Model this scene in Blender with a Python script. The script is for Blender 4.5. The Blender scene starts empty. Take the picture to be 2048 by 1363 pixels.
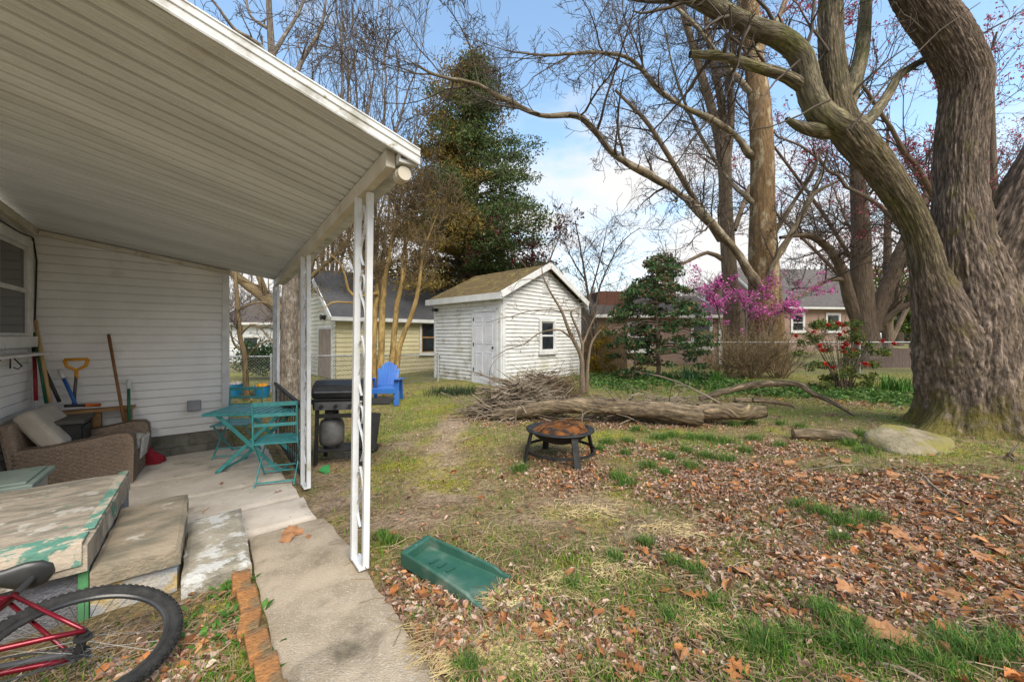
import bpy, math, random
import numpy as np
from mathutils import Vector, Matrix, noise as mnoise
S = bpy.context.scene
COL = S.collection
rng = np.random.default_rng(11)
random.seed(5)
R = math.radians
F, CX, HY, CH = 760.0, 1024.0, 672.0, 1.5      # lens and horizon measured from the photograph (2048 px wide)

# ------------------------------------------------------------------ camera
cam = bpy.data.cameras.new('camera'); co = bpy.data.objects.new('camera', cam); COL.objects.link(co)
co.location = (0, 0, CH); co.rotation_euler = (R(90), 0, 0)
cam.sensor_width = 36; cam.lens = F/2048*36; cam.shift_y = -9.5/2048; cam.clip_start = 0.05; cam.clip_end = 2000
S.camera = co
S.view_settings.view_transform = 'Standard'; S.view_settings.look = 'None'; S.view_settings.exposure = 0
S.cycles.max_bounces = 6; S.cycles.diffuse_bounces = 4; S.cycles.transparent_max_bounces = 8

# ------------------------------------------------------------------ layout helpers
def P(px, py, Y):                       # a measured picture point at depth Y, in metres
    return Vector(((px-CX)/F*Y, Y, CH-(py-HY)/F*Y))
TH = R(38.5)
D1 = np.array([math.cos(TH), math.sin(TH)]); D2 = np.array([-math.sin(TH), math.cos(TH)])
def H(a, b, z=0.0):                     # house frame (along the end wall, along the porch) to world
    return Vector((a*D1[0]+b*D2[0], a*D1[1]+b*D2[1], z))
def sm(x, a, b):
    t = np.clip((x-a)/(b-a), 0, 1); return t*t*(3-2*t)
_tab = rng.random((64, 64))
def vnoise(x, y):
    x = np.asarray(x, float); y = np.asarray(y, float)
    xi = np.floor(x).astype(int); yi = np.floor(y).astype(int)
    fx = x-xi; fy = y-yi; fx = fx*fx*(3-2*fx); fy = fy*fy*(3-2*fy)
    a = _tab[xi % 64, yi % 64]; b = _tab[(xi+1) % 64, yi % 64]; c = _tab[xi % 64, (yi+1) % 64]; d = _tab[(xi+1) % 64, (yi+1) % 64]
    return (a*(1-fx)+b*fx)*(1-fy)+(c*(1-fx)+d*fx)*fy
def fbm(x, y, o=4):
    s = 0; k = 1; t = 0
    for i in range(o):
        s = s+k*vnoise(x*2**i+17*i, y*2**i+5*i); t += k; k *= .5
    return s/t
def gz(x, y):                           # height of the yard
    x = np.asarray(x, float); y = np.asarray(y, float)
    a = x*D1[0]+y*D1[1]; b = x*D2[0]+y*D2[1]
    z = 0.22*sm(y, 7.2, 11.5)*sm(x, -6, -1)
    z = z-0.15*sm(b, 2.7, 4.0)*(1-sm(a, 1.1, 3.2))*(1-sm(y, 6.0, 8.0))
    z = z+0.14*np.exp(-(((x-4.6)/2.0)**2+((y-3.3)/1.1)**2))          # raised leaf bank near the maple
    z = z+0.12*np.exp(-(((x-6.8)/1.4)**2+((y-5.9)/1.3)**2))
    z = z+0.05*(fbm(x*.6+3, y*.6+9)-.5)+0.025*(fbm(x*2.3, y*2.3)-.5)
    z = z-0.05*(1-sm(a, .70, .95))*(1-sm(b, 3.0, 4.2))*sm(a, -3, -1)
    z = z+1.0*sm(y, 14, 60)*sm(x, 3, 14)
    return z
def G(px, py):                          # where a measured picture point meets the yard
    Y = 3.0; lo = 1.0; hi = 40.0
    for _ in range(40):
        Y = (lo+hi)/2
        z = CH-(py-HY)/F*Y
        if z > float(gz((px-CX)/F*Y, Y)): lo = Y
        else: hi = Y
    x = (px-CX)/F*Y
    return Vector((x, Y, float(gz(x, Y))))

# ------------------------------------------------------------------ scene graph helpers
def tag(o, label=None, cat=None, group=None, kind=None):
    if label: o['label'] = label
    if cat: o['category'] = cat
    if group: o['group'] = group
    if kind: o['kind'] = kind
    return o
def thing(name, label, cat, loc=(0, 0, 0), rz=0.0, group=None, rot=None):
    o = bpy.data.objects.new(name, None); COL.objects.link(o); o.empty_display_size = .2
    o.location = loc; o.rotation_euler = rot if rot else (0, 0, rz)
    return tag(o, label, cat, group)
def copy_tree(o, parent=None):
    c = o.copy(); COL.objects.link(c); c.parent = parent
    for ch in list(o.children): copy_tree(ch, c)
    return c
def frame_of(d, up=Vector((0, 0, 1))):
    d = Vector(d).normalized()
    if abs(d.dot(up)) > .98: up = Vector((1, 0, 0))
    x = d.cross(up).normalized(); y = x.cross(d).normalized()
    return x, y, d

class MB:
    def __init__(s): s.v = []; s.f = []; s.bc = []; s.col = []; s.n = 0; s.hasbc = False; s.hascol = False
    def add(s, vs, fs, bc=None, col=None):
        vs = np.asarray([tuple(q) for q in vs], float).reshape(-1, 3) if not isinstance(vs, np.ndarray) else vs
        s.v.append(vs); s.f.append((fs, s.n)); k = len(vs)
        if bc is not None: s.hasbc = True; s.bc.append(np.asarray(bc, float))
        else: s.bc.append(vs.copy())
        if col is not None: s.hascol = True; s.col.append(np.asarray(col, float))
        else: s.col.append(np.ones((k, 4))*.5)
        s.n += k
        return s
    def box(s, c, size, rz=0.0, M=None):
        x, y, z = [q/2 for q in size]
        vs = [Vector((i*x, j*y, k*z)) for i in (-1, 1) for j in (-1, 1) for k in (-1, 1)]
        m = M if M is not None else Matrix.Rotation(rz, 3, 'Z')
        vs = [m @ q + Vector(c) for q in vs]
        return s.add(vs, [(0, 1, 3, 2), (4, 6, 7, 5), (0, 4, 5, 1), (2, 3, 7, 6), (0, 2, 6, 4), (1, 5, 7, 3)])
    def bar(s, p, q, w, h, up=Vector((0, 0, 1))):
        p = Vector(p); q = Vector(q); x, y, d = frame_of(q-p, up); vs = []
        for e in (p, q):
            for i, j in ((-1, -1), (1, -1), (1, 1), (-1, 1)): vs.append(e+x*(i*w/2)+y*(j*h/2))
        return s.add(vs, [(3, 2, 1, 0), (4, 5, 6, 7), (0, 1, 5, 4), (1, 2, 6, 5), (2, 3, 7, 6), (3, 0, 4, 7)])
    def tube(s, pts, r, n=8, cap=True):
        pts = [Vector(q) for q in pts]; m = len(pts)
        rs = [r]*m if not hasattr(r, '__len__') else list(r)
        vs = []; bc = []; L = 0; ref = None
        for i, p in enumerate(pts):
            d = (pts[min(i+1, m-1)]-pts[max(i-1, 0)])
            if d.length < 1e-9: d = Vector((0, 0, 1))
            d.normalize()
            if ref is None: ref = frame_of(d)[0]
            ref = (ref-d*ref.dot(d))
            if ref.length < 1e-6: ref = frame_of(d)[0]
            ref.normalize(); y = d.cross(ref)
            if i: L += (p-pts[i-1]).length
            for k in range(n):
                a = 2*math.pi*k/n
                vs.append(p+(ref*math.cos(a)+y*math.sin(a))*rs[i]); bc.append((math.cos(a)*rs[0], math.sin(a)*rs[0], L))
        fs = [(i*n+k, i*n+(k+1) % n, (i+1)*n+(k+1) % n, (i+1)*n+k) for i in range(m-1) for k in range(n)]
        if cap: fs += [tuple(range(n-1, -1, -1)), tuple((m-1)*n+k for k in range(n))]
        return s.add(vs, fs, bc=bc)
    def lathe(s, prof, c=(0, 0, 0), n=24, M=None):
        vs = []; m = len(prof)
        for (r, z) in prof:
            for k in range(n):
                a = 2*math.pi*k/n; q = Vector((r*math.cos(a), r*math.sin(a), z))
                vs.append((M @ q if M is not None else q)+Vector(c))
        fs = [(i*n+k, i*n+(k+1) % n, (i+1)*n+(k+1) % n, (i+1)*n+k) for i in range(m-1) for k in range(n)]
        if prof[0][0] > 1e-6: fs.append(tuple(range(n-1, -1, -1)))
        if prof[-1][0] > 1e-6: fs.append(tuple((m-1)*n+k for k in range(n)))
        return s.add(vs, fs)
    def prism(s, poly, o, u, v, w, t):          # polygon in the (u, v) plane at o, thickness t along w
        o, u, v, w = Vector(o), Vector(u), Vector(v), Vector(w); n = len(poly)
        vs = [o+u*a+v*b for a, b in poly]+[o+u*a+v*b+w*t for a, b in poly]
        fs = [tuple(range(n-1, -1, -1)), tuple(range(n, 2*n))]+[(i, (i+1) % n, n+(i+1) % n, n+i) for i in range(n)]
        return s.add(vs, fs)
    def build(s, name, mat, parent=None, smooth=False, bevel=0.0, xf=None, bseg=2):
        me = bpy.data.meshes.new(name)
        V = np.concatenate(s.v) if s.v else np.zeros((0, 3))
        ls = []; lt = []
        for fs, off in s.f:
            if isinstance(fs, np.ndarray):
                lt.append(np.full(len(fs), fs.shape[1])); ls.append((fs+off).ravel())
            else:
                lt.append(np.array([len(q) for q in fs])); ls.append(np.array([i+off for q in fs for i in q]))
        ls = np.concatenate(ls).astype(np.int32); lt = np.concatenate(lt).astype(np.int32)
        if xf is not None:
            m = np.array(xf); V = V @ m[:3, :3].T+m[:3, 3]
        me.vertices.add(len(V)); me.vertices.foreach_set('co', V.astype(np.float32).ravel())
        me.loops.add(len(ls)); me.loops.foreach_set('vertex_index', ls)
        me.polygons.add(len(lt)); st = np.concatenate([[0], np.cumsum(lt)[:-1]]).astype(np.int32)
        me.polygons.foreach_set('loop_start', st)
        try: me.polygons.foreach_set('loop_total', lt)
        except Exception: pass
        me.polygons.foreach_set('use_smooth', np.full(len(lt), bool(smooth)))
        if s.hasbc:
            at = me.attributes.new('bc', 'FLOAT_VECTOR', 'POINT'); at.data.foreach_set('vector', np.concatenate(s.bc).astype(np.float32).ravel())
        if s.hascol:
            at = me.attributes.new('col', 'FLOAT_COLOR', 'POINT'); at.data.foreach_set('color', np.concatenate(s.col).astype(np.float32).ravel())
        me.update(calc_edges=True); me.validate()
        me.materials.append(mat)
        o = bpy.data.objects.new(name, me); COL.objects.link(o)
        if parent: o.parent = parent
        if bevel:
            b = o.modifiers.new('bevel', 'BEVEL'); b.width = bevel; b.segments = bseg; b.limit_method = 'ANGLE'; b.angle_limit = R(35)
        return o

# ------------------------------------------------------------------ procedural materials
def mat(name, c1, c2=None, scale=6.0, detail=5, stretch=(1, 1, 1), rough=.7, metal=0.0, bump=0.0, bscale=None, dirt=None, dscale=1.3, dlo=.5, dhi=.75,
        attr=None, spots=None, sscale=40, slo=.62, vcol=False, lo=.35, hi=.65, spec=.3, trans=0.0, moss=None, cav=False, fine=None):
    m = bpy.data.materials.new(name); m.use_nodes = True; nt = m.node_tree; N = nt.nodes; L = nt.links
    bs = N['Principled BSDF']; bs.inputs['Roughness'].default_value = rough; bs.inputs['Metallic'].default_value = metal
    bs.inputs['Specular IOR Level'].default_value = spec
    def rgba(c): return (c[0], c[1], c[2], 1)
    if attr: tc = N.new('ShaderNodeAttribute'); tc.attribute_name = attr; vec = tc.outputs['Vector']
    else: tc = N.new('ShaderNodeTexCoord'); vec = tc.outputs['Object']
    mp = N.new('ShaderNodeMapping'); mp.inputs['Scale'].default_value = stretch; L.new(vec, mp.inputs['Vector'])
    def nz(sc, det=5, v=None, rgh=.6):
        n = N.new('ShaderNodeTexNoise'); n.inputs['Scale'].default_value = sc; n.inputs['Detail'].default_value = det; n.inputs['Roughness'].default_value = rgh
        L.new(v if v is not None else mp.outputs['Vector'], n.inputs['Vector']); return n.outputs['Fac']
    def ramp(f, lo, hi):
        r = N.new('ShaderNodeMapRange'); r.inputs['From Min'].default_value = lo; r.inputs['From Max'].default_value = hi; r.interpolation_type = 'SMOOTHSTEP'
        L.new(f, r.inputs['Value']); return r.outputs['Result']
    def mix(f, a, b, mode='MIX'):
        x = N.new('ShaderNodeMix'); x.data_type = 'RGBA'; x.blend_type = mode
        if isinstance(f, float): x.inputs[0].default_value = f
        else: L.new(f, x.inputs[0])
        for k, q in ((6, a), (7, b)):
            if isinstance(q, tuple): x.inputs[k].default_value = rgba(q)
            else: L.new(q, x.inputs[k])
        return x.outputs[2]
    def mix_f(a, b):
        q = N.new('ShaderNodeMath'); q.operation = 'MULTIPLY_ADD'; q.inputs[1].default_value = .55; L.new(a, q.inputs[0])
        h = N.new('ShaderNodeMath'); h.operation = 'MULTIPLY'; h.inputs[1].default_value = .45; L.new(b, h.inputs[0]); L.new(h.outputs[0], q.inputs[2]); return q.outputs[0]
    base = tuple(c1)
    if vcol:
        va = N.new('ShaderNodeAttribute'); va.attribute_name = 'col'; base = va.outputs['Color']
    f0 = nz(scale, detail)
    if c2 is not None: base = mix(ramp(f0, lo, hi), base, tuple(c2))
    elif vcol: base = mix(.6, base, mix(ramp(f0, .3, .7), (.45, .45, .45), (1, 1, 1)), 'MULTIPLY')
    if spots is not None: base = mix(ramp(nz(sscale, 3, vec), slo, slo+.06), base, tuple(spots))
    if dirt is not None: base = mix(ramp(nz(dscale, 6, vec, .65), dlo, dhi), base, tuple(dirt))
    if fine:
        base = mix(1.0, base, mix(ramp(mix_f(nz(fine[0], 4), nz(fine[0]*.37, 3)), .36, .58), (fine[1],)*3, (1.12, 1.1, 1.08)), 'MULTIPLY')
    if cav:
        va = N.new('ShaderNodeAttribute'); va.attribute_name = 'col'; base = mix(1.0, base, va.outputs['Color'], 'MULTIPLY')
    if moss is not None:
        oc = N.new('ShaderNodeTexCoord'); sx = N.new('ShaderNodeSeparateXYZ'); L.new(oc.outputs['Object'], sx.inputs[0])
        mr = N.new('ShaderNodeMapRange'); mr.inputs['From Min'].default_value = moss[0]; mr.inputs['From Max'].default_value = moss[1]; mr.inputs['To Min'].default_value = .55; mr.inputs['To Max'].default_value = -.06; L.new(sx.outputs['Z'], mr.inputs['Value'])
        ma = N.new('ShaderNodeMath'); ma.operation = 'ADD'; m2 = N.new('ShaderNodeMath'); m2.operation = 'MULTIPLY_ADD'; m2.inputs[1].default_value = 2.2; m2.inputs[2].default_value = -.6; L.new(nz(2.6, 9, oc.outputs['Object'], .75), m2.inputs[0]); L.new(m2.outputs[0], ma.inputs[0]); L.new(mr.outputs[0], ma.inputs[1])
        base = mix(ramp(ma.outputs[0], .45, .95), base, mix(ramp(nz(30, 4, oc.outputs['Object']), .3, .7), tuple(q*.55 for q in moss[2]), tuple(moss[2])))
    if isinstance(base, tuple): bs.inputs['Base Color'].default_value = rgba(base)
    else: L.new(base, bs.inputs['Base Color'])
    if bump:
        b = N.new('ShaderNodeBump'); b.inputs['Strength'].default_value = min(1, bump); b.inputs['Distance'].default_value = .02*max(1, bump)
        L.new(nz(bscale or scale*2, 6), b.inputs['Height']); L.new(b.outputs['Normal'], bs.inputs['Normal'])
    if trans:
        t = N.new('ShaderNodeBsdfTranslucent'); mx = N.new('ShaderNodeMixShader'); mx.inputs[0].default_value = trans
        if isinstance(base, tuple): t.inputs['Color'].default_value = rgba(base)
        else: L.new(base, t.inputs['Color'])
        L.new(bs.outputs[0], mx.inputs[1]); L.new(t.outputs[0], mx.inputs[2]); L.new(mx.outputs[0], N['Material Output'].inputs['Surface'])
    return m

# ------------------------------------------------------------------ daylight: hazy spring sky with soft sun
W = bpy.data.worlds.new('World'); S.world = W; W.use_nodes = True
nt = W.node_tree; N = nt.nodes; L = nt.links
bg = N['Background']; bg.inputs['Strength'].default_value = .15
sky = N.new('ShaderNodeTexSky'); sky.sky_type = 'NISHITA'; sky.sun_disc = False
SUN_EL, SUN_AZ = R(48), R(150)      # azimuth clockwise from +Y
sky.sun_elevation = SUN_EL; sky.sun_rotation = SUN_AZ; sky.air_density = 1.0; sky.dust_density = .6; sky.ozone_density = 1.4
tc = N.new('ShaderNodeTexCoord'); sp = N.new('ShaderNodeSeparateXYZ'); L.new(tc.outputs['Generated'], sp.inputs[0])
mp = N.new('ShaderNodeMapping'); mp.inputs['Scale'].default_value = (1, 1, 2.6); mp.inputs['Location'].default_value = (.35, .1, .25); L.new(tc.outputs['Generated'], mp.inputs['Vector'])
cn = N.new('ShaderNodeTexNoise'); cn.inputs['Scale'].default_value = 2.3; cn.inputs['Detail'].default_value = 8; cn.inputs['Roughness'].default_value = .55; L.new(mp.outputs[0], cn.inputs['Vector'])
hz = N.new('ShaderNodeMapRange'); hz.inputs['From Min'].default_value = .02; hz.inputs['From Max'].default_value = .62; hz.inputs['To Min'].default_value = .34; hz.inputs['To Max'].default_value = -.06; L.new(sp.outputs['Z'], hz.inputs['Value'])
ad = N.new('ShaderNodeMath'); ad.operation = 'ADD'; L.new(cn.outputs['Fac'], ad.inputs[0]); L.new(hz.outputs[0], ad.inputs[1])
cloud_fill = N.new('ShaderNodeMapRange'); cloud_fill.interpolation_type = 'SMOOTHSTEP'; cloud_fill.inputs['From Min'].default_value = .1; cloud_fill.inputs['From Max'].default_value = -.5; cloud_fill.inputs['To Min'].default_value = 0; cloud_fill.inputs['To Max'].default_value = .16; L.new(sp.outputs['Y'], cloud_fill.inputs['Value'])  # extra white cloud added behind the camera, out of view, to brighten the patio
ad0 = ad; ad = N.new('ShaderNodeMath'); ad.operation = 'ADD'; L.new(ad0.outputs[0], ad.inputs[0]); L.new(cloud_fill.outputs[0], ad.inputs[1])
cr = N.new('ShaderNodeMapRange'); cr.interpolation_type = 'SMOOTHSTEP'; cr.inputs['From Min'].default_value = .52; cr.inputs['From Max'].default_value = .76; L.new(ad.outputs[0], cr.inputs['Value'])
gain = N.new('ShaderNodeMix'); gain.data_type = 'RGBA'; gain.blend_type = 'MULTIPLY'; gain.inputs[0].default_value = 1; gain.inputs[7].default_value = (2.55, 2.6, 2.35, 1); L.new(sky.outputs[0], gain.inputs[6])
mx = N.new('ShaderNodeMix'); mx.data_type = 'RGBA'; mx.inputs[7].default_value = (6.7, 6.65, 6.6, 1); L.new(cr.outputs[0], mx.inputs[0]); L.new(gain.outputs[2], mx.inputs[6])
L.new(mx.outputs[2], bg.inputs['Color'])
sl = bpy.data.lights.new('sun', 'SUN'); sl.energy = 5.0; sl.angle = R(42); sl.color = (1, .925, .80)
so = bpy.data.objects.new('sun', sl); COL.objects.link(so)
sd = Vector((math.sin(SUN_AZ)*math.cos(SUN_EL), math.cos(SUN_AZ)*math.cos(SUN_EL), math.sin(SUN_EL)))
so.rotation_euler = (-sd).to_track_quat('-Z', 'Y').to_euler(); so.location = (5, -8, 12)
# ------------------------------------------------------------------ growth helpers (all vectorised, deterministic)
def norm(a): return a/np.maximum(np.linalg.norm(a, axis=-1, keepdims=True), 1e-9)
def spline(pts, seg=.25, rad=None):
    """Catmull-Rom through the points, resampled about every seg metres."""
    p = np.array([tuple(q) for q in pts], float); r = np.array(rad, float) if rad is not None else np.zeros(len(p))
    if len(r) != len(p): r = np.interp(np.linspace(0, 1, len(p)), np.linspace(0, 1, len(r)), r)
    a = np.concatenate([[2*p[0]-p[1]], p, [2*p[-1]-p[-2]]]); out = []; ro = []
    for i in range(len(p)-1):
        k = max(2, int(np.linalg.norm(p[i+1]-p[i])/seg)); t = np.linspace(0, 1, k, endpoint=False)[:, None]
        q0, q1, q2, q3 = a[i], a[i+1], a[i+2], a[i+3]
        out.append(.5*(2*q1+(q2-q0)*t+(2*q0-5*q1+4*q2-q3)*t**2+(3*q1-q0-3*q2+q3)*t**3)); ro.append(r[i]+(r[i+1]-r[i])*t[:, 0])
    out.append(p[-1:]); ro.append(r[-1:])
    return np.concatenate(out), np.concatenate(ro)
def tubes(mb, PT, RD, n, vc=None):
    """PT (B, m, 3), RD (B, m): B tubes of n sides."""
    B, m, _ = PT.shape
    if B == 0: return
    T = norm(np.gradient(PT, axis=1)); ref = np.where(np.abs(T[:, :1, 2:3]) > .9, np.array([1., 0, 0]), np.array([0, 0, 1.]))
    X = norm(np.cross(T, np.broadcast_to(ref, T.shape))); Y = np.cross(T, X)
    a = np.arange(n)*2*np.pi/n
    V = PT[:, :, None]+(X[:, :, None]*np.cos(a)[None, None, :, None]+Y[:, :, None]*np.sin(a)[None, None, :, None])*RD[:, :, None, None]
    Ls = np.concatenate([np.zeros((B, 1)), np.cumsum(np.linalg.norm(np.diff(PT, axis=1), axis=2), axis=1)], 1)
    R0 = RD[:, :1, None]*np.ones((B, m, n))
    off = rng.random((B, 1, 1))*50
    bc = np.stack([np.cos(a)[None, None]*R0, np.sin(a)[None, None]*R0, np.broadcast_to(Ls[:, :, None]+off, R0.shape)], -1)
    k = np.arange(n); k2 = (k+1) % n; i = np.arange(m-1)
    q = np.stack([i[:, None]*n+k, i[:, None]*n+k2, (i[:, None]+1)*n+k2, (i[:, None]+1)*n+k], -1).reshape(-1, 4)
    F_ = (q[None]+(np.arange(B)*m*n)[:, None, None]).reshape(-1, 4)
    mb.add(V.reshape(-1, 3), F_, bc=bc.reshape(-1, 3), col=None if vc is None else np.tile(vc, (B*m*n, 1)))
def shoots(pos, dr, Ln, m, wander, trop, curve=0.0):
    B = len(pos); P_ = [pos]; d = norm(dr); p = pos
    bend = norm(rng.normal(size=(B, 3)))*curve
    for i in range(m-1):
        d = norm(d+rng.normal(size=(B, 3))*wander+bend+np.array(trop)[None])
        p = p+d*(Ln/(m-1))[:, None]; P_.append(p)
    return np.stack(P_, 1)
def branch_off(PT, RD, Ln, k, t0, ratio, ang, rr, flat=0.0, tmax=1.0, jit=.35):
    B, m, _ = PT.shape; T = norm(np.gradient(PT, axis=1))
    b = np.repeat(np.arange(B), k); t = t0+(tmax-t0)*rng.random(B*k); u = t*(m-1); i = np.minimum(u.astype(int), m-2); f = (u-i)[:, None]
    pos = PT[b, i]*(1-f)+PT[b, i+1]*f; tg = T[b, i]; r = RD[b, i]*(1-f[:, 0])+RD[b, i+1]*f[:, 0]
    side = norm(np.cross(tg, rng.normal(size=tg.shape))*np.array([1, 1, 1-flat]))
    a = ang*(1+jit*rng.normal(size=B*k))
    d = tg*np.cos(a)[:, None]+side*np.sin(a)[:, None]
    return pos, d, Ln[b]*ratio*(1.15-.6*t)*(.6+.8*rng.random(B*k)), np.maximum(r*rr, .0)
def grow(mb, pos, dr, Ln, r, spec, rmin=.004, keep=None):
    """spec: one dict per level; returns the twig end points of the last level."""
    pos = np.atleast_2d(np.array(pos, float)); dr = np.atleast_2d(np.array(dr, float)); Ln = np.atleast_1d(np.array(Ln, float)); r = np.atleast_1d(np.array(r, float))
    ends = []
    for lv, s in enumerate(spec):
        m = s.get('m', 6)
        PT = shoots(pos, dr, Ln, m, s.get('w', .15), s.get('trop', (0, 0, .05)), s.get('curve', 0))
        RD = np.maximum(r[:, None]*np.linspace(1, s.get('tip', .35), m)[None], rmin)
        tubes(mb, PT, RD, s.get('n', 4))
        if lv == len(spec)-1 or s.get('leafy'): ends.append(PT[:, m//2:].reshape(-1, 3))
        if lv < len(spec)-1:
            pos, dr, Ln, r = branch_off(PT, RD, Ln, s.get('k', 4), s.get('t0', .25), s.get('ratio', .55), s.get('ang', .7), s.get('rr', .6), s.get('flat', 0), s.get('tmax', 1.0))
    return np.concatenate(ends)
def limb(mb, pts, rad, n=10, seg=.25, wob=.0):
    p, r = spline(pts, seg, rad)
    if wob: p[1:-1] += (fbm(np.arange(len(p)-2)*.6+rng.random()*50, np.full(len(p)-2, rng.random()*50))[:, None]-.5)*wob*rng.normal(size=3)
    tubes(mb, p[None], r[None], n); return p, r
def limb_kids(mb, paths, per_m, Lk, spec, ang=.8, rr=.5, t0=.15, up=.3, rmin=.004, rcap=.06):
    """side branches along main limbs, then their own twigs."""
    ps, ds, ls, rs = [], [], [], []
    for p, r in paths:
        L_ = np.linalg.norm(np.diff(p, axis=0), axis=1).sum(); k = max(1, int(L_*per_m)); PT = p[None]; RD = r[None]
        a, d, l, q = branch_off(PT, RD, np.array([1.0]), k, t0, 1.0, ang, rr)
        d = norm(d+np.array([0, 0, up])); ps.append(a); ds.append(d); ls.append(Lk*(.4+.9*rng.random(k))); rs.append(np.minimum(q, rcap))
    return grow(mb, np.concatenate(ps), np.concatenate(ds), np.concatenate(ls), np.concatenate(rs), spec, rmin)
def leaves(mb, C, size, cols, aspect=.55, up=None, jit=.5, fold=.25):
    """C (N, 3) centres; each leaf a folded diamond of two triangles."""
    n = len(C)
    if n == 0: return
    sz = size*(1+jit*(rng.random(n)*2-1))
    d = norm(rng.normal(size=(n, 3))); nn = norm(rng.normal(size=(n, 3))+(0 if up is None else np.array([0, 0, up])))
    if up is not None: d = norm(d-nn*(d*nn).sum(1, keepdims=True))
    s = norm(np.cross(d, nn)); nn = np.cross(s, d)
    h = (sz*fold*(rng.random(n)*1.4-.3))[:, None]*nn
    q = d*sz[:, None]; w = s*(sz*aspect)[:, None]; e = (rng.random((n, 4, 1))*.5+.75); cu = nn*(sz*fold*(rng.random(n)-.5))[:, None]
    V = np.stack([C-q*.5, C-q*.22*e[:, 0]+w*.46*e[:, 1]+h, C+q*.2*e[:, 1]+w*.42*e[:, 2]+h*.8, C+q*.5+cu, C+q*.2*e[:, 3]-w*.42*e[:, 0]+h*.8, C-q*.22*e[:, 2]-w*.46*e[:, 3]+h], 1)
    i = np.arange(n)[:, None]*6
    Fc = np.concatenate([i+np.array([0, 1, 2, 3]), i+np.array([0, 3, 4, 5])])
    cols = np.asarray(cols, float); c = cols[rng.integers(0, len(cols), n)]*(.7+.6*rng.random((n, 1))); c = np.concatenate([c, np.ones((n, 1))], 1)
    mb.add(V.reshape(-1, 3), Fc, col=np.repeat(c, 6, 0))
def blades(mb, B, h, w, cols, lean=.5):
    n = len(B); hh = h*(.4+.9*rng.random(n)); a = rng.random(n)*2*np.pi; d = np.stack([np.cos(a), np.sin(a), 0*a], 1); s = np.stack([-np.sin(a), np.cos(a), 0*a], 1)
    ln = (lean*rng.random(n)*hh)[:, None]; z = np.array([0, 0, 1.])
    ww = (w*(.6+.8*rng.random(n)))[:, None]
    m_ = B+z*(hh*.55)[:, None]+d*ln*.35; t = B+z*(hh*(.95-.25*rng.random(n)))[:, None]+d*ln
    V = np.stack([B-s*ww/2, B+s*ww/2, m_+s*ww*.4, m_-s*ww*.4, t], 1); i = np.arange(n)[:, None]*5
    cols = np.asarray(cols, float); c = cols[rng.integers(0, len(cols), n)]*(.65+.7*rng.random((n, 1))); c = np.concatenate([c, np.ones((n, 1))], 1)
    Fc = np.concatenate([i+np.array([0, 1, 2]), i+np.array([0, 2, 3]), i+np.array([3, 2, 4])])
    mb.add(V.reshape(-1, 3), Fc, col=np.repeat(c, 5, 0))
def ball(n, c, rad):
    v = norm(rng.normal(size=(n, 3)))*(rng.random((n, 1))**(1/2.4)); return np.array(c)+v*np.array(rad)

def siding(mb, o, u, nrm, u0f, u1f, z0, z1, pitch=.105, lap=.014):
    """lapped boards on the plane through o along u, facing nrm; u0f(z), u1f(z) give the wall's outline."""
    o, u, nrm = Vector(o), Vector(u).normalized(), Vector(nrm).normalized(); Z = Vector((0, 0, 1)); z = z0
    while z < z1-1e-4:
        t = min(z+pitch, z1)
        a0, a1, b0, b1 = u0f(z), u1f(z), u0f(t), u1f(t)
        if a1-a0 > .01:
            b0 = min(b0, b1)
            g = lap*.75
            q = [o+u*a0+Z*z+nrm*lap, o+u*a1+Z*z+nrm*lap, o+u*b1+Z*(t-g)+nrm*.003, o+u*b0+Z*(t-g)+nrm*.003,
                 o+u*a0+Z*z-nrm*.012, o+u*a1+Z*z-nrm*.012, o+u*b1+Z*(t-g)-nrm*.012, o+u*b0+Z*(t-g)-nrm*.012, o+u*b1+Z*t-nrm*.012, o+u*b0+Z*t-nrm*.012]
            mb.add(q, [(0, 1, 2, 3), (4, 5, 1, 0), (3, 2, 6, 7), (7, 6, 8, 9)])
        z = t
def sash_window(parent, o, u, nrm, w, h, MF, MG, MS=None, fr=.07, proud=.03, label=None, muntin=0):
    """a double-hung window: frame, two sashes, glass."""
    o, u, n = Vector(o), Vector(u).normalized(), Vector(nrm).normalized(); Z = Vector((0, 0, 1)); MS = MS or MF
    def rect(mb, a, b, c, d, p0, p1): mb.prism([(a, c), (b, c), (b, d), (a, d)], o+n*p0, u, Z, n, p1-p0)
    f = MB(); rect(f, -fr, 0, -fr, h+fr, -.01, proud); rect(f, w, w+fr, -fr, h+fr, -.01, proud); rect(f, 0, w, h, h+fr*1.1, -.01, proud+.006); rect(f, -fr-.02, w+fr+.02, -fr-.03, -.002, -.01, proud+.03)
    fo = f.build('window', MF, parent, bevel=.004)
    if label: fo['label'] = label
    s = MB(); t = .035
    for (lo, hi, p) in ((h*.5, h, .004), (0, h*.5+t*.6, .013)):
        rect(s, .001, t, lo+.002, hi-.002, p-.012, p+.008); rect(s, w-t, w-.001, lo+.002, hi-.002, p-.012, p+.008); rect(s, t, w-t, lo+.002, lo+t, p-.012, p+.006); rect(s, t, w-t, hi-t, hi-.002, p-.012, p+.006)
        for k in range(muntin): rect(s, w*(k+1)/(muntin+1)-.008, w*(k+1)/(muntin+1)+.008, lo+t, hi-t, p-.006, p+.004)
    s.build('sash', MS, fo)
    g = MB(); rect(g, t, w-t, t, h*.5, .002, .005); rect(g, t, w-t, h*.5+t, h-t, -.006, -.003); g.build('pane', MG, fo)
    return fo
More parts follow.
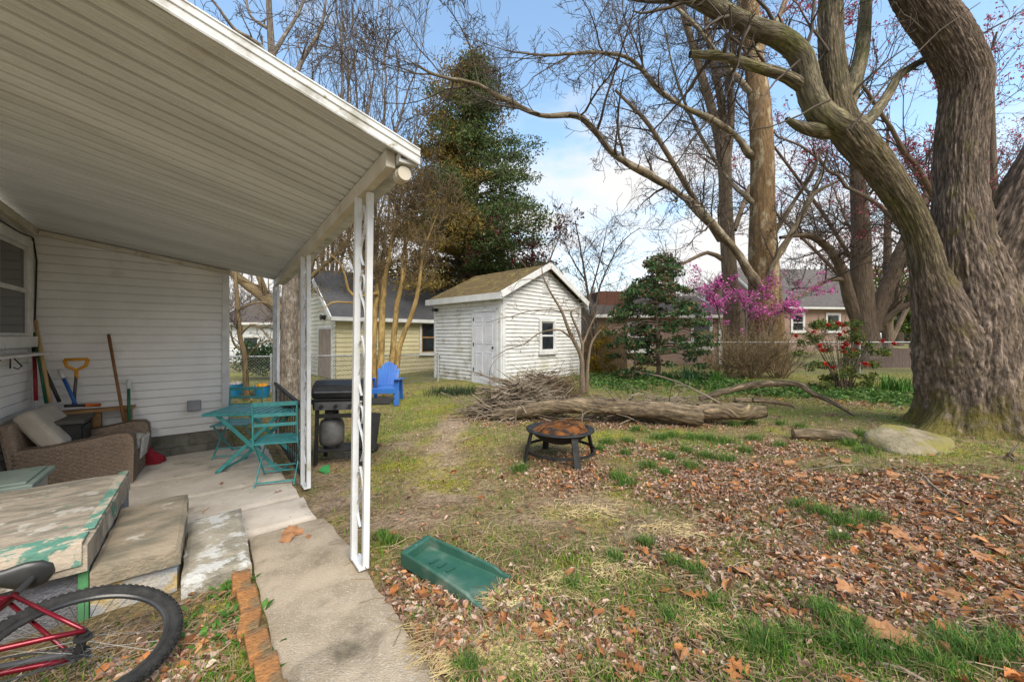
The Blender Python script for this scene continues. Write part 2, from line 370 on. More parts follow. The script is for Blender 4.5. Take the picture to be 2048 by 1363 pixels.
# ================================================================== materials
m_siding = mat('white_vinyl_siding', (.80, .785, .765), (.68, .665, .64), scale=1.2, rough=.55, bump=.12, bscale=60, stretch=(1, 1, 1), dirt=(.33, .31, .27), dscale=.9, dlo=.56, dhi=.8)
m_trim = mat('white_trim_paint', (.66, .66, .65), (.55, .54, .52), scale=5, rough=.45, dirt=(.34, .31, .25), dscale=7, dlo=.62, dhi=.76, bump=.05)
m_alum = mat('old_white_aluminium', (.62, .625, .62), (.44, .44, .42), scale=5, rough=.55, dirt=(.30, .29, .24), dscale=5, dlo=.47, dhi=.72, spots=(.30, .27, .19), sscale=26, slo=.66, bump=.15, bscale=18)
m_pan = mat('awning_underside', (.70, .715, .735), (.58, .59, .605), scale=1.6, stretch=(.35, 2.2, 1), rough=.5, dirt=(.40, .36, .30), dscale=1.1, dlo=.55, dhi=.85)
m_beam = mat('awning_beam_paint', (.60, .56, .48), (.50, .45, .36), scale=4, rough=.5, dirt=(.26, .2, .13), dscale=5, dlo=.58, dhi=.8)
m_post = mat('awning_post_paint', (.66, .67, .68), (.58, .58, .57), scale=6, rough=.45, dirt=(.26, .29, .13), dscale=2.6, dlo=.58, dhi=.78, bump=.06, spots=(.25, .16, .08), sscale=60, slo=.7)
m_block = mat('grey_concrete_block', (.20, .185, .155), (.13, .125, .10), scale=7, bump=.5, bscale=70, rough=.95, dirt=(.09, .10, .055), dscale=3)
m_glass = mat('dark_window_glass', (.012, .014, .016), (.03, .035, .04), scale=2.0, rough=.06, spec=.5)
m_slab = mat('patio_concrete', (.62, .54, .45), (.49, .42, .34), scale=3, detail=8, bump=.35, bscale=50, rough=.92, dirt=(.20, .17, .12), dscale=2.2, dlo=.53, dhi=.72, spots=(.17, .14, .11), sscale=34, slo=.66)
m_walk = mat('aggregate_walkway', (.54, .44, .325), (.38, .305, .215), scale=3.2, detail=8, bump=.9, bscale=120, rough=.95, dirt=(.15, .125, .085), dscale=2.0, dlo=.5, dhi=.72, spots=(.58, .52, .43), sscale=95, slo=.57)
m_peel = mat('peeling_painted_concrete', (.44, .37, .29), (.22, .20, .16), scale=5, detail=9, stretch=(1, 2.6, 1), bump=.8, bscale=34, rough=.9, dirt=(.52, .48, .42), dscale=6, dlo=.56, dhi=.64, spots=(.10, .24, .17), sscale=5.0, slo=.60)
m_peel2 = mat('bare_step_concrete', (.36, .29, .21), (.19, .17, .125), scale=4, detail=9, stretch=(1, 2, 1), bump=.8, bscale=46, rough=.92, dirt=(.50, .46, .40), dscale=5, dlo=.58, dhi=.66)
m_peel3 = mat('flaking_white_step_paint', (.40, .355, .275), (.23, .21, .165), scale=5, detail=9, bump=.9, bscale=46, rough=.92, dirt=(.56, .55, .52), dscale=6, dlo=.48, dhi=.56)
m_green_edge = mat('chipped_green_paint', (.10, .25, .19), (.16, .30, .235), scale=7, detail=8, rough=.8, dirt=(.50, .42, .33), dscale=6.5, dlo=.485, dhi=.535, bump=.6, bscale=30)
m_green_strip = mat('green_corner_paint', (.10, .30, .13), (.08, .23, .10), scale=6, rough=.7, bump=.3)
m_stucco = mat('grey_rough_stucco', (.36, .36, .40), (.27, .27, .29), scale=6, bump=2.2, bscale=75, rough=.95, dirt=(.30, .26, .20), dscale=2.4)
m_ochre = mat('flaking_ochre_masonry', (.50, .37, .17), (.44, .41, .37), scale=6, detail=9, bump=1.2, bscale=24, rough=.92, dirt=(.33, .37, .42), dscale=4.5, dlo=.52, dhi=.64, lo=.42, hi=.56)
m_brick = mat('orange_brick', (.46, .21, .07), (.28, .13, .055), scale=11, detail=9, bump=1.2, bscale=45, rough=.95, dirt=(.20, .15, .08), dscale=7, dlo=.46, dhi=.66)
m_wicker = mat('brown_wicker', (.30, .22, .16), (.15, .11, .08), scale=55, stretch=(1, 1, 2.2), rough=.55, bump=.3, bscale=90)
m_cush = mat('taupe_cushion', (.50, .44, .37), (.42, .37, .31), scale=5, rough=.95, bump=.3, bscale=200)
m_cushw = mat('pale_cushion', (.58, .55, .50), (.46, .43, .38), scale=5, rough=.95, bump=.2, bscale=150)
m_lid = mat('grey_green_plastic', (.20, .26, .23), (.26, .31, .27), scale=7, rough=.55, dirt=(.33, .33, .28), dscale=5, dlo=.55)
m_beigep = mat('beige_plastic', (.44, .40, .35), (.37, .33, .28), scale=6, rough=.5)
m_blackp = mat('black_plastic', (.018, .018, .019), (.03, .03, .03), scale=9, rough=.45)
m_teal = mat('teal_painted_metal', (.075, .34, .34), (.055, .26, .255), scale=14, rough=.4, dirt=(.11, .17, .15), dscale=12, dlo=.6, dhi=.75, spec=.5)
m_iron = mat('black_iron', (.016, .016, .017), (.035, .028, .022), scale=18, rough=.5, bump=.2)
m_white_tip = mat('white_plastic', (.66, .66, .64), (.55, .55, .53), scale=8, rough=.4)

HZ = dict(rot=(0, 0, TH))
def hthing(name, label, cat, a, b, z, group=None, rz=0.0): return thing(name, label, cat, H(a, b, z), TH+rz, group)
X, Y_, Z = Vector((1, 0, 0)), Vector((0, 1, 0)), Vector((0, 0, 1))

# ================================================================== the house the porch leans on
AW, BW = -1.63, 6.95                    # window wall at a = AW, end wall at b = BW
house = hthing('house', 'white vinyl-sided house wall with a sash window under the corrugated porch awning', 'house', AW, BW, -.12)
def top_end(u): return 2.74-.18*u+.12   # top of the end wall under the sloping awning
w = MB(); LW = 1.845
siding(w, (0, 0, 0), X, -Y_, lambda z: 0.0, lambda z: min(LW-.06, max(0.0, (2.925-z)/.165)), .28, 2.92, .105)
w.prism([(.001, .27), (LW-.001, .27), (LW-.001, 2.605), (.001, 2.91)], (0, .013, 0), X, Z, Y_, .11); w.build('end_wall', m_siding, house)
w = MB()
w.prism([(LW-.075, .27), (LW+.012, .27), (LW+.012, 2.56), (LW-.075, 2.56)], (0, -.024, 0), X, Z, Y_, .12)
w.build('corner_trim', m_trim, house, bevel=.004); w = MB(); w.prism([(-.001, .28), (.03, .28), (.03, 2.8), (-.001, 2.8)], (0, -.028, 0), X, Z, Y_, .03)
w.build('corner_trim', m_trim, house, bevel=.004)
w = MB()                                # right-hand return wall, out of sight from the photograph
siding(w, (LW, .09, 0), Y_, X, lambda z: 0, lambda z: 4.0, .28, 2.5, .105); w.box((LW-.06, 2.06, 1.4), (.1, 3.95, 2.24)); w.build('return_wall', m_siding, house)
w = MB(); nb = 5
for k in range(nb):
    for j in range(2):
        x0 = (k-.5*(j % 2))*.4+.012; x1 = x0+.386; x0 = max(x0, 0); x1 = min(x1, LW)
        if x1-x0 > .03: w.box(((x0+x1)/2, .06, -.03+.19*j+.03), (x1-x0, .1, .178))
w.box((LW/2, .07, .07), (LW-.01, .1, .38)); w.box((LW-.05, 2.1, .07), (.1, 3.9, .39)); w.build('foundation', m_block, house, bevel=.006)
w = MB()
siding(w, (0, -3.2, 0), Y_, X, lambda z: 0, lambda z: 3.2, .28, 2.86, .105); w.box((-.07, -1.6, 1.3), (.11, 3.2, 2.9)); w.build('window_wall', m_siding, house)
sash_window(house, (0.032, -.30, 1.62), -Y_, X, .78, .98, m_trim, m_glass, fr=.09, proud=.035)
w = MB()                                # dryer vent hood
w.prism([(-.075, -.075), (.075, -.075), (.075, .075), (-.075, .075)], (1.46, -.016, .65), X, Z, -Y_, .012)
q = [(1.40, -.03, .715), (1.52, -.03, .715), (1.53, -.11, .60), (1.39, -.11, .60), (1.40, -.03, .585), (1.52, -.03, .585)]
w.add(q, [(0, 1, 2, 3), (0, 3, 4), (1, 5, 2), (3, 2, 5, 4)]); vh = w.build('vent_hood', mat('grey_vent_plastic', (.30, .30, .31), (.24, .24, .25), rough=.5), house)
w = MB(); w.bar((0.07, -.035, 2.825), (LW+.02, -.035, 2.835-.158*LW), .05, .06); w.bar((.035, -2.6, 2.95), (.035, -.01, 2.83), .06, .09); w.build('awning_ledger', m_beam, house, bevel=.004)
w = MB(); w.tube([(.03, -2.2, 2.74), (.035, -1.2, 2.755), (.03, -.45, 2.735), (.03, -.06, 2.76), (.05, -.03, 2.5), (.03, -.025, 1.5)], .008, 6); w.build('cable', m_blackp, house)

# wall shelf by the window
sh = hthing('wall_shelf', 'narrow white shelf on black metal hook brackets below the window', 'shelf', AW+.02, BW-.55, 1.31)
w = MB(); w.box((.115, -.55, .0), (.21, 1.6, .022)); w.build('board', m_trim, sh, bevel=.003)
for yb in (-.15, -1.05):
    w = MB(); w.tube([(.01, yb, -.14), (.01, yb, -.02), (.19, yb, -.02)], .007, 6); w.tube([(.03, yb, -.13), (.06, yb, -.15), (.085, yb, -.12), (.03, yb, -.03)], .006, 6); w.build('bracket', m_iron, sh)

# ================================================================== porch awning with its posts
PB, PA = 2.60, .806                    # first post (b) and the beam line (a)
aw = hthing('porch_awning', 'corrugated aluminium porch awning with white fascia on three scrolled metal posts', 'awning', PA, PB, 0)
b0, b1 = -.53, BW-PB+.02; aIn, aOut = AW-PA, .10
def awz(a, b):                          # underside height: steeper toward the front edge
    t = (b-b0)/(b1-b0); return 2.535-(a-aOut)*(.285*(1-t)+.155*t)-.175*t
w = MB(); na = 12; prof = [(0, 0), (.05, 0), (.062, .012), (.075, .028), (.088, .012), (.10, 0), (.19, 0), (.215, .004)]; pw = .128
cols_ = []; b = b0
while b < b1:
    for dx, dz in ((0, 0), (.008, .003), (.014, .040), (.034, .044), (.042, .004), (.048, 0), (.074, 0), (.077, .004), (.080, 0), (.100, 0), (.103, .004), (.106, 0)):
        if b+dx <= b1: cols_.append((b+dx, dz))
    b += pw*.98
vs = [(a, bb, awz(a, bb)+dz) for a in np.linspace(aIn, aOut, na) for bb, dz in cols_]; nc = len(cols_)
w.add(vs, [(i*nc+j, i*nc+j+1, (i+1)*nc+j+1, (i+1)*nc+j) for i in range(na-1) for j in range(nc-1)])
ro = w.build('roof_panels', m_pan, aw)
w = MB()                                # weathered top sheet
vs = [(a, bb, awz(a, bb)+.055) for a in (aIn, aOut) for bb in (b0, b1)]; w.add(vs, [(0, 2, 3, 1)]); w.build('roof_sheet', m_alum, aw)
w = MB()                                # front fascia, rolled in three ridges
pr = [(-.000, -.035), (-.030, -.035), (-.036, -.022), (-.030, -.008), (-.030, .030), (-.042, .038), (-.042, .052), (-.030, .060), (-.030, .088), (-.040, .094), (-.036, .106), (.03, .110), (.05, .10), (.05, .07), (0, .07)]
n = len(pr); aa = np.linspace(aIn, aOut+.045, 14); vs = [(a, b0-.008+q[0]*.5, awz(a, b0)-.012+q[1]*.66) for a in aa for q in pr]
w.add(vs, [(i*n+j, (i+1)*n+j, (i+1)*n+(j+1) % n, i*n+(j+1) % n) for i in range(len(aa)-1) for j in range(n)]+[tuple(range(n)), tuple((len(aa)-1)*n+j for j in range(n-1, -1, -1))])
fa = w.build('fascia', m_alum, aw)
zb = lambda b: awz(0, b)-.004
w = MB(); w.bar((0, b0+.05, zb(b0)-.052), (0, b1, zb(b1)-.052), .055, .10); w.build('beam', m_beam, aw, bevel=.006)
w = MB()                                # boxed gutter along the low edge
g = [(.03, -.05), (.13, -.05), (.145, -.03), (.145, .055), (.125, .055), (.125, -.03), (.04, -.03), (.04, .0), (.03, .0)]; n = len(g)
vs = [(a, bb, awz(.1, bb)+z) for bb in (b0+.0, b1) for a, z in g]; w.add(vs, [(j, (j+1) % n, n+(j+1) % n, n+j) for j in range(n)]+[tuple(range(n-1, -1, -1))]); w.build('gutter', m_alum, aw)
w = MB(); w.tube([(.07, b0+.1, awz(.1, b0)-.10), (.07, b0+.02, awz(.1, b0)-.10)], .040, 14); w.tube([(.07, b0+.062, awz(.1, b0)-.10), (.07, b0+.05, awz(.1, b0)-.10)], .044, 14); w.build('end_cap', m_beam, aw, smooth=False)
for k, (pb, zl) in enumerate(((0, 0.0), (1.98, -.11), (4.29, -.12))):
    h = zb(pb)-.10; lean = (.03 if k == 0 else 0)
    po = MB(); po.bar((-lean-.016, pb+.072, zl), (-.016, pb+.072, h), .040, .040)
    pe = po.build('post', m_post, aw, bevel=.004); po = MB(); po.bar((.016-lean, pb-.072, zl-.0), (.016, pb-.072, h), .040, .040); po.build('upright', m_post, pe, bevel=.004)
    nS = 5; z0 = zl+.22; dz = (h-z0-.05)/nS
    for s in range(nS):
        zc = z0+dz*(s+.5); pts = []; sc = MB()
        for t in np.linspace(0, 1, 22):
            pts.append((-lean*(1-zc/h)+0, pb+.062*math.sin(t*2*math.pi+s*math.pi), zc+dz*.46*(t*2-1)))
        for i in range(len(pts)-1): sc.bar(pts[i], pts[i+1], .016, .004, up=Y_)
        pts = [(-lean*(1-zc/h), pb+.055*math.cos(t)*(1-.02*i), zc+dz*.25+.06*math.sin(t)) for i, t in enumerate(np.linspace(0, 1.5*math.pi, 14))]
        for i in range(len(pts)-1): sc.bar(pts[i], pts[i+1], .016, .004, up=Y_)
        sc.build('scroll', m_post, pe)
    ft = MB(); ft.box((-lean, pb, zl+.006), (.065, .195, .012)); ft.build('foot_plate', m_post, pe)

for t_ in (.50,):
    a_ = aIn+(aOut-aIn)*t_; mb = MB(); q = Vector((a_, b0+.02, awz(a_, b0)-.035)); mb.tube([q, q-Z*.018, q-Z*.028+X*.008, q-Z*.022+X*.015], .0035, 6); mb.build('hook', m_iron, aw)
# ================================================================== patio, walkway, steps (concrete; sagging joints)
def slab_mesh(name, m, poly_ab, ztop, thick, label=None, rough_edge=0.0, zf=None, step=.06):
    a0, b0_, a1, b1_ = poly_ab; na = max(2, int((a1-a0)/step)); nb_ = max(2, int((b1_-b0_)/step)); mb = MB(); vs = []
    for i in range(na+1):
        for j in range(nb_+1):
            a = a0+(a1-a0)*i/na; b = b0_+(b1_-b0_)*j/nb_; e = 0
            if rough_edge and (i in (0, na) or j in (0, nb_)):
                a += (float(vnoise(a*7+3, b*7))-.5)*rough_edge; b += (float(vnoise(a*6, b*8+7))-.5)*rough_edge; e = -.012
            p = H(a, b); vs.append((p.x, p.y, (zf(a, b) if zf else ztop)+e+.008*(float(vnoise(a*3.1, b*3.3))-.5)))
    k = nb_+1; fs = [(i*k+j, (i+1)*k+j, (i+1)*k+j+1, i*k+j+1) for i in range(na) for j in range(nb_)]
    rim = [i*k for i in range(na+1)]+[na*k+j for j in range(1, nb_+1)]+[i*k+nb_ for i in range(na-1, -1, -1)]+[j for j in range(nb_-1, 0, -1)]
    base = len(vs); vs += [(vs[i][0], vs[i][1], vs[i][2]-thick) for i in rim]; r = len(rim)
    fs += [(rim[(i+1) % r], rim[i], base+i, base+(i+1) % r) for i in range(r)]
    mb.add(vs, fs); o = mb.build(name, m); o['kind'] = 'structure'; return o
zp = lambda a, b: -.02-.10*float(sm(b, 2.6, 3.9))
slab_mesh('walkway', m_walk, (.23, -1.5, .80, 3.70), 0, .12, rough_edge=.05, zf=lambda a, b: zp(a, b)+.012)
jb = [3.72, 4.32, 4.98, 5.75, 6.94]
for k in range(4):
    slab_mesh('patio', m_slab, (-1.62, jb[k]+.012, .74-.03*k, jb[k+1]-.012), 0, .12, rough_edge=.035, zf=lambda a, b, k=k: -.105-.006*k+.012*float(vnoise(a*.8+k*3, 2)))
st = hthing('concrete_steps', 'low concrete porch steps with peeling white, ochre and green paint', 'steps', -.53, 3.15, 0)
def step_block(name, m, a0, b0_, a1, b1_, z0, z1, lip=0.0, lab=None):
    mb = MB(); na, nb_ = 14, 18; vs = []
    for i in range(na+1):
        for j in range(nb_+1):
            a = a0+(a1-a0)*i/na; b = b0_+(b1_-b0_)*j/nb_; ed = i in (0, na) or j in (0, nb_)
            q = .016*(float(vnoise(a*9+z1*7, b*9))-.5)
            vs.append((a+(q if ed else 0), b+(q*1.3 if ed else 0), z1+.014*(float(vnoise(a*4+z1*9, b*4))-.5)-(.014 if ed else 0)))
    k = nb_+1; fs = [(i*k+j, (i+1)*k+j, (i+1)*k+j+1, i*k+j+1) for i in range(na) for j in range(nb_)]
    rim = [i*k for i in range(na+1)]+[na*k+j for j in range(1, nb_+1)]+[i*k+nb_ for i in range(na-1, -1, -1)]+[j for j in range(nb_-1, 0, -1)]
    base = len(vs); r = len(rim); vs += [(vs[i][0], vs[i][1], z0) for i in rim]
    fs += [(rim[(i+1) % r], rim[i], base+i, base+(i+1) % r) for i in range(r)]
    mb.add(vs, fs); o = mb.build(name, m, st)
    if lab: o['label'] = lab
    return o
step_block('landing', m_peel, -1.08, -.03, .0, 1.40, .20, .36, lab='weathered landing slab at the top of the steps')
step_block('landing_wall', m_stucco, -1.07, .04, -.006, 1.38, -.25, .199, lab='rough grey stucco wall under the landing')
step_block('tread', m_peel2, .004, -.02, .395, 1.03, .09, .195, lab='brown bare concrete middle step')
step_block('tread_base', m_ochre, .0, .02, .375, 1.0, -.25, .089, lab='flaking ochre masonry under the middle step')
step_block('tread', m_peel3, .398, -.17, .74, .86, -.25, .035, lab='bottom step with flaking white paint')
w = MB(); w.box((-.55, .045, .363), (1.06, .17, .012)); w.box((-.032, .78, .362), (.055, 1.22, .010)); w.box((-.55, -.036, .305), (1.06, .016, .13)); w.build('painted_edge', m_green_edge, st, bevel=.004)
w = MB(); w.box((-.024, .018, -.03), (.042, .03, .46)); w.build('corner_strip', m_green_strip, st, bevel=.004)

# brick edging along the walkway
bm_ = MB(); bm_.box((0, 0, .0), (.095, .20, .09)); 
br0 = bm_.build('edging_brick', m_brick, bevel=.008)
blab = ['orange edging brick beside the bottom step, farthest from the viewer', 'second orange edging brick from the bottom step', 'third orange edging brick from the bottom step',
        'fourth orange edging brick from the bottom step, in the weeds', 'fifth orange edging brick from the bottom step', 'orange edging brick at the lower edge of the photo']
for k in range(6):
    o = br0 if k == 0 else br0.copy()
    if k: COL.objects.link(o)
    a = .150+.012*k+.008*math.sin(k*2.1); b = 2.86-.212*k
    o.location = H(a, b, -.026+.008*math.sin(k*3)); o.rotation_euler = (R(4*math.sin(k*1.7)), R(5*math.cos(k)), TH+R(7*math.sin(k*2.3)-2))
    tag(o, blab[k], 'brick', 'bricks edging the walkway')

# ================================================================== things on the patio
# wicker armchair: front faces +a
def weave(mb, o, u, v, nrm, W_, H_, du=.045, dv=.021, depth=.011):
    """basket weave on a panel: short raised strands, alternating."""
    o, u, v, nrm = Vector(o), Vector(u), Vector(v), Vector(nrm); nu = int(W_/du); nv = int(H_/dv)
    for j in range(nv):
        for i in range(nu):
            if (i+j) % 2: continue
            c = o+u*((i+.5)*du)+v*((j+.5)*dv); a = du*.95; b = dv*.42
            mb.add([c-u*a-v*b*.6-nrm*.002, c-v*b+nrm*depth, c+u*a-v*b*.6-nrm*.002, c+u*a+v*b*.6-nrm*.002, c+v*b+nrm*depth, c-u*a+v*b*.6-nrm*.002], [(0, 1, 4, 5), (1, 2, 3, 4)])
wc = hthing('wicker_armchair', 'brown wicker armchair with taupe back cushion on the patio', 'armchair', -1.05, 6.33, -.125, rz=R(-4))
def arm(yc, nm):
    mb = MB(); n = 14; out = []
    prof_ = [(-.43, .50), (-.2, .50), (.05, .53), (.28, .57), (.38, .565), (.42, .52), (.43, .40), (.42, .0)]
    pl = prof_+[(-.43, .0)]
    mb.prism(pl, (0, yc-.075, 0), X, Z, Y_, .15)
    for i in range(len(prof_)-1):
        (x0, z0), (x1, z1) = prof_[i], prof_[i+1]
        e = Vector((x1-x0, 0, z1-z0)); l = e.length; e.normalize(); nn = Vector((-e.z, 0, e.x))
        weave(mb, (x0, yc-.075, z0), e, Y_, nn, l, .15)
    for zz in range(1):
        weave(mb, (-.43, yc-.077, 0), X, Z, -Y_, .85, .50); weave(mb, (-.43, yc+.077, 0), X, Z, Y_, .85, .50)
        weave(mb, (.18, yc-.077, .50), X, Z, -Y_, .22, .05)
    return mb.build(nm, m_wicker, wc)
arm(-.36, 'arm'); arm(.36, 'arm')
mb = MB(); mb.box((.36, 0, .15), (.08, .57, .28)); weave(mb, (.402, -.285, .01), Y_, Z, X, .57, .28); mb.box((-.05, 0, .26), (.74, .57, .04)); mb.build('seat_base', m_wicker, wc)
mb = MB(); mb.box((-.43, 0, .40), (.1, .87, .74), M=Matrix.Rotation(R(-8), 3, 'Y')); mb.build('backrest', m_wicker, wc, bevel=.03)
mb = MB(); mb.box((.06, 0, .36), (.70, .56, .14)); mb.build('seat_cushion', m_cushw, wc, bevel=.045, bseg=4)
mb = MB(); mb.box((-.30, -.02, .64), (.17, .62, .48), M=Matrix.Rotation(R(-32), 3, 'Y')); mb.build('back_cushion', m_cush, wc, bevel=.06, bseg=4)
# pale throw over the far seat front
mb = MB(); mb.box((.42, .1, .30), (.03, .30, .25), M=Matrix.Rotation(R(7), 3, 'Y')); mb.build('hanging_cushion', m_cushw, wc, bevel=.014)

bx = hthing('storage_bench', 'beige plastic storage bench with a grey-green lid beside the landing', 'storage bench', -1.38, 5.02, -.12)
mb = MB()
for sx in (-.22, .22): mb.box((sx, 0, .2), (.05, .48, .40))
mb.box((0, -.22, .28), (.44, .04, .24)); mb.box((0, .22, .28), (.44, .04, .24)); mb.prism([(-.2, 0), (-.12, 0), (-.08, .16), (-.2, .16)], (0, -.245, 0), X, Z, Y_, .03); mb.prism([(.2, 0), (.2, .16), (.08, .16), (.12, 0)], (0, -.245, 0), X, Z, Y_, .03)
mb.build('body', m_beigep, bx, bevel=.012)
mb = MB(); mb.box((.0, 0, .425), (.56, .58, .045)); mb.box((0, 0, .455), (.48, .50, .02)); mb.build('lid', m_lid, bx, bevel=.012)
bt = hthing('boot', 'black boot lying on the slab beside the storage bench', 'boot', -.92, 5.0, -.12, rz=R(10))
mb = MB()
p, r = spline([(-.02, .0, .30), (-.02, 0, .2), (-.015, 0, .10), (.03, 0, .06), (.12, 0, .045), (.16, 0, .04)], .02, [.05, .05, .052, .05, .042, .02]); tubes(mb, p[None], r[None], 14); mb.build('boot_upper', m_blackp, bt, smooth=True)
mb = MB(); mb.box((.05, 0, .012), (.26, .085, .024)); mb.build('sole', m_iron, bt, bevel=.01)
pb_ = hthing('pet_bowl', 'round black pet bowl on the patio beside the landing', 'bowl', -.40, 4.62, -.118)
MB().lathe([(.0, .004), (.13, .004), (.135, .0), (.105, .055), (.098, .055), (.085, .02), (.0, .018)], n=28).build('bowl_body', m_blackp, pb_, smooth=True)

# red mesh bag against the foundation
rb = hthing('red_bag', 'crumpled red mesh bag slumped between armchair and foundation', 'bag', -.56, 6.62, -.12)
mb = MB(); n = 16; prof_ = [(.10, 0), (.12, .03), (.10, .08), (.065, .14), (.03, .19), (.035, .22), (.0, .21)]; vs = []
for i, (r0, z0) in enumerate(prof_):
    for k in range(n):
        a = 2*math.pi*k/n; q = 1+.22*math.sin(a*5+i)+.1*math.sin(a*3-i*2); vs.append((r0*q*math.cos(a)-z0*.25, r0*q*.7*math.sin(a), z0))
mb.add(vs, [(i*n+k, i*n+(k+1) % n, (i+1)*n+(k+1) % n, (i+1)*n+k) for i in range(len(prof_)-1) for k in range(n)])
mb.build('bag_body', mat('red_mesh_cloth', (.36, .02, .035), (.22, .012, .02), scale=50, rough=.8, bump=.5, bscale=120), rb, smooth=True)

# workbench and cabinet in the corner
wood = mat('bare_pine', (.36, .21, .09), (.25, .14, .06), scale=5, stretch=(1, 6, 6), rough=.75, bump=.2)
wb = hthing('workbench', 'low wooden shelf of bare pine boards along the siding', 'shelf', -1.06, 6.80, -.12)
mb = MB(); mb.box((-.02, .0, .72), (.66, .20, .03)); mb.build('bench_top', wood, wb, bevel=.003)
for x in (-.30, -.02, .25):
    mb = MB(); mb.box((x, .02, .352), (.07, .09, .702)); mb.build('leg', wood, wb, bevel=.003)
cb = hthing('cabinet', 'low dark cabinet with a flat top behind the armchair', 'cabinet', -1.36, 6.45, -.12)
mb = MB(); mb.box((0, 0, .33), (.50, .42, .66)); mb.build('carcass', m_blackp, cb, bevel=.006)
mb = MB(); mb.box((0, 0, .685), (.56, .48, .045)); mb.build('cabinet_top', mat('dark_grey_board', (.06, .055, .05), (.10, .09, .08), scale=8, rough=.6), cb, bevel=.006)
mb = MB(); mb.box((.257, 0, .34), (.014, .36, .56)); dr = mb.build('door', m_blackp, cb, bevel=.004)
mb = MB(); mb.tube([(.265, .1, .30), (.295, .1, .30), (.295, .1, .42), (.265, .1, .42)], .007, 6); mb.build('handle', mat('steel', (.4, .4, .4), rough=.3, metal=.9), dr)

def on_house(px, py, b):                # picture point on the plane b = const of the house frame
    dx, dz = (px-CX)/F, -(py-HY)/F
    t = b/(dx*D2[0]+D2[1]); return Vector((dx*t, t, CH+dz*t))
c_red = mat('red_paint', (.28, .015, .02), (.2, .01, .015), rough=.4); c_green = mat('green_paint', (.02, .12, .06), (.015, .09, .045), rough=.4); c_blue = mat('blue_plastic', (.02, .10, .36), (.015, .08, .28), rough=.35)
c_tan = mat('pale_wood_handle', (.52, .34, .16), (.42, .27, .12), scale=4, stretch=(8, 8, 1), rough=.6); c_brown = mat('brown_wood_handle', (.24, .11, .045), (.17, .075, .03), scale=4, stretch=(8, 8, 1), rough=.6)
c_yel = mat('yellow_plastic', (.62, .28, .015), (.52, .23, .01), rough=.4); c_org = mat('orange_plastic', (.60, .14, .02), (.5, .11, .015), rough=.4); c_grey = mat('grey_handle', (.10, .09, .085), (.07, .065, .06), rough=.5)
def tool(name, label, cat, p0, p1, r, m, tip=None, tipm=None, b0_=6.62, b1_=6.86, tl=.12):
    A = on_house(p0[0], p0[1], b0_); B = on_house(p1[0], p1[1], b1_); t = thing(name, label, cat, A)
    d = (B-A); mb = MB(); mb.tube([(0, 0, 0), tuple(d*.5), tuple(d)], r, 10); mb.build('handle', m, t, smooth=True)
    if tip: mb = MB(); u = d.normalized(); mb.tube([tuple(d-u*tl), tuple(d+u*.004), tuple(d+u*.012)], [r*1.25, r*1.2, r*.7], 10); mb.build('tip', tipm, t, smooth=True)
    return t, d
tool('broom', 'broom with a red handle standing in the corner', 'broom', (72, 800), (68, 690), .016, c_red, True, m_blackp)
t, d = tool('rake', 'rake with a long green handle and white tip leaning in the corner', 'rake', (93, 806), (66, 645), .016, c_green, True, m_white_tip)
tool('hoe', 'hoe with a pale tan wooden handle leaning in the corner', 'hoe', (101, 804), (70, 640), .017, c_tan)
tool('snow_pusher', 'tool with a black bent handle leaning against the end wall', 'tool', (119, 803), (78, 715), .017, m_blackp, b1_=6.8)
tool('broom', 'broom with a blue handle and white grip leaning on the wall', 'broom', (152, 810), (120, 740), .017, c_blue, True, m_white_tip)
tool('spade', 'long brown wooden handle leaning alone against the siding', 'pole', (248, 842), (217, 668), .016, c_brown)
tool('garden_fork', 'green handled tool with a white tip next to the brown handle', 'tool', (258, 840), (257, 760), .016, c_green, True, m_white_tip)
A = on_house(147, 810, 6.74); sv = thing('shovel', 'snow shovel with a yellow D-grip standing against the siding', 'shovel', A); s_ = 6.3/F*1.0
mb = MB(); mb.tube([(0, 0, 0), (-.0, .03, .36)], .015, 10); mb.build('shaft', c_grey, sv, smooth=True)
mb = MB(); k = Vector((0, .03, .34)); u1 = Vector((D1[0], D1[1], 0))
for e in ([k, k+Z*.07, k+Z*.12-u1*.075, k+Z*.20-u1*.095], [k, k+Z*.07, k+Z*.12+u1*.075, k+Z*.20+u1*.095], [k+Z*.20-u1*.095, k+Z*.20+u1*.095], [k-Z*.03, k+Z*.06]): mb.tube(e, .017, 8)
mb.build('grip', c_yel, sv, smooth=True)
A = on_house(130, 815, 6.50); ol = thing('snow_brush', 'black brush with an orange handle lying on the shelf', 'brush', A+Z*.02)
B = on_house(200, 812, 6.78)+Z*.02-A-Z*.02; mb = MB(); mb.tube([(0, 0, 0), tuple(B*.55)], .016, 8); mb.build('shaft', m_blackp, ol); mb = MB(); mb.tube([tuple(B*.53), tuple(B)], .021, 8); mb.build('handle', c_org, ol, smooth=True)

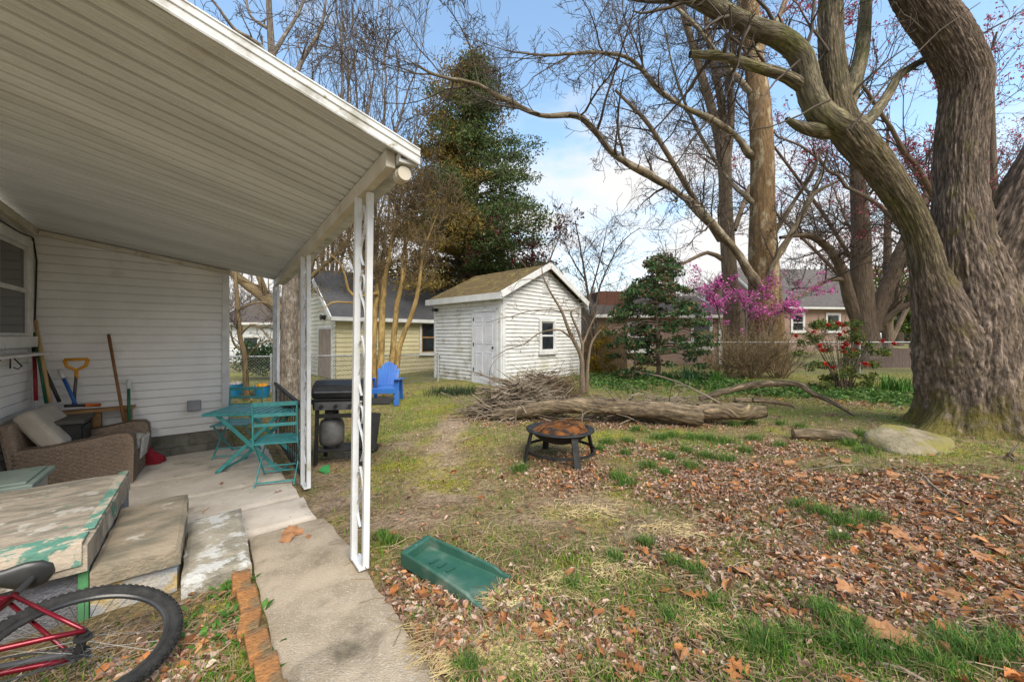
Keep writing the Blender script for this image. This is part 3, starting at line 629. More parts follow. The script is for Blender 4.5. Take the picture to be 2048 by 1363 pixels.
# bistro set, teal
def slat_chair(label, loc, rz):
    t = thing('folding_chair', label, 'chair', loc, rz, 'teal folding bistro chairs'); w_ = .42
    # local: back at y = -.20, front toward +y, seat height .45
    for sx in (-1, 1):
        x = sx*w_/2
        mb = MB(); mb.bar((x, -.215, .90), (x, -.19, .46), .026, .012, up=X); mb.bar((x, -.19, .46), (x*.98, .20, .0), .022, .010, up=X); mb.build('leg', m_teal, t)
        mb = MB(); x2 = x*.88; mb.bar((x2, .20, .44), (x2, -.24, .0), .020, .010, up=X); mb.build('leg', m_teal, t)
    for z_ in (.88, .76, .655):
        mb = MB(); mb.bar((-w_/2, -.213+.06*(.9-z_), z_), (w_/2, -.213+.06*(.9-z_), z_), .010, .045 if z_ > .8 else .034); mb.build('back_slat', m_teal, t, bevel=.003)
    mb = MB()
    for k in range(9): mb.bar((-w_/2+.01, -.19+.05*k, .455-.012*math.sin(k/8*math.pi)), (w_/2-.01, -.19+.05*k, .455-.012*math.sin(k/8*math.pi)), .012, .032, up=Y_)
    for k in range(9):
        x = -w_/2+.03+(w_-.06)*k/8; mb.bar((x, -.2, .450), (x, .22, .450), .016, .006, up=Z)
    mb.bar((-w_/2, -.2, .448), (-w_/2, .22, .448), .014, .022); mb.bar((w_/2, -.2, .448), (w_/2, .22, .448), .014, .022); mb.build('seat', m_teal, t)
    for q1, q2, th_ in (((-w_/2, .165, .045), (w_/2, .165, .045), .014), ((-w_/2*.88, -.205, .04), (w_/2*.88, -.205, .04), .014), ((-w_/2, .09, .13), (w_/2, .09, .13), .012)): mb = MB(); mb.bar(q1, q2, th_, th_); mb.build('stretcher', m_teal, t)
    return t
slat_chair('teal folding chair nearest the viewer, in front of the bistro table', Vector((-2.62, 4.30, -.11)), R(18))
slat_chair('teal folding chair behind the bistro table, against the house corner', Vector((-3.74, 5.18, -.12)), R(188))
tb = thing('bistro_table', 'teal slatted folding bistro table with crossed legs', 'table', Vector((-3.14, 4.74, -.115)), R(6))
mb = MB()
for k in range(11):
    x = -.44+.088*k; mb.bar((x, -.29, .715), (x, .29, .715), .058, .016)
mb.build('slats', m_teal, tb, bevel=.004)
mb = MB(); mb.bar((-.47, -.30, .70), (.47, -.30, .70), .03, .028); mb.bar((-.47, .30, .70), (.47, .30, .70), .03, .028); mb.bar((-.47, -.3, .702), (-.47, .3, .702), .028, .026); mb.bar((.47, -.3, .702), (.47, .3, .702), .028, .026); mb.build('frame', m_teal, tb, bevel=.004)
for sy in (-.24, .24):
    for sx in (-1, 1):
        y_ = sy+(.018 if sx > 0 else -.018); mb = MB(); mb.bar((sx*.34, y_, .69), (-sx*.36, y_, .01), .042, .016, up=Y_); mb.build('leg', m_teal, tb, bevel=.003)
for x, z_ in ((-.36, .02), (.36, .02), (0, .345)): mb = MB(); mb.bar((x, -.25, z_), (x, .25, z_), .020, .020); mb.build('stretcher', m_teal, tb)

# iron railing between the second and third posts
ir = hthing('iron_railing', 'low black iron railing with thin balusters between the awning posts', 'railing', PA-.02, PB+2.1, -.12)
mb = MB(); mb.bar((0, 0, .86), (0, 2.12, .90), .04, .03); mb.build('top_rail', m_iron, ir); mb = MB(); mb.bar((0, 0, .10), (0, 2.12, .10), .03, .025); mb.build('bottom_rail', m_iron, ir)
for k in range(17):
    mb = MB(); y = .06+k*.125; mb.bar((0, y, .0 if k in (0, 16) else .11), (0, y, .855+.02*y), .011, .011); mb.build('baluster', m_iron, ir)

# gas grill and its gas bottle
gl = thing('gas_grill', 'black gas grill on a wheeled cart behind the middle awning post', 'grill', Vector((-2.22, 5.02, -.13)), R(8))
m_enam = mat('black_enamel', (.014, .014, .015), (.022, .022, .022), scale=9, rough=.32, spec=.5); m_greyp = mat('grey_lid', (.11, .11, .115), (.07, .07, .075), scale=5, rough=.45)
pl = [(-.21, 0), (.21, 0), (.22, .08), (.17, .17), (.07, .215), (-.09, .215), (-.19, .16), (-.225, .07)]
mb = MB(); mb.prism(pl, (-.33, 0, .845), Y_, Z, X, .60); lid = mb.build('lid', m_enam, gl, bevel=.018)
mb = MB(); mb.tube([(-.27, -.235, .93), (-.27, -.275, .93), (.21, -.275, .93), (.21, -.235, .93)], .011, 8); mb.build('handle', m_greyp, lid)
mb = MB(); mb.prism([(-.21, .15), (.21, .15), (.17, 0), (-.17, 0)], (-.33, 0, .69), Y_, Z, X, .60); mb.build('firebox', m_enam, gl, bevel=.012)
mb = MB(); mb.box((-.03, -.215, .75), (.52, .03, .10)); pn = mb.build('control_panel', m_greyp, gl, bevel=.006)
for x in (-.2, -.03, .14): mb = MB(); mb.tube([(x, -.232, .75), (x, -.262, .75)], .022, 12); mb.build('knob', m_blackp, pn)
for x in (.47, -.53): mb = MB(); mb.box((x, -.02, .765), (.30, .40, .03)); mb.build('side_shelf', m_blackp, gl, bevel=.008)
for x, y, e in ((-.29, -.18, 0), (.29, -.18, .02), (-.29, .18, 0), (.29, .18, .02)):
    mb = MB(); mb.bar((x, y, .0 if x < 0 else .09), (x*.93, y, .70), .04, .04); mb.build('leg', m_blackp, gl, bevel=.004)
mb = MB(); mb.box((0, 0, .17), (.56, .34, .03)); mb.bar((-.27, -.18, .62), (.27, -.18, .62), .03, .05); mb.bar((.36, -.2, .66), (.30, -.2, .2), .02, .3, up=X); mb.build('cart_shelf', m_blackp, gl, bevel=.004)
for y in (-.24, .24):
    mb = MB(); mb.tube([(.31, y-.02, .085), (.31, y+.02, .085)], .085, 20); wh = mb.build('wheel', m_blackp, gl, bevel=.008); mb = MB(); mb.tube([(.31, y-.026, .085), (.31, y+.026, .085)], .04, 14); mb.build('hub', m_greyp, wh)
gb = thing('gas_bottle', 'pale grey propane bottle standing under the black grill', 'gas bottle', Vector((-2.36, 4.98, .056)))
MB().lathe([(.09, 0), (.095, .03), (.14, .05), (.152, .10), (.152, .28), (.13, .35), (.06, .385), (.035, .40), (.0, .40)], n=28).build('bottle_body', mat('grey_gas_paint', (.13, .13, .13), (.085, .08, .078), scale=7, rough=.5, dirt=(.18, .13, .09), dscale=6, dlo=.6), gb, smooth=True)
mb = MB(); mb.tube([(0, 0, .39), (0, 0, .47)], .018, 10); mb.tube([(-.03, 0, .45), (.05, 0, .45)], .016, 8); mb.build('valve', m_greyp, gb)
mb = MB()
for k in range(20):
    a = 2*math.pi*k/24; a2 = 2*math.pi*(k+1)/24; q = .085; mb.add([(q*math.cos(a), q*math.sin(a), .365), (q*math.cos(a2), q*math.sin(a2), .365), (q*math.cos(a2), q*math.sin(a2), .47), (q*math.cos(a), q*math.sin(a), .47)], [(0, 1, 2, 3)])
mb.build('collar', m_greyp, gb)
gp = G(650, 944); gs = thing('plastic_scrap', 'bent bright green plastic scrap lying beside the middle awning post', 'scrap', gp)
mb = MB(); mb.add([(-.07, .06, .05), (.0, .09, .07), (.075, -.03, .012), (.05, -.06, .006), (-.08, .0, .02)], [(0, 4, 3), (0, 3, 2), (0, 2, 1)]); o = mb.build('scrap_body', mat('bright_green_plastic', (.06, .30, .09), (.045, .24, .07), rough=.4), gs)
sdm = o.modifiers.new('thickness', 'SOLIDIFY'); sdm.thickness = .006

# ================================================================== bicycle lying on its side
hub = Vector((-1.86, 1.64, .17)); nn = Vector((.30, -.01, .95)).normalized(); f_ = Vector((-.91, .20, .30)); f_ = (f_-nn*f_.dot(nn)).normalized(); f_ = (Matrix.Rotation(R(48), 3, nn) @ f_).normalized(); nn = -nn; u_ = nn.cross(f_).normalized()
bk = bpy.data.objects.new('bicycle', None); COL.objects.link(bk); bk.matrix_world = Matrix(((f_.x, u_.x, nn.x, hub.x), (f_.y, u_.y, nn.y, hub.y), (f_.z, u_.z, nn.z, hub.z), (0, 0, 0, 1)))
tag(bk, 'red mountain bike lying on its side in front of the steps', 'bicycle')
m_tyre = mat('black_tyre_rubber', (.018, .018, .018), (.035, .034, .032), scale=20, rough=.75, bump=.3); m_redf = mat('metallic_red_frame', (.20, .008, .02), (.15, .006, .014), scale=6, rough=.25, metal=.4, spec=.6); m_rim = mat('black_rim', (.03, .03, .03), (.05, .05, .05), rough=.3, spec=.5); m_steel = mat('dull_steel', (.12, .12, .12), (.08, .08, .08), rough=.45, metal=.8)
def wheel(cx, cy, Rr=.31):
    wt = MB(); n, m_ = 96, 14; rt = .027; vs = []
    for i in range(n):
        a = 2*math.pi*i/n
        for j in range(m_):
            t = 2*math.pi*j/m_; q = Rr-rt*.0+rt*math.cos(t); vs.append((cx+q*math.cos(a), cy+q*math.sin(a), rt*1.05*math.sin(t)))
    wt.add(vs, [(i*m_+j, ((i+1) % n)*m_+j, ((i+1) % n)*m_+(j+1) % m_, i*m_+(j+1) % m_) for i in range(n) for j in range(m_)])
    for i in range(78):                 # knobbly tread
        a = 2*math.pi*i/78
        for j, t in enumerate((-.75, -.32, .32, .75)):
            aa_ = a+(.02 if j in (1, 2) else 0); q = Rr+rt*math.cos(t)*1.04; c = Vector((cx+q*math.cos(aa_), cy+q*math.sin(aa_), rt*1.1*math.sin(t)))
            rad = Vector((math.cos(aa_)*math.cos(t), math.sin(aa_)*math.cos(t), math.sin(t))); tan = Vector((-math.sin(aa_), math.cos(aa_), 0)); wt.box(c, (.013, .009, .008), M=Matrix((tan, rad.cross(tan), rad)).transposed())
    w_ = bpy.data.objects.new('wheel', None); COL.objects.link(w_); w_.parent = bk
    wt.build('tyre', m_tyre, w_)
    rm = MB(); vs = []; pf = [(-.012, .276), (-.013, .292), (.013, .292), (.012, .276), (.006, .270), (-.006, .270)]
    for i in range(n):
        a = 2*math.pi*i/n; vs += [(cx+q*math.cos(a), cy+q*math.sin(a), z_) for z_, q in pf]
    rm.add(vs, [(i*6+j, ((i+1) % n)*6+j, ((i+1) % n)*6+(j+1) % 6, i*6+(j+1) % 6) for i in range(n) for j in range(6)]); rm.build('rim', m_rim, w_)
    sp_ = MB()
    for i in range(32):
        a = 2*math.pi*i/32; zz = .03 if i % 2 else -.03; b_ = a+(.55 if (i//2) % 2 else -.55); sp_.tube([(cx+.02*math.cos(b_), cy+.02*math.sin(b_), zz), (cx+.272*math.cos(a), cy+.272*math.sin(a), 0)], .0013, 4, cap=False)
    sp_.build('spokes', m_steel, w_)
    hb = MB(); hb.tube([(cx, cy, -.055), (cx, cy, .055)], .016, 14); hb.tube([(cx, cy, .03), (cx, cy, .036)], .03, 14); hb.tube([(cx, cy, -.036), (cx, cy, -.03)], .03, 14); hb.tube([(cx, cy, -.075), (cx, cy, .075)], .006, 8)
    hb.build('hub', m_blackp, w_); return w_
wr = wheel(0, 0); wheel(1.02, 0)
cs = MB()
for r0, z0 in ((.038, .036), (.034, .04), (.029, .044), (.024, .048)): cs.tube([(0, 0, z0), (0, 0, z0+.002)], r0, 22)
cs.build('cassette', m_rim, bk)
fr_ = MB(); BBp = Vector((.42, -.03, 0)); STp = Vector((.30, .36, 0)); HTp = Vector((.80, .42, 0)); HBp = Vector((.84, .31, 0))
for s in (-1, 1):
    fr_.tube([(0, 0, s*.065), (.10, -.003, s*.06), (.30, -.02, s*.05), BBp+Vector((0, 0, s*.03))], [.010, .011, .012, .012], 10); fr_.tube([(0, 0, s*.065), STp+Vector((0, -.03, s*.02))], .008, 10); fr_.tube([HBp+Vector((.01, -.04, s*.02)), Vector((.89, .12, s*.05)), Vector((1.02, 0, s*.055))], .014, 10)
fr_.tube([BBp, STp], .017, 12); fr_.tube([STp+Vector((0, -.03, 0)), HTp], .017, 12); fr_.tube([BBp, HBp], .021, 12); fr_.tube([HTp+Vector((-.005, .03, 0)), HBp+Vector((.005, -.03, 0))], .021, 12); fr_.tube([BBp+Vector((0, 0, -.04)), BBp+Vector((0, 0, .04))], .024, 14)
fr_.build('frame', m_redf, bk, smooth=True)
cg = MB(); vs = []
for x_, y_, hh in ((-.055, .0, .045), (-.03, .035, .05), (.1, .035, .05), (.36, .075, .05), (.44, .06, .05), (.46, .0, .05), (.42, .05, .05), (.10, .012, .05), (.0, .012, .05)): pass
cg.prism([(-.05, -.005), (-.03, .035), (.06, .043), (.24, .035), (.24, .02), (.06, .02), (-.012, .012), (-.03, -.005)], (0, 0, .052), X, Y_, Z, .016); cg.build('chain_guard', m_greyp, bk, bevel=.004)
ch = MB(); ch.tube([(.0, .036, .04), (.42, .055, .04)], .004, 6); ch.tube([(.0, -.036, .04), (.42, -.115, .04)], .004, 6); ch.build('chain', m_rim, bk)
cr_ = MB(); n = 34; vs = []
for i in range(n*2):
    a = math.pi*i/n; q = .088 if i % 2 else .080; vs.append((BBp.x+q*math.cos(a), BBp.y+q*math.sin(a)))
cr_.prism(vs, (0, 0, .042), X, Y_, Z, .004); cr_.build('chainring', m_rim, bk)
pd = MB(); ce = BBp+Vector((-.09, .115, .06)); pd.bar(BBp+Vector((0, 0, .055)), ce, .024, .012); pd.bar(BBp+Vector((0, 0, -.055)), BBp+Vector((.09, -.115, -.06)), .024, .012); pd.build('crank', m_rim, bk)
pd = MB(); pd.box(ce+Vector((0, 0, .06)), (.10, .075, .022)); pd.box(ce+Vector((0, 0, .06)), (.085, .06, .03)); pp = pd.build('pedal', m_blackp, bk, bevel=.005)
pd = MB()
for s in (-1, 1): pd.box(ce+Vector((.0, s*.039, .06)), (.07, .005, .014)); pd.box(ce+Vector((s*.051, 0, .06)), (.005, .05, .014))
pd.build('reflector', c_org, pp)
sd_ = MB(); sd_.tube([STp, Vector((.275, .49, 0))], .013, 10); sd_.build('seat_post', m_steel, bk)
ss = MB(); n = 16; vs = []
for i, (x_, ww, hh) in enumerate(((.115, .01, .01), (.13, .05, .026), (.17, .072, .04), (.22, .07, .042), (.28, .042, .036), (.34, .026, .03), (.40, .022, .026), (.425, .008, .01))):
    for k in range(n):
        a = 2*math.pi*k/n; vs.append((x_+.10, .49+hh*.7*math.sin(a)-.004*(i-3), ww*math.cos(a)))
ss.add(vs, [(i*n+k, i*n+(k+1) % n, (i+1)*n+(k+1) % n, (i+1)*n+k) for i in range(7) for k in range(n)]+[tuple(range(n-1, -1, -1)), tuple(7*n+k for k in range(n))]); ss.build('saddle', mat('black_vinyl', (.03, .03, .03), (.045, .045, .044), scale=12, rough=.35, spec=.5), bk, smooth=True)
hbm = MB(); hbm.tube([(.77, .53, -.30), (.80, .50, -.1), (.79, .47, 0), (.80, .50, .1), (.77, .53, .30)], .012, 10); hbm.tube([HTp, (.79, .47, 0)], .014, 10); hbm.build('handlebar', m_rim, bk)
# ================================================================== white garden shed
m_shed = mat('white_shed_boards', (.74, .735, .715), (.63, .63, .61), scale=3, stretch=(1, 1, 4), rough=.7, bump=.15, bscale=40, dirt=(.50, .50, .36), dscale=.9, dlo=.55, dhi=.8, spots=(.42, .36, .30), sscale=28, slo=.70, moss=(-.7, .45, (.44, .40, .28)))
m_shedt = mat('white_shed_trim', (.72, .72, .71), (.62, .62, .60), scale=5, rough=.6, dirt=(.40, .42, .28), dscale=4, dlo=.58, dhi=.8)
m_moss = mat('mossy_shingles', (.19, .13, .05), (.095, .07, .04), scale=9, detail=9, rough=1, bump=1.6, bscale=30, dirt=(.24, .20, .06), dscale=3.2, dlo=.5, dhi=.7)
m_door = mat('white_door_paint', (.68, .68, .71), (.60, .60, .63), scale=3, rough=.4, dirt=(.45, .44, .42), dscale=3, dlo=.62)
sc_ = P(1003, 765, 10.0); SA = R(137); 
shed = thing('garden_shed', 'small white clapboard garden shed with a mossy roof and a panelled door', 'shed', sc_, rot=(0, 0, SA-R(90)))
# local: +y runs along the door side away from the corner, +x along the gable side
LY, LX, HS, RZ = 2.95, 3.75, 2.34, .92; APX = LX/2
def topg(z): return
sh_ = MB()
siding(sh_, (0, 0, 0), Y_, -X, lambda z: 0, lambda z: LY, -.30, HS, .108, .022)
siding(sh_, (0, 0, 0), X, -Y_, lambda z: max(0, (z-HS)/RZ*APX), lambda z: min(LX, LX-(z-HS)/RZ*APX), -.30, HS+RZ-.02, .108, .022)
siding(sh_, (LX, 0, 0), Y_, X, lambda z: 0, lambda z: LY, -.3, HS, .108, .022)
sh_.box((LX/2, LY/2, HS/2-.16), (LX-.03, LY-.03, HS+.3)); sh_.prism([(0.01, HS-.02), (LX-.01, HS-.02), (APX, HS+RZ-.03)], (0, .012, 0), X, Z, Y_, LY-.02)
sh_.build('wall', m_shed, shed)
for c_b, s_b in (((-.012, .05, HS/2-.15), (.055, .12, HS+.29)), ((.06, -.017, HS/2-.15), (.125, .05, HS+.29)), ((LX-.04, -.015, HS/2-.15), (.10, .05, HS+.29)), ((-.012, LY-.03, HS/2-.15), (.05, .08, HS+.29))): t = MB(); t.box(c_b, s_b); t.build('corner_board', m_shedt, shed, bevel=.006)
t = MB(); sl_ = math.hypot(APX, RZ); ov = .22
for s in (0, 1):
    n_ = 26; vs = []
    for i in range(n_+1):
        q = -ov+(sl_+ov)*i/n_
        for j in range(25):
            y = -.20+(LY+.4)*j/24; x = q/sl_*APX; z = HS+.06+q/sl_*RZ+.018*float(vnoise(x*9+s*5, y*9))+.02*(1 if i % 4 == 0 else 0)*.5
            vs.append((x if s == 0 else LX-x, y, z+.03))
    f_s = [(i*25+j, (i+1)*25+j, (i+1)*25+j+1, i*25+j+1) for i in range(n_) for j in range(24)]
    t.add(vs, f_s if s else [q[::-1] for q in f_s])
t.build('roof', m_moss, shed, smooth=False)
t = MB()
for s in (0, 1):
    e0 = (-ov, HS-ov/sl_*RZ+.055) ; 
    A0 = Vector((-.21 if s == 0 else LX+.21, -.205, HS-.10+.055)); B0 = Vector((APX, -.205, HS+RZ+.055)); t.bar(A0, B0, .03, .17, up=Z)
t.bar((-.215, -.20, HS-.07), (-.215, LY+.2, HS-.07), .03, .17); t.bar((LX+.215, -.20, HS-.07), (LX+.215, LY+.2, HS-.07), .03, .17)
t.box((-.10, LY/2, HS-.145), (.20, LY+.38, .015)); t.build('fascia', m_shedt, shed, bevel=.004)
d = MB(); d.box((-.03, .62, .86), (.04, .86, 2.02)); dd = d.build('door', m_door, shed, bevel=.004)
d = MB(); 
for yy in (.42, .82):
    for z0, hh in ((.22, .56), (1.02, .52), (1.62, .14)):
        for (a, b, c, e) in ((yy-.14, yy+.14, z0, z0+.02), (yy-.14, yy+.14, z0+hh-.02, z0+hh), (yy-.14, yy-.12, z0+.02, z0+hh-.02), (yy+.12, yy+.14, z0+.02, z0+hh-.02)): d.box((-.053, (a+b)/2, (c+e)/2), (.012, b-a, e-c))
        d.box((-.051, yy, z0+hh/2), (.010, .20, hh-.10))
d.build('panel', m_door, dd, bevel=.003)
d = MB(); d.lathe([(.0, 0), (.02, 0), (.03, .03), (.0, .05)], c=(-.05, .27, .92), n=12, M=Matrix.Rotation(R(-90), 3, 'Y')); d.build('knob', m_iron, dd)
d = MB()
for z_ in (.3, 1.0, 1.7): d.box((-.055, 1.055, z_), (.012, .03, .1))
d.build('hinge', m_iron, dd)
d = MB(); d.box((-.022, 1.10, .87), (.06, .08, 2.06)); d.box((-.022, .15, .87), (.06, .07, 2.06)); d.box((-.022, .62, 1.93), (.06, .86, .08)); d.build('door_frame', m_shedt, shed, bevel=.004)
sash_window(shed, (1.62, -.034, .80), X, -Y_, .62, .86, m_shedt, m_glass, fr=.09, proud=.035)
d = MB(); d.box((APX, -.02, HS+.36), (.36, .03, .42)); 
for k in range(6): d.box((APX, -.04, HS+.20+.065*k), (.30, .03, .03), M=Matrix.Rotation(R(30), 3, 'X'))
d.build('gable_vent', m_shedt, shed)
d = MB(); d.lathe([(.0, 0), (.05, 0), (.055, .05), (.04, .10), (.06, .16), (.0, .17)], c=(-.03, LY-.14, HS-.30), n=14, M=Matrix.Rotation(R(-90), 3, 'Y')); d.build('outdoor_lamp', m_blackp, shed)

# ================================================================== the neighbours' buildings
m_yel = mat('pale_yellow_siding', (.60, .54, .33), (.54, .48, .29), scale=2, rough=.6, dirt=(.40, .36, .24), dscale=1.2, dlo=.6); m_cream = mat('cream_siding', (.66, .64, .52), (.60, .57, .45), scale=2, rough=.6, dirt=(.44, .42, .33), dscale=1.2, dlo=.6)
m_shing = mat('dark_asphalt_shingles', (.065, .065, .070), (.095, .094, .097), scale=14, stretch=(1, 1, 3), rough=.95, bump=.6, bscale=40); m_wframe = mat('white_window_frame', (.66, .66, .64), (.58, .58, .55), scale=5, rough=.5)
m_woodsash = mat('orange_wood_sash', (.42, .25, .10), (.34, .19, .07), scale=6, rough=.6); m_curt = mat('faded_taupe_curtain', (.34, .28, .24), (.24, .20, .17), scale=4, stretch=(6, 6, .6), rough=.95, bump=.3)
def gable_house(name, label, loc, rz, Lx, Ly, h, rise, m_wall, m_roof, m_g=None, over=.25, pitch=.16, base=-.6, lapped=True):
    """ridge along local x (long side faces -y); gable ends at x = 0 and x = Lx."""
    t = thing(name, label, 'house', loc, rz); w = MB(); g = MB()
    if lapped:
        siding(w, (0, 0, 0), X, -Y_, lambda z: 0, lambda z: Lx, base, h, pitch, .02)
        siding(g, (0, 0, 0), Y_, -X, lambda z: max(0, (z-h)/rise*Ly/2), lambda z: min(Ly, Ly-(z-h)/rise*Ly/2), base, h+rise-.03, pitch, .02)
    w.box((Lx/2, Ly/2, (h+base)/2), (Lx-.02, Ly-.02, h-base)); w.build('wall', m_wall, t)
    g.prism([(0.0, h-.02), (Ly, h-.02), (Ly/2, h+rise)], (.015, 0, 0), Y_, Z, X, Lx-.03); g.build('gable', m_g or m_wall, t)
    r = MB(); dz = rise/(Ly/2)*over
    for y0, y1, s in ((-over, Ly/2, 1), (Ly+over, Ly/2, -1)):
        nx, ny = 24, 10; vs = []
        for i in range(nx+1):
            for j in range(ny+1):
                q = j/ny; vs.append((-over+(Lx+2*over)*i/nx, y0+(y1-y0)*q, h-dz+(rise+dz)*q+.10+.012*(float(vnoise(i*3.7, j*3.1+s))-.5)))
        r.add(vs, [(i*(ny+1)+j, (i+1)*(ny+1)+j, (i+1)*(ny+1)+j+1, i*(ny+1)+j+1) for i in range(nx) for j in range(ny)])
    r.build('roof', m_roof, t)
    f = MB()
    for x in (-over, Lx+over):
        f.bar((x, -over, h-dz+.02), (x, Ly/2, h+rise+.02), .04, .16); f.bar((x, Ly+over, h-dz+.02), (x, Ly/2, h+rise+.02), .04, .16)
    f.box((Lx/2, -over-.02, h-dz+.03), (Lx+2*over, .09, .13)); f.box((Lx/2, -over/2, h-dz-.05), (Lx+2*over-.1, over, .02)); f.build('fascia', m_wframe, t)
    return t
yg = gable_house('yellow_garage', 'pale yellow sided garage with a dark shingle roof behind the left chain-link fence', P(672, 752, 13.0), R(43), 5.2, 4.6, 2.12, 1.75, m_yel, m_shing, m_cream)
sash_window(yg, (3.25, -.035, .72), X, -Y_, .95, 1.18, m_wframe, m_glass, m_woodsash, fr=.09)
d = MB()
for k in range(30):
    y = .40+.045*k; d.bar((-.03-.018*(k % 3), y, -.1), (-.03-.012*((k+1) % 3), y+.01*math.sin(k), 1.62), .03, .045, up=X)
d.build('curtain', m_curt, yg); d = MB(); d.box((-.02, .34, .8), (.06, .08, 1.9)); d.box((-.02, 1.80, .8), (.06, .08, 1.9)); d.box((-.02, 1.07, 1.70), (.06, 1.38, .08)); d.box((-.015, 1.07, 1.45), (.03, 1.36, .42)); d.build('door_frame', m_wframe, yg)
d = MB(); d.lathe([(0, 0), (.09, 0), (.07, .1), (.11, .16), (0, .17)], c=(-.02, 1.1, 2.05), n=12, M=Matrix.Rotation(R(-90), 3, 'Y')); d.build('outdoor_lamp', m_blackp, yg)

m_tan = mat('tan_stucco_wall', (.34, .24, .19), (.30, .21, .165), scale=1.5, rough=.9, bump=.2, dirt=(.22, .15, .12), dscale=.7, dlo=.55); m_brroof = mat('brown_shingles', (.10, .082, .07), (.075, .06, .05), scale=10, rough=.95, bump=.4); m_rust = mat('red_brown_shingles', (.16, .075, .05), (.12, .055, .04), scale=10, rough=.95, bump=.4)
bh = gable_house('brown_house', 'low tan house with white-framed windows behind the holly bush', P(1195, 742, 17.0), R(4), 5.75, 5.0, 2.55, 1.0, m_tan, m_brroof, lapped=False, over=.3)
sash_window(bh, (4.42, -.02, 1.05), X, -Y_, .82, 1.25, m_wframe, m_glass, fr=.10); sash_window(bh, (1.45, -.02, .95), X, -Y_, 1.0, 1.15, m_wframe, m_glass, fr=.10)
d = MB(); d.box((5.70, -.03, 1.3), (.16, .08, 2.5)); d.build('corner_board', m_wframe, bh); d = MB(); d.box((1.1, 1.8, 2.9), (1.5, 1.6, 1.6)); d.build('chimney_block', m_rust, bh)
bh2 = gable_house('gabled_house', 'distant tan house with a tall dark brown roof and small chimney', P(1540, 668, 27.0), R(7), 8.6, 8.0, 2.15, 3.2, m_tan, mat('dark_brown_shingles', (.125, .11, .102), (.09, .08, .075), scale=6, rough=.95, bump=.3), lapped=False, over=.4, base=-1.8)
sash_window(bh2, (1.75, -.02, .25), X, -Y_, .85, 1.15, m_wframe, m_glass, fr=.14); sash_window(bh2, (4.55, -.02, .25), X, -Y_, .95, 1.15, m_wframe, m_glass, fr=.14)
d = MB(); d.box((2.2, 4.0, 5.3), (.7, .6, 1.6)); d.box((2.2, 4.0, 6.13), (.8, .7, .1)); d.build('chimney', m_rust, bh2)
wh_ = gable_house('white_house', 'far white house with a dark roof seen between the end wall and oak trunk', P(440, 750, 22.0), R(-6), 4.2, 6.0, 3.1, 1.6, mat('white_far_siding', (.62, .63, .63), (.56, .57, .57), scale=2, rough=.7), m_brroof, over=.3, pitch=.2)
sash_window(wh_, (1.5, -.035, 1.0), X, -Y_, .9, 1.2, m_wframe, m_glass, fr=.12)
bl_ = gable_house('blue_house', 'far pale blue house beyond the left fence beside the oak trunk', P(522, 752, 24.0), R(4), 4.4, 5.0, 3.0, 1.2, mat('pale_blue_siding', (.24, .36, .44), (.20, .31, .38), scale=2, rough=.7), m_brroof, over=.25, pitch=.2)
sash_window(bl_, (.9, -.035, 1.2), X, -Y_, .8, 1.1, m_wframe, m_glass, fr=.12)
wf = thing('white_building', 'long low white building far behind the maple trunk', 'building', P(1740, 690, 42), R(4))
d = MB(); d.box((6, 3, 1.0), (12, 6, 4.2)); d.build('wall', m_wframe, wf); d = MB(); d.prism([(-.4, 3.1), (6.4, 3.1), (3, 4.2)], (-.4, 0, 0), Y_, Z, X, 12.8); d.build('roof', m_brroof, wf)
ub = thing('utility_pole', 'bare utility pole rising above the tan house roof', 'pole', P(1343, 700, 30)); d = MB(); d.tube([(0, 0, -1), (0, 0, 6.4+1.2)], [.15, .12], 10); d.build('pole', m_brroof, ub); d = MB(); d.bar((-.9, 0, 6.9), (.9, 0, 6.9), .1, .12); d.build('crossarm', m_brroof, ub)

# ================================================================== chain-link fences
m_galv = mat('galvanised_wire', (.30, .30, .29), (.20, .20, .195), scale=9, rough=.5, metal=.5); m_galv2 = mat('galvanised_pipe', (.42, .43, .43), (.32, .32, .31), scale=6, rough=.45, metal=.4)
def chain_link(label, pts, h, posts, wr=.004, cell=.085, slat=None):
    """pts: ground points of the run (world); each post a part, one wire mesh."""
    o = Vector(pts[0]); t = thing('chain_link_fence', label, 'fence', o); q, _ = spline([Vector(p)-o for p in pts], .4)
    mb = MB(); mb.tube([Vector(p)+Z*h for p in q], .021, 8); mb.build('top_rail', m_galv2, t, smooth=True)
    L_ = np.concatenate([[0], np.cumsum(np.linalg.norm(np.diff(q, axis=0), axis=1))]); T_ = L_[-1]
    def at(s): return Vector((np.interp(s, L_, q[:, 0]), np.interp(s, L_, q[:, 1]), np.interp(s, L_, q[:, 2])))
    PT, RD = [], []
    for k in range(int(-h/cell), int(T_/cell)):
        for dr in (1, -1):
            s0 = k*cell if dr > 0 else k*cell+h; a = []; 
            for u in (0, .5, 1):
                s = min(max(s0+dr*u*h, 0), T_); a.append(at(s)+Z*(.03+u*(h-.04)))
            PT.append([tuple(v) for v in a]); RD.append([wr]*3)
    w = MB(); tubes(w, np.array(PT), np.array(RD), 3); w.build('wire_mesh', m_galv, t)
    for s in posts:
        p = at(s*T_); mb = MB(); mb.tube([p-Z*.2, p+Z*(h+.04)], .028, 10); mb.lathe([(.032, 0), (.032, .02), (0, .05)], c=p+Z*(h+.035), n=10); mb.build('fence_post', m_galv2, t)
    return t
fl = [P(440, 790, 10.0), P(560, 787, 10.2), P(700, 778, 10.6), P(880, 772, 11.0)]
chain_link('chain-link fence with a dark rail running left of the white shed', [Vector((p.x, p.y, -.02)) for p in fl], .98, (.22, .62, .99))
fr2 = [P(1250, 760, 12.0), P(1437, 756, 12.3), P(1650, 750, 12.6), P(1900, 744, 13.0), P(2140, 740, 13.4)]
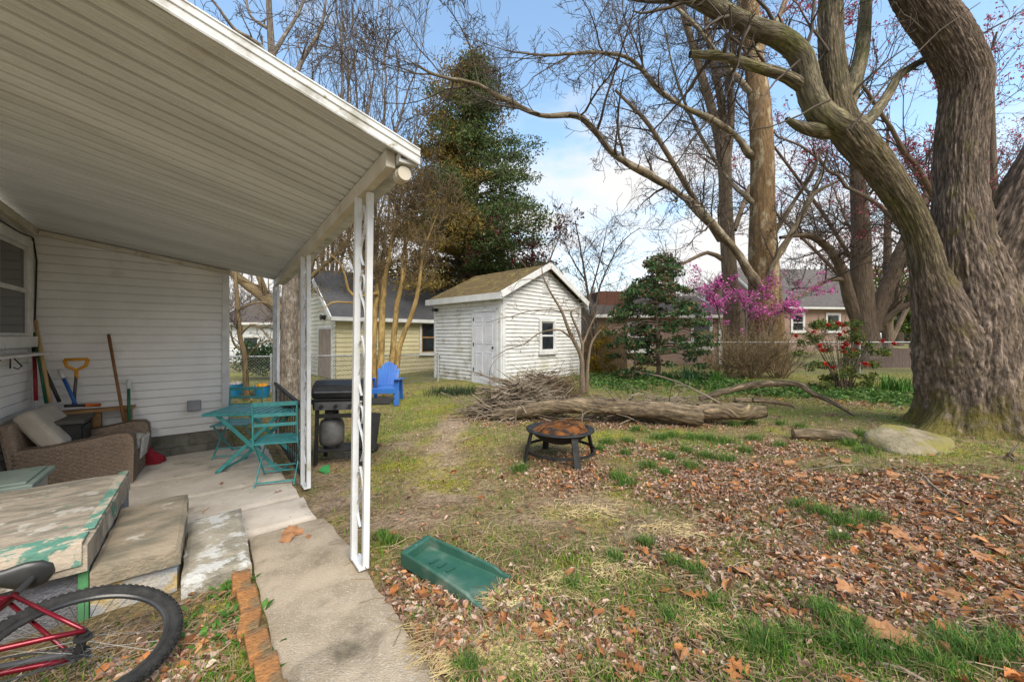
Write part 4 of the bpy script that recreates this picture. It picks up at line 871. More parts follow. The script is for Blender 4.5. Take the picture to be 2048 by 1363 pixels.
chain_link('chain-link fence with a pale rail running right behind the quince bush', [Vector((p.x, p.y, .18)) for p in fr2], 1.12, (.02, .235, .5, .75), wr=.0018)
wd = thing('wooden_fence', 'weathered brown board fence beside the white shed, behind the forsythia', 'fence', P(1168, 756, 13.6), R(6)); d = MB()
for k in range(13): d.box((.05+.125*k, 0, .75+.01*math.sin(k*2.3)), (.118, .02, 1.75)) 
d.build('boards', mat('weathered_fence_wood', (.15, .10, .055), (.10, .07, .04), scale=5, stretch=(6, 6, .8), rough=.9, bump=.3), wd); d = MB(); d.bar((0, .03, .3), (1.65, .03, .3), .04, .08); d.bar((0, .03, 1.3), (1.65, .03, 1.3), .04, .08); d.build('rail', m_brroof, wd)
lowf = thing('board_fence', 'low dark board fence far right behind the quince bush', 'fence', P(1690, 745, 15.5), R(3)); d = MB()
for k in range(26): d.box((.1*k*1.5, 0, .45), (.142, .02, 1.1+.02*math.sin(k)))
d.build('boards', mat('grey_fence_wood', (.15, .10, .085), (.11, .075, .06), scale=5, stretch=(6, 6, .8), rough=.9), lowf)

# ================================================================== blue adirondack chair
m_bluep = mat('blue_resin', (.025, .11, .40), (.03, .14, .44), scale=3, rough=.4, dirt=(.12, .17, .36), dscale=2.5, dlo=.55, dhi=.8, spec=.5)
g = G(770, 806); ad_ = thing('adirondack_chair', 'blue plastic adirondack chair on the grass by the crape myrtle', 'chair', g, R(4))
hh = [.66, .74, .80, .84, .80, .74, .66]; hh = [.74, .82, .87, .90, .87, .82, .74]
for k in range(7):
    x = (k-3)*.072; p0 = Vector((x*.72, .16, .28)); p1 = Vector((x, .36, hh[k])); d = MB(); d.bar(p0, p1, .070, .018, up=Y_); d.build('back_slat', m_bluep, ad_, bevel=.008)
d = MB(); d.bar((-.22, .19, .36), (.22, .19, .36), .02, .06); d.bar((-.25, .335, .66), (.25, .335, .66), .02, .06); d.build('back_rail', m_bluep, ad_, bevel=.006)
for s in (-1, 1):
    d = MB(); d.prism([(-.36, .545), (.24, .515), (.24, .545), (-.36, .58)], (s*.33-.062, 0, 0), Y_, Z, X, .124); d.build('armrest', m_bluep, ad_, bevel=.014)
    d = MB(); d.bar((s*.31, -.29, .0), (s*.31, -.26, .55), .05, .11, up=X); d.build('leg', m_bluep, ad_, bevel=.012)
    d = MB(); d.bar((s*.29, .34, .0), (s*.29, .20, .53), .04, .08, up=X); d.build('leg', m_bluep, ad_, bevel=.01)
d = MB()
for k in range(6):
    y = -.29+.082*k; d.bar((-.285, y, .365-.022*k), (.285, y, .365-.022*k), .072, .02, up=Z)
d.bar((-.29, -.325, .315), (.29, -.325, .315), .02, .11); d.build('seat', m_bluep, ad_, bevel=.008)

# ================================================================== green splash block
m_gsp = mat('green_splash_plastic', (.02, .085, .058), (.035, .11, .078), scale=5, rough=.5, dirt=(.17, .215, .175), dscale=3.2, dlo=.5, dhi=.74, spec=.5, spots=(.3, .36, .32), sscale=18, slo=.72)
a_ = G(836, 1128); b_ = G(985, 1185); yaw = math.atan2(b_.y-a_.y, b_.x-a_.x); c_ = (a_+b_)/2
sb = thing('splash_block', 'green plastic downspout splash block lying on the leaves', 'splash block', Vector((c_.x, c_.y, c_.z+.02)), rot=(R(2), R(3), yaw))
Lb = (b_-a_).length/2+.03; wa, wb_ = .118, .155; n = 12; d = MB(); vs = []
prof_ = [(-1, 0), (-1.0, .082), (-.93, .092), (-.85, .086), (-.80, .026), (0, .020), (.80, .026), (.85, .086), (.93, .092), (1.0, .082), (1, 0)]
for i in range(n+1):
    x = -Lb+2*Lb*i/n; ww = wa+(wb_-wa)*i/n; q = 1-.45*(i/n)**2
    if i > n-2: q *= .75
    for (y, z) in prof_: vs.append((x, y*ww, z*q if abs(y) > .7 else z))
m_ = len(prof_); fs = [(i*m_+j, (i+1)*m_+j, (i+1)*m_+j+1, i*m_+j+1) for i in range(n) for j in range(m_-1)]
fs += [tuple(range(m_)), tuple(n*m_+j for j in range(m_-1, -1, -1))]; d.add(vs, [f[::-1] for f in fs])
d.build('tray', m_gsp, sb, bevel=.006); d = MB(); d.prism([(-wa, 0), (wa, 0), (wa, .088), (-wa, .088)], (-Lb-.012, 0, 0), Y_, Z, X, .045); d.build('end_wall', m_gsp, sb, bevel=.014, bseg=3)
d = MB()
for k in range(3): d.bar((-Lb*.5+.07*k, -.03, .029), (-Lb*.45+.07*k, .035, .029), .012, .006)
d.build('rib', m_gsp, sb)

# ================================================================== fire pit
m_rusty = mat('rusty_steel', (.23, .082, .018), (.05, .025, .013), scale=8, detail=9, rough=.95, bump=1.2, bscale=40, dirt=(.028, .022, .018), dscale=4.5, dlo=.50, dhi=.60); m_char = mat('black_painted_steel', (.014, .016, .017), (.03, .028, .026), scale=12, rough=.55, bump=.2)
fp = G(1120, 918); 
pit = thing('fire_pit', 'black fire pit bowl on four legs with a rusty collapsed spark screen', 'fire pit', Vector((fp.x, fp.y, fp.z)), R(12)); pit.scale = (1.1, 1.1, 1.08); Rp = .345
MB().lathe([(0, .195), (.12, .20), (.22, .235), (.29, .285), (.315, .335), (Rp+.03, .338), (Rp+.03, .352), (.31, .352), (.28, .30), (.21, .25), (.11, .215), (0, .21)], n=40).build('bowl', m_char, pit, smooth=True)
d = MB(); n = 40; vs = []
for i, (q, z) in enumerate(((.96, .0), (.90, .01), (.82, .036), (.66, .052), (.45, .04), (.22, .015), (.04, .008))):
    for k in range(n):
        a = 2*math.pi*k/n; vs.append((Rp*q*.93*math.cos(a), Rp*q*.93*math.sin(a), .332+z*1.25*(1+.45*math.sin(a+2.2)+.15*math.sin(3*a+i))-.0))
d.add(vs, [(i*n+k, i*n+(k+1) % n, (i+1)*n+(k+1) % n, (i+1)*n+k) for i in range(6) for k in range(n)]+[tuple(6*n+k for k in range(n))]); sc_n = d.build('spark_screen', m_rusty, pit, smooth=True)
for a0 in (.5, 2.2):
    d = MB(); d.tube([(Rp*math.cos(a0), Rp*math.sin(a0), .37), (Rp*.7*math.cos(a0)*.9, Rp*.7*math.sin(a0), .435), (0.02, 0, .435), (-Rp*.7*math.cos(a0), -Rp*.7*math.sin(a0), .415), (-Rp*math.cos(a0), -Rp*math.sin(a0), .37)], .006, 6); d.build('screen_hoop', m_rusty, sc_n)
for k in range(4):
    a = R(-84+90*k); c, s = math.cos(a), math.sin(a); d = MB(); d.bar((.335*c, .335*s, .36), (.42*c, .42*s, .0), .075, .016, up=Vector((c, s, .3))); d.build('leg', m_char, pit, bevel=.003)
d = MB(); p = [(.385*math.cos(t), .385*math.sin(t), .125) for t in np.linspace(0, 2*math.pi, 49)]
for i in range(48): d.bar(p[i], p[i+1], .012, .03)
d.build('ring', m_char, pit)

# ================================================================== clutter beyond the patio
m_tub = mat('blue_tub_plastic', (.02, .20, .38), (.015, .16, .31), scale=4, rough=.4)
for lab, px, py, Y0, col in (('blue plastic tub full of scraps beside the oak trunk', 524, 778, 9.2, m_tub), ('blue plastic drum lying by the left fence near the corner post', 471, 778, 9.6, m_tub)):
    p = P(px, py, Y0); t = thing('tub', lab, 'tub', Vector((p.x, p.y, float(gz(p.x, p.y))))); d = MB(); d.lathe([(0, 0), (.14, 0), (.17, .28), (.18, .29), (.16, .29), (.135, .03), (0, .03)], n=20); d.build('tub_body', col, t, smooth=False)
    d = MB()
    for k in range(7): a = k*.9; d.box((.07*math.cos(a), .07*math.sin(a), .26+.02*(k % 3)), (.09, .06, .08), M=Matrix.Rotation(a, 3, 'Z') @ Matrix.Rotation(.5, 3, 'X'))
    d.build('scraps', c_yel if Y0 < 9.5 else m_beigep, t)
p = P(500, 776, 9.4); jp = thing('board_pile', 'leaning pile of scrap boards between the two blue tubs', 'boards', Vector((p.x, p.y, float(gz(p.x, p.y)))))
for k in range(5):
    d = MB(); d.bar((-.25+.05*k, .05*k, .02), (.18+.04*k, .1+.03*k, .30-.04*k), .07, .015); d.build('board', wood if k % 2 else m_brroof, jp)
# ================================================================== trees
def bark(name, c1, c2, dirt, sc=16, st=(1, 1, .16), bump=2.2, dscale=1.6, dlo=.52, dhi=.72, spots=None, sscale=30):
    return mat(name, c1, c2, scale=sc, stretch=st, detail=8, rough=.95, bump=bump, bscale=sc*1.5, fine=(sc*2.6, .6), dirt=dirt, dscale=dscale, dlo=dlo, dhi=dhi, attr='bc', spots=spots, sscale=sscale, slo=.68)
bk_maple = mat('maple_bark', (.40, .31, .245), (.20, .15, .115), scale=17, stretch=(1, 1, .30), detail=9, rough=.95, bump=3, bscale=34, dirt=(.23, .21, .09), dscale=1.5, dlo=.54, dhi=.74, attr='bc', moss=(-.15, .75, (.17, .14, .035)), cav=True, lo=.4, hi=.6, fine=(52, .45))
bk_limb = mat('mossy_limb_bark', (.36, .31, .20), (.20, .165, .105), scale=17, stretch=(1, 1, .2), detail=9, rough=.95, bump=3, bscale=36, dirt=(.24, .235, .085), dscale=1.7, dlo=.44, dhi=.62, attr='bc', cav=True, fine=(48, .5), spots=(.42, .40, .32), sscale=16)
bk_syc = bark('sycamore_bark', (.245, .16, .08), (.155, .10, .05), (.36, .29, .185), sc=7, st=(1, 1, .4), bump=1.4, dscale=1.6, dlo=.53, dhi=.62, spots=(.10, .065, .035), sscale=9)
bk_grey = bark('grey_bark', (.27, .205, .14), (.17, .13, .09), (.19, .16, .10), bump=1.5)
bk_dark = bark('dark_bark', (.20, .15, .11), (.12, .09, .066), (.17, .14, .085), bump=1.5)
bk_crape = bark('crape_myrtle_bark', (.36, .25, .095), (.24, .16, .06), (.20, .15, .075), sc=6, st=(1, 1, .4), bump=.5)
bk_oak = bark('oak_bark', (.235, .195, .155), (.12, .098, .078), (.30, .27, .23), sc=20, st=(1, 1, .3), bump=2, dscale=6, dlo=.5, dhi=.66)
bk_twig = bark('twig_bark', (.12, .095, .075), (.07, .055, .045), (.10, .085, .06), bump=.3)
bk_ltwig = bark('pale_twig_bark', (.22, .165, .09), (.14, .10, .055), (.15, .12, .07), bump=.3)
bk_log = mat('log_bark', (.40, .30, .19), (.19, .14, .09), scale=15, stretch=(1, 1, .22), detail=8, rough=.95, bump=2.6, bscale=26, dirt=(.27, .235, .10), dscale=1.6, dlo=.52, dhi=.72, attr='bc', cav=True, fine=(45, .5), spots=(.38, .34, .26), sscale=24)
m_leafc = mat('foliage', (.1, .1, .1), vcol=True, scale=3, rough=.75, trans=.25)
m_petal = mat('petals', (.1, .1, .1), vcol=True, scale=3, rough=.7, trans=.35)
def tree(name, label, base, group=None, cat='tree'): return thing(name, label, cat, base, group=group)
def fin(mb, name, m, root, smooth=True):
    return mb.build(name, m, root, smooth=smooth, xf=Matrix.Translation(-root.location))
def PX(l): return [P(a, b, c) for a, b, c in l]
TW3 = [dict(k=5, w=.16, ratio=.55, ang=.75, t0=.2, n=4, m=6, rr=.6), dict(k=4, w=.22, ratio=.55, ang=.8, t0=.15, n=3, m=5, rr=.6), dict(w=.28, n=3, m=5, tip=.5)]

# --- the old maple on the right
mp_base = P(1945, 868, 5.75); mp_base.z = float(gz(mp_base.x, mp_base.y))
mt = tree('maple_tree', 'huge old maple with furrowed mossy bark and three massive limbs at the right edge', mp_base)
def bark_limb(mb, pts, rad, n=48, seg=.045, amp=.05, flare=None, ph=0, tint=None):
    p, r = spline(pts, seg, rad); m = len(p); T = norm(np.gradient(p, axis=0)); ref = np.array([1., 0, 0]); X_ = norm(np.cross(T, np.cross(np.broadcast_to(ref, T.shape), T))); Yv = np.cross(T, X_)
    L_ = np.concatenate([[0], np.cumsum(np.linalg.norm(np.diff(p, axis=0), axis=1))]); a = np.arange(n)*2*np.pi/n
    A, S_ = np.meshgrid(a, L_); R0 = r[:, None]*np.ones_like(A)
    cx, sx = np.cos(A), np.sin(A)
    # long furrows running with the grain, broken into plates
    u = A/(2*np.pi)*np.maximum(6, np.round(r.max()*2*np.pi/.055)); 
    fur = np.abs(fbm(u+.5*fbm(S_*2.2+ph, u*.3, 2)*1.6+ph, S_*3.6+ph, 3)-.5)*2.4
    per = vnoise((np.mod(u, u.max()+1e-6))*.9+9, S_*5+ph)
    big = fbm(cx*1.3+S_*.35+ph+20, sx*1.3+S_*.2+40, 3)-.5
    v2 = fbm(u*.55+9+ph, S_*11+ph+u*.2, 2)        # cross cracks break the ridges into plates
    plate = np.minimum(1, fur*1.5)*np.minimum(1, .35+np.abs(v2-.5)*7); plate = .75*plate+.25*vnoise(u*2.3, S_*22+ph)
    R1 = R0*(1+.15*big)+np.minimum(r[:, None], .5)*amp*1.15*(plate-.6)
    cv = (.30+.70*np.clip(plate*1.15, 0, 1))*(.85+.3*vnoise(u*.7+3, S_*2.5))  # furrow shade put into the bark colour: darker where the plates sink
    if flare is not None: R1 = R1+flare(A, S_)
    V = p[:, None]+X_[:, None]*(cx*R1)[..., None]+Yv[:, None]*(sx*R1)[..., None]
    bc = np.stack([cx*r.max(), sx*r.max(), S_+ph*3], -1)
    k = np.arange(n); i = np.arange(m-1)
    q = np.stack([i[:, None]*n+k, i[:, None]*n+(k+1) % n, (i[:, None]+1)*n+(k+1) % n, (i[:, None]+1)*n+k], -1).reshape(-1, 4)
    cv = np.clip(cv, 0, 1.2)[..., None]*np.ones(4)
    if tint is not None:
        k_ = (sm(S_, tint[1], tint[2])*(.35+.9*fbm(cx*1.5+S_*1.2, sx*1.5+7, 3)))[..., None]; cv = cv*(1-k_+k_*np.array([*tint[0], 1]))
    mb.add(V.reshape(-1, 3), q, bc=bc.reshape(-1, 3), col=cv.reshape(-1, 4)); return p, r
Ym = 5.75
def fl_(A, S_):
    e = np.exp(-np.maximum(S_-.30, 0)/.20); lob = .10+.06*np.cos(A*3+2.0); f = lob
    for a0, w0, k0 in ((3.35, .26, .62), (3.95, .22, .34), (4.75, .30, .55), (5.45, .28, .62), (.3, .4, .4), (1.6, .5, .3), (2.5, .3, .35)):
        dA = np.angle(np.exp(1j*(A-a0))); f = f+k0*np.exp(-(dA/w0)**2)
    return e*f*.72
tk = MB(); tl0 = MB()
M0 = [P(1945, 905, Ym), P(1945, 820, Ym), P(1942, 700, Ym), P(1940, 600, Ym), P(1925, 480, Ym), P(1918, 380, Ym+.05), P(1922, 260, Ym+.05), P(1930, 160, Ym), P(1893, 75, Ym-.05), P(1835, -10, Ym-.1), P(1780, -120, Ym-.2)]
M0r = [.88, .84, .80, .74, .47, .385, .37, .375, .38, .36, .33]
pm0 = bark_limb(tk, M0, [q*.74 for q in M0r], n=280, seg=.03, amp=.075, flare=fl_)
M1 = [P(1925, 800, Ym+.02), P(1908, 700, Ym-.02), P(1884, 622, Ym-.08), P(1858, 545, Ym-.14), P(1842, 478, Ym-.17), P(1812, 412, Ym-.2), P(1762, 338, Ym-.2), P(1712, 278, Ym-.2), P(1683, 235, Ym-.18), P(1668, 150, Ym-.1), P(1662, 60, Ym), P(1665, -40, Ym+.1), P(1690, -200, Ym+.2)]
pm1 = bark_limb(tk, M1, [.50, .46, .33, .21, .178, .182, .20, .225, .20, .165, .158, .155, .14], n=150, seg=.03, amp=.075, ph=7, tint=((.90, .97, .70), 1.6, 2.6))
M2 = [P(1985, 640, Ym-.05), P(2010, 520, Ym-.15), P(2050, 410, Ym-.25), P(2110, 300, Ym-.35), P(2200, 150, Ym-.4), P(2280, -50, Ym-.4)]
pm2 = bark_limb(tk, M2, [q*.72 for q in (.58, .52, .46, .42, .36, .30)], n=170, seg=.03, amp=.075, ph=13)
M3 = [P(1705, 262, Ym-.18), P(1650, 235, Ym-.2), P(1622, 190, Ym-.2), P(1602, 115, Ym-.2), P(1560, 75, Ym-.25), P(1505, 55, Ym-.3), P(1440, 22, Ym-.4), P(1375, -12, Ym-.5), P(1290, -40, Ym-.6)]
pm3 = bark_limb(tl0, M3, [.22, .18, .165, .15, .14, .13, .12, .11, .09], n=40, amp=.07, ph=21)
M4 = [P(1600, 170, Ym-.2), P(1565, 150, Ym-.3), P(1500, 130, Ym-.4), P(1440, 112, Ym-.5), P(1380, 108, Ym-.55)]
pm4 = bark_limb(tl0, M4, [.09, .08, .07, .06, .045], n=24, amp=.08, ph=31)
M5 = [P(1715, 290, Ym-.1), P(1690, 262, Ym), P(1660, 252, Ym+.1)]
M6 = [P(1700, 268, Ym-.2), P(1738, 240, Ym-.08), P(1775, 190, Ym+.1), P(1800, 150, Ym+.2), P(1850, 118, Ym+.35)]
pm6 = bark_limb(tl0, M6, [.10, .075, .06, .05], n=24, amp=.06, ph=37)
bark_limb(tl0, [P(1655, 262, Ym-.15), P(1605, 255, Ym-.25), P(1572, 238, Ym-.3)], [.12, .075, .03], n=24, amp=.08, ph=41)
M7 = [P(1690, 215, Ym), P(1720, 120, Ym+.2), P(1730, 40, Ym+.4), P(1735, -60, Ym+.6)]
pm7 = bark_limb(tl0, M7, [.13, .10, .085, .07], n=28, amp=.06, ph=45)
fin(tk, 'trunk', bk_maple, mt, smooth=True); fin(tl0, 'limb', bk_limb, mt, smooth=True)
cw = MB()
SPm = [dict(k=4, w=.14, ratio=.6, ang=.7, t0=.2, n=5, m=7, rr=.55, trop=(0, 0, .03)), dict(k=4, w=.2, ratio=.55, ang=.8, n=3, m=5), dict(w=.25, n=3, m=4, tip=.5)]
e1 = limb_kids(cw, [pm3, pm4], 4.0, 1.0, SPm, up=.1, t0=.25, rmin=.0028, rcap=.03)
e2 = limb_kids(cw, [pm1], 1.4, 1.1, SPm, up=.35, t0=.45, rmin=.0028, rcap=.022)
e3 = limb_kids(cw, [pm0, pm2, pm6, pm7], 1.6, 1.1, SPm, up=.3, t0=.62, rmin=.0028, rcap=.022)
PT = shoots(np.array([tuple(P(x, y, Ym-.5)) for x, y in ((1500, 52), (1440, 30), (1600, 120), (1660, 200), (1700, 260))]), np.array([(-.5, -.1, -.6), (-.3, 0, -.9), (-.6, 0, -.3), (-.8, -.1, -.4), (.6, -.2, .7)]), np.array([1.2, 1.3, 1.6, 1.7, 2.3]), 8, .12, (0, 0, -.02))
tubes(cw, PT, np.linspace(.016, .005, 8)[None]*np.ones((5, 1)), 5)
fin(cw, 'crown', bk_twig, mt)

# --- the sycamore behind the fence
sb_ = P(1535, 742, 14.0); sy = tree('sycamore_tree', 'tall sycamore with mottled orange-brown bark rising behind the magenta redbud', sb_)
tk = MB(); Yq = 14.0
S0 = limb(tk, PX([(1535, 775, Yq), (1533, 700, Yq), (1530, 600, Yq), (1526, 500, Yq), (1525, 400, Yq), (1524, 300, Yq), (1518, 200, Yq), (1508, 120, Yq+.2), (1502, 40, Yq+.4), (1500, -60, Yq+.6)]), [q*.76 for q in (1.0, .82, .70, .62, .52, .50, .47, .42, .40, .36)], 24, .3)
SL = [PX([(1508, 560, Yq-.3), (1470, 500, Yq-.6), (1400, 425, Yq-1.2), (1358, 388, Yq-1.8), (1290, 345, Yq-2.4), (1228, 308, Yq-3.0), (1190, 262, Yq-3.6), (1152, 231, Yq-4.2), (1080, 231, Yq-4.8), (1008, 198, Yq-5.2), (940, 165, Yq-5.6), (862, 147, Yq-6), (815, 118, Yq-6.2), (760, 112, Yq-6.4)]),
      PX([(1500, 310, Yq), (1470, 270, Yq-.3), (1420, 238, Yq-.6), (1365, 212, Yq-1), (1318, 180, Yq-1.4), (1260, 118, Yq-1.8), (1180, 105, Yq-2.2), (1090, 110, Yq-2.6), (1010, 100, Yq-3.), (930, 70, Yq-3.4)]),
      PX([(1545, 470, Yq), (1590, 400, Yq-.4), (1625, 345, Yq-.8), (1645, 290, Yq-1)]), PX([(1550, 520, Yq), (1600, 440, Yq+.4), (1625, 390, Yq+.8), (1700, 350, Yq+1), (1760, 330, Yq+1.2)]),
      PX([(1535, 560, Yq-.4), (1560, 500, Yq-.8), (1610, 420, Yq-1), (1650, 330, Yq-1.2), (1655, 300, Yq-1.2)]),
      PX([(1505, 130, Yq), (1545, 60, Yq+.5), (1570, 0, Yq+1), (1580, -80, Yq+1.3)]), PX([(1500, 400, Yq), (1450, 350, Yq+1), (1390, 250, Yq+2), (1350, 150, Yq+3), (1330, 60, Yq+3.5)]),
      PX([(1495, 180, Yq), (1430, 100, Yq+.4), (1380, 40, Yq+.8), (1300, -30, Yq+1)])]
SR = [[.26, .23, .20, .18, .16, .14, .125, .11, .10, .085, .07, .04, .018, .006], [.20, .17, .15, .13, .115, .10, .085, .05, .025, .008], [.14, .12, .08, .01], [.17, .14, .10, .06, .015], [.15, .13, .10, .06, .015], [.2, .16, .13, .1], [.14, .11, .09, .07, .05], [.15, .12, .1, .07]]
S0p = S0[0]
def from_axis(pts, axis):
    j = int(np.argmin(np.abs(axis[:, 2]-(pts[0].z-.25)))); return [Vector(axis[j])]+list(pts)
tl1 = MB(); bk_sycl = bark('sycamore_limb_bark', (.225, .18, .115), (.125, .10, .066), (.34, .30, .22), sc=9, st=(1, 1, .4), bump=1.2, dscale=2.2, dlo=.52, dhi=.64, spots=(.08, .065, .045), sscale=8)
sp_l = [limb(tl1, from_axis(a, S0p), [q*.72*(.9+.25*math.sin(i*2.7)) for i, q in enumerate([b[0]*1.1]+list(b))], 10, .2, .10) for a, b in zip(SL, SR)]; fin(tk, 'trunk', bk_syc, sy); fin(tl1, 'limb', bk_sycl, sy)
cw = MB(); TWs = [dict(k=6, w=.16, ratio=.6, ang=.75, t0=.15, n=4, m=8, rr=.55, trop=(0, 0, .02)), dict(k=5, w=.22, ratio=.55, ang=.85, t0=.1, n=3, m=6, rr=.6), dict(k=3, w=.26, ratio=.6, ang=.8, n=3, m=4), dict(w=.3, n=3, m=3)]
e = limb_kids(cw, [sp_l[i] for i in (0, 1, 6, 7)], 1.9, 2.1, TWs, up=.15, t0=.15, rmin=.0055, rcap=.045); limb_kids(cw, [sp_l[i] for i in (2, 3, 4, 5)], 1.1, 1.5, TWs[:3], up=.2, rmin=.006, rcap=.03)
fin(cw, 'crown', bk_twig, sy)
bd = MB(); sel = e[rng.random(len(e)) < .12]; leaves(bd, sel, .035, [(.12, .09, .06), (.16, .11, .07)]); fin(bd, 'buds', m_leafc, sy)

# --- twin stemmed tree left of the sycamore
tb0 = P(1466, 740, 15.5); tw = tree('twin_stem_tree', 'grey tree forking into several upright stems just left of the sycamore', tb0); tk = MB(); Yt = 15.5
T0 = [PX([(1468, 770, Yt), (1466, 650, Yt), (1460, 560, Yt), (1452, 430, Yt), (1450, 330, Yt)]), PX([(1452, 400, Yt), (1440, 290, Yt), (1418, 200, Yt), (1385, 90, Yt), (1365, 20, Yt), (1352, -60, Yt)]), PX([(1450, 350, Yt), (1447, 240, Yt), (1432, 150, Yt), (1415, 60, Yt), (1410, -40, Yt)]), PX([(1452, 340, Yt), (1462, 230, Yt), (1458, 140, Yt), (1475, 60, Yt), (1480, -50, Yt)]), PX([(1448, 520, Yt), (1415, 505, Yt), (1370, 525, Yt-.3), (1330, 540, Yt-.5), (1290, 575, Yt-.6)]),
      PX([(1468, 460, Yt), (1490, 400, Yt+.4), (1500, 370, Yt+.6)]), PX([(1440, 480, Yt), (1390, 400, Yt-1), (1330, 300, Yt-2), (1290, 240, Yt-2.4), (1230, 180, Yt-2.8)])]
Rt = [[.52, .42, .34, .30, .28], [.24, .22, .19, .15, .13, .1], [.21, .18, .15, .13, .1], [.2, .16, .14, .12, .1], [.13, .09, .07, .05, .03], [.13, .1, .08], [.14, .12, .1, .08, .05]]
tl_ = [limb(tk, a, [q*.85 for q in b], 12, .3) for a, b in zip(T0, Rt)]; fin(tk, 'trunk', bk_grey, tw); cw = MB(); limb_kids(cw, tl_[1:], 1.5, 1.9, TWs, up=.2, t0=.1, rmin=.006, rcap=.035); fin(cw, 'crown', bk_twig, tw)

# --- multi stemmed bare tree left of the maple
rb0 = P(1733, 690, 15.0); rt = tree('bare_tree', 'dark bare tree with three spreading stems left of the maple trunk', rb0); tk = MB(); Yr = 15.0
T0 = [PX([(1735, 715, Yr), (1728, 650, Yr), (1722, 560, Yr), (1722, 460, Yr), (1716, 380, Yr), (1712, 300, Yr), (1700, 220, Yr), (1690, 120, Yr)]), PX([(1722, 650, Yr), (1700, 600, Yr), (1682, 535, Yr-.2), (1650, 490, Yr-.4), (1612, 470, Yr-.6), (1560, 475, Yr-.8)]), PX([(1742, 660, Yr), (1768, 590, Yr), (1795, 520, Yr), (1830, 440, Yr), (1880, 340, Yr)]), PX([(1745, 668, Yr), (1775, 635, Yr-.3), (1815, 608, Yr-.5), (1850, 600, Yr-.6)]), PX([(1690, 560, Yr), (1660, 560, Yr-.6), (1600, 590, Yr-1.1), (1560, 615, Yr-1.4)])]
tl_ = [limb(tk, a, b, 12, .3, .04) for a, b in zip(T0, [[.5, .42, .36, .30, .26, .22, .17, .1], [.28, .22, .17, .14, .11, .06], [.32, .27, .23, .19, .14], [.15, .12, .09, .06], [.1, .08, .06, .03]])]; fin(tk, 'trunk', bk_dark, rt); cw = MB(); limb_kids(cw, tl_, 1.9, 2.2, TWs, up=.25, t0=.2, rmin=.006, rcap=.04); fin(cw, 'crown', bk_twig, rt)

# --- red maples in flower behind the big maple
for lab, px, Y0, hgt, den in (('bare-branched red maple in crimson flower at the top right corner', 1985, 12.5, 9.5, 1.0), ('red maple in crimson flower seen between the big maple limbs', 1775, 19.0, 13.0, .8)):
    b = P(px, 720, Y0); rm = tree('red_maple', lab, b, 'red maples behind the big maple'); tk = MB(); k_ = []
    for s in range(6):
        a = s*1.05+.4; d = np.array([math.cos(a)*.55, math.sin(a)*.3, 1.0]); p = [b+Z*(.6+.3*s)]; 
        for q in range(5): d = d+np.array([math.cos(a), math.sin(a)*.5, 0])*.13; p.append(p[-1]+Vector(d)*hgt/6.2)
        k_.append(limb(tk, p, [.13, .11, .09, .07, .05, .03], 8, .4, .3))
    limb(tk, [b-Z*.4, b+Z*hgt*.3, b+Z*hgt*.6, b+Z*hgt*.95], [.24, .19, .12, .04], 10); fin(tk, 'trunk', bk_dark, rm); cw = MB()
    e = limb_kids(cw, k_, 2.3, 2.0, [dict(k=5, w=.15, ratio=.6, ang=.7, n=4, m=6, trop=(0, 0, .05)), dict(k=4, w=.2, ratio=.6, ang=.8, n=3, m=5), dict(w=.25, n=3, m=4, leafy=True)], up=.3, t0=.1, rmin=.006, rcap=.03); fin(cw, 'crown', bk_twig, rm)
    sel = e[rng.random(len(e)) < .95]; bd = MB(); sel = np.repeat(sel, 2, 0); leaves(bd, sel+rng.normal(size=sel.shape)*.05, .075, [(.46, .09, .13), (.56, .13, .17), (.36, .07, .10)]); fin(bd, 'flowers', m_petal, rm)

# --- crape myrtle by the blue chair
cb0 = P(772, 782, 9.7); cb0.z = 0; cm = tree('crape_myrtle', 'smooth tan multi-stemmed crape myrtle behind the blue chair', cb0); tk = MB(); Yc = 9.7
z4 = lambda l: [(x/3.406+440, y/3.406+460, Yc+dy) for x, y, dy in l]
T0 = [z4([(1045, 1110, 0), (1047, 850, 0), (1055, 600, 0), (1075, 430, .1), (1060, 250, .2), (1020, 60, .3), (960, -200, .4)]), z4([(1095, 1110, 0), (1098, 800, 0), (1105, 520, 0), (1120, 350, 0), (1150, 180, 0), (1175, 20, -.1), (1190, -200, -.2)]), z4([(1160, 1110, .1), (1175, 850, .1), (1195, 620, .1), (1205, 500, .1), (1240, 350, .1), (1245, 180, .2), (1290, 20, .2), (1350, -180, .3)]), z4([(1195, 1110, .1), (1215, 840, .1), (1260, 690, .1), (1330, 500, 0), (1365, 300, 0), (1385, 150, 0), (1430, 20, -.1), (1500, -150, -.2)]), z4([(1010, 1110, -.2), (1030, 870, -.1), (1035, 560, .0), (1010, 380, .1), (930, 200, .2), (840, 80, .3)]),
      z4([(1240, 360, .1), (1270, 200, .3), (1260, 40, .4), (1230, -150, .5)]), z4([(1075, 430, 0), (900, 440, -.2), (830, 250, -.3), (720, 130, -.4)]), z4([(905, 495, -.2), (760, 490, -.4), (660, 560, -.5)])]
Rc = [[.085, .075, .07, .06, .05, .03, .006], [.095, .08, .08, .07, .055, .035, .006], [.085, .075, .07, .065, .05, .04, .025, .005], [.08, .07, .06, .055, .045, .035, .02, .005], [.07, .06, .055, .05, .035, .02], [.05, .04, .025, .005], [.05, .04, .025, .005], [.03, .02, .005]]
tl_ = [limb(tk, PX(a), b, 10, .15, .03) for a, b in zip(T0, Rc)]; fin(tk, 'trunk', bk_crape, cm); cw = MB()
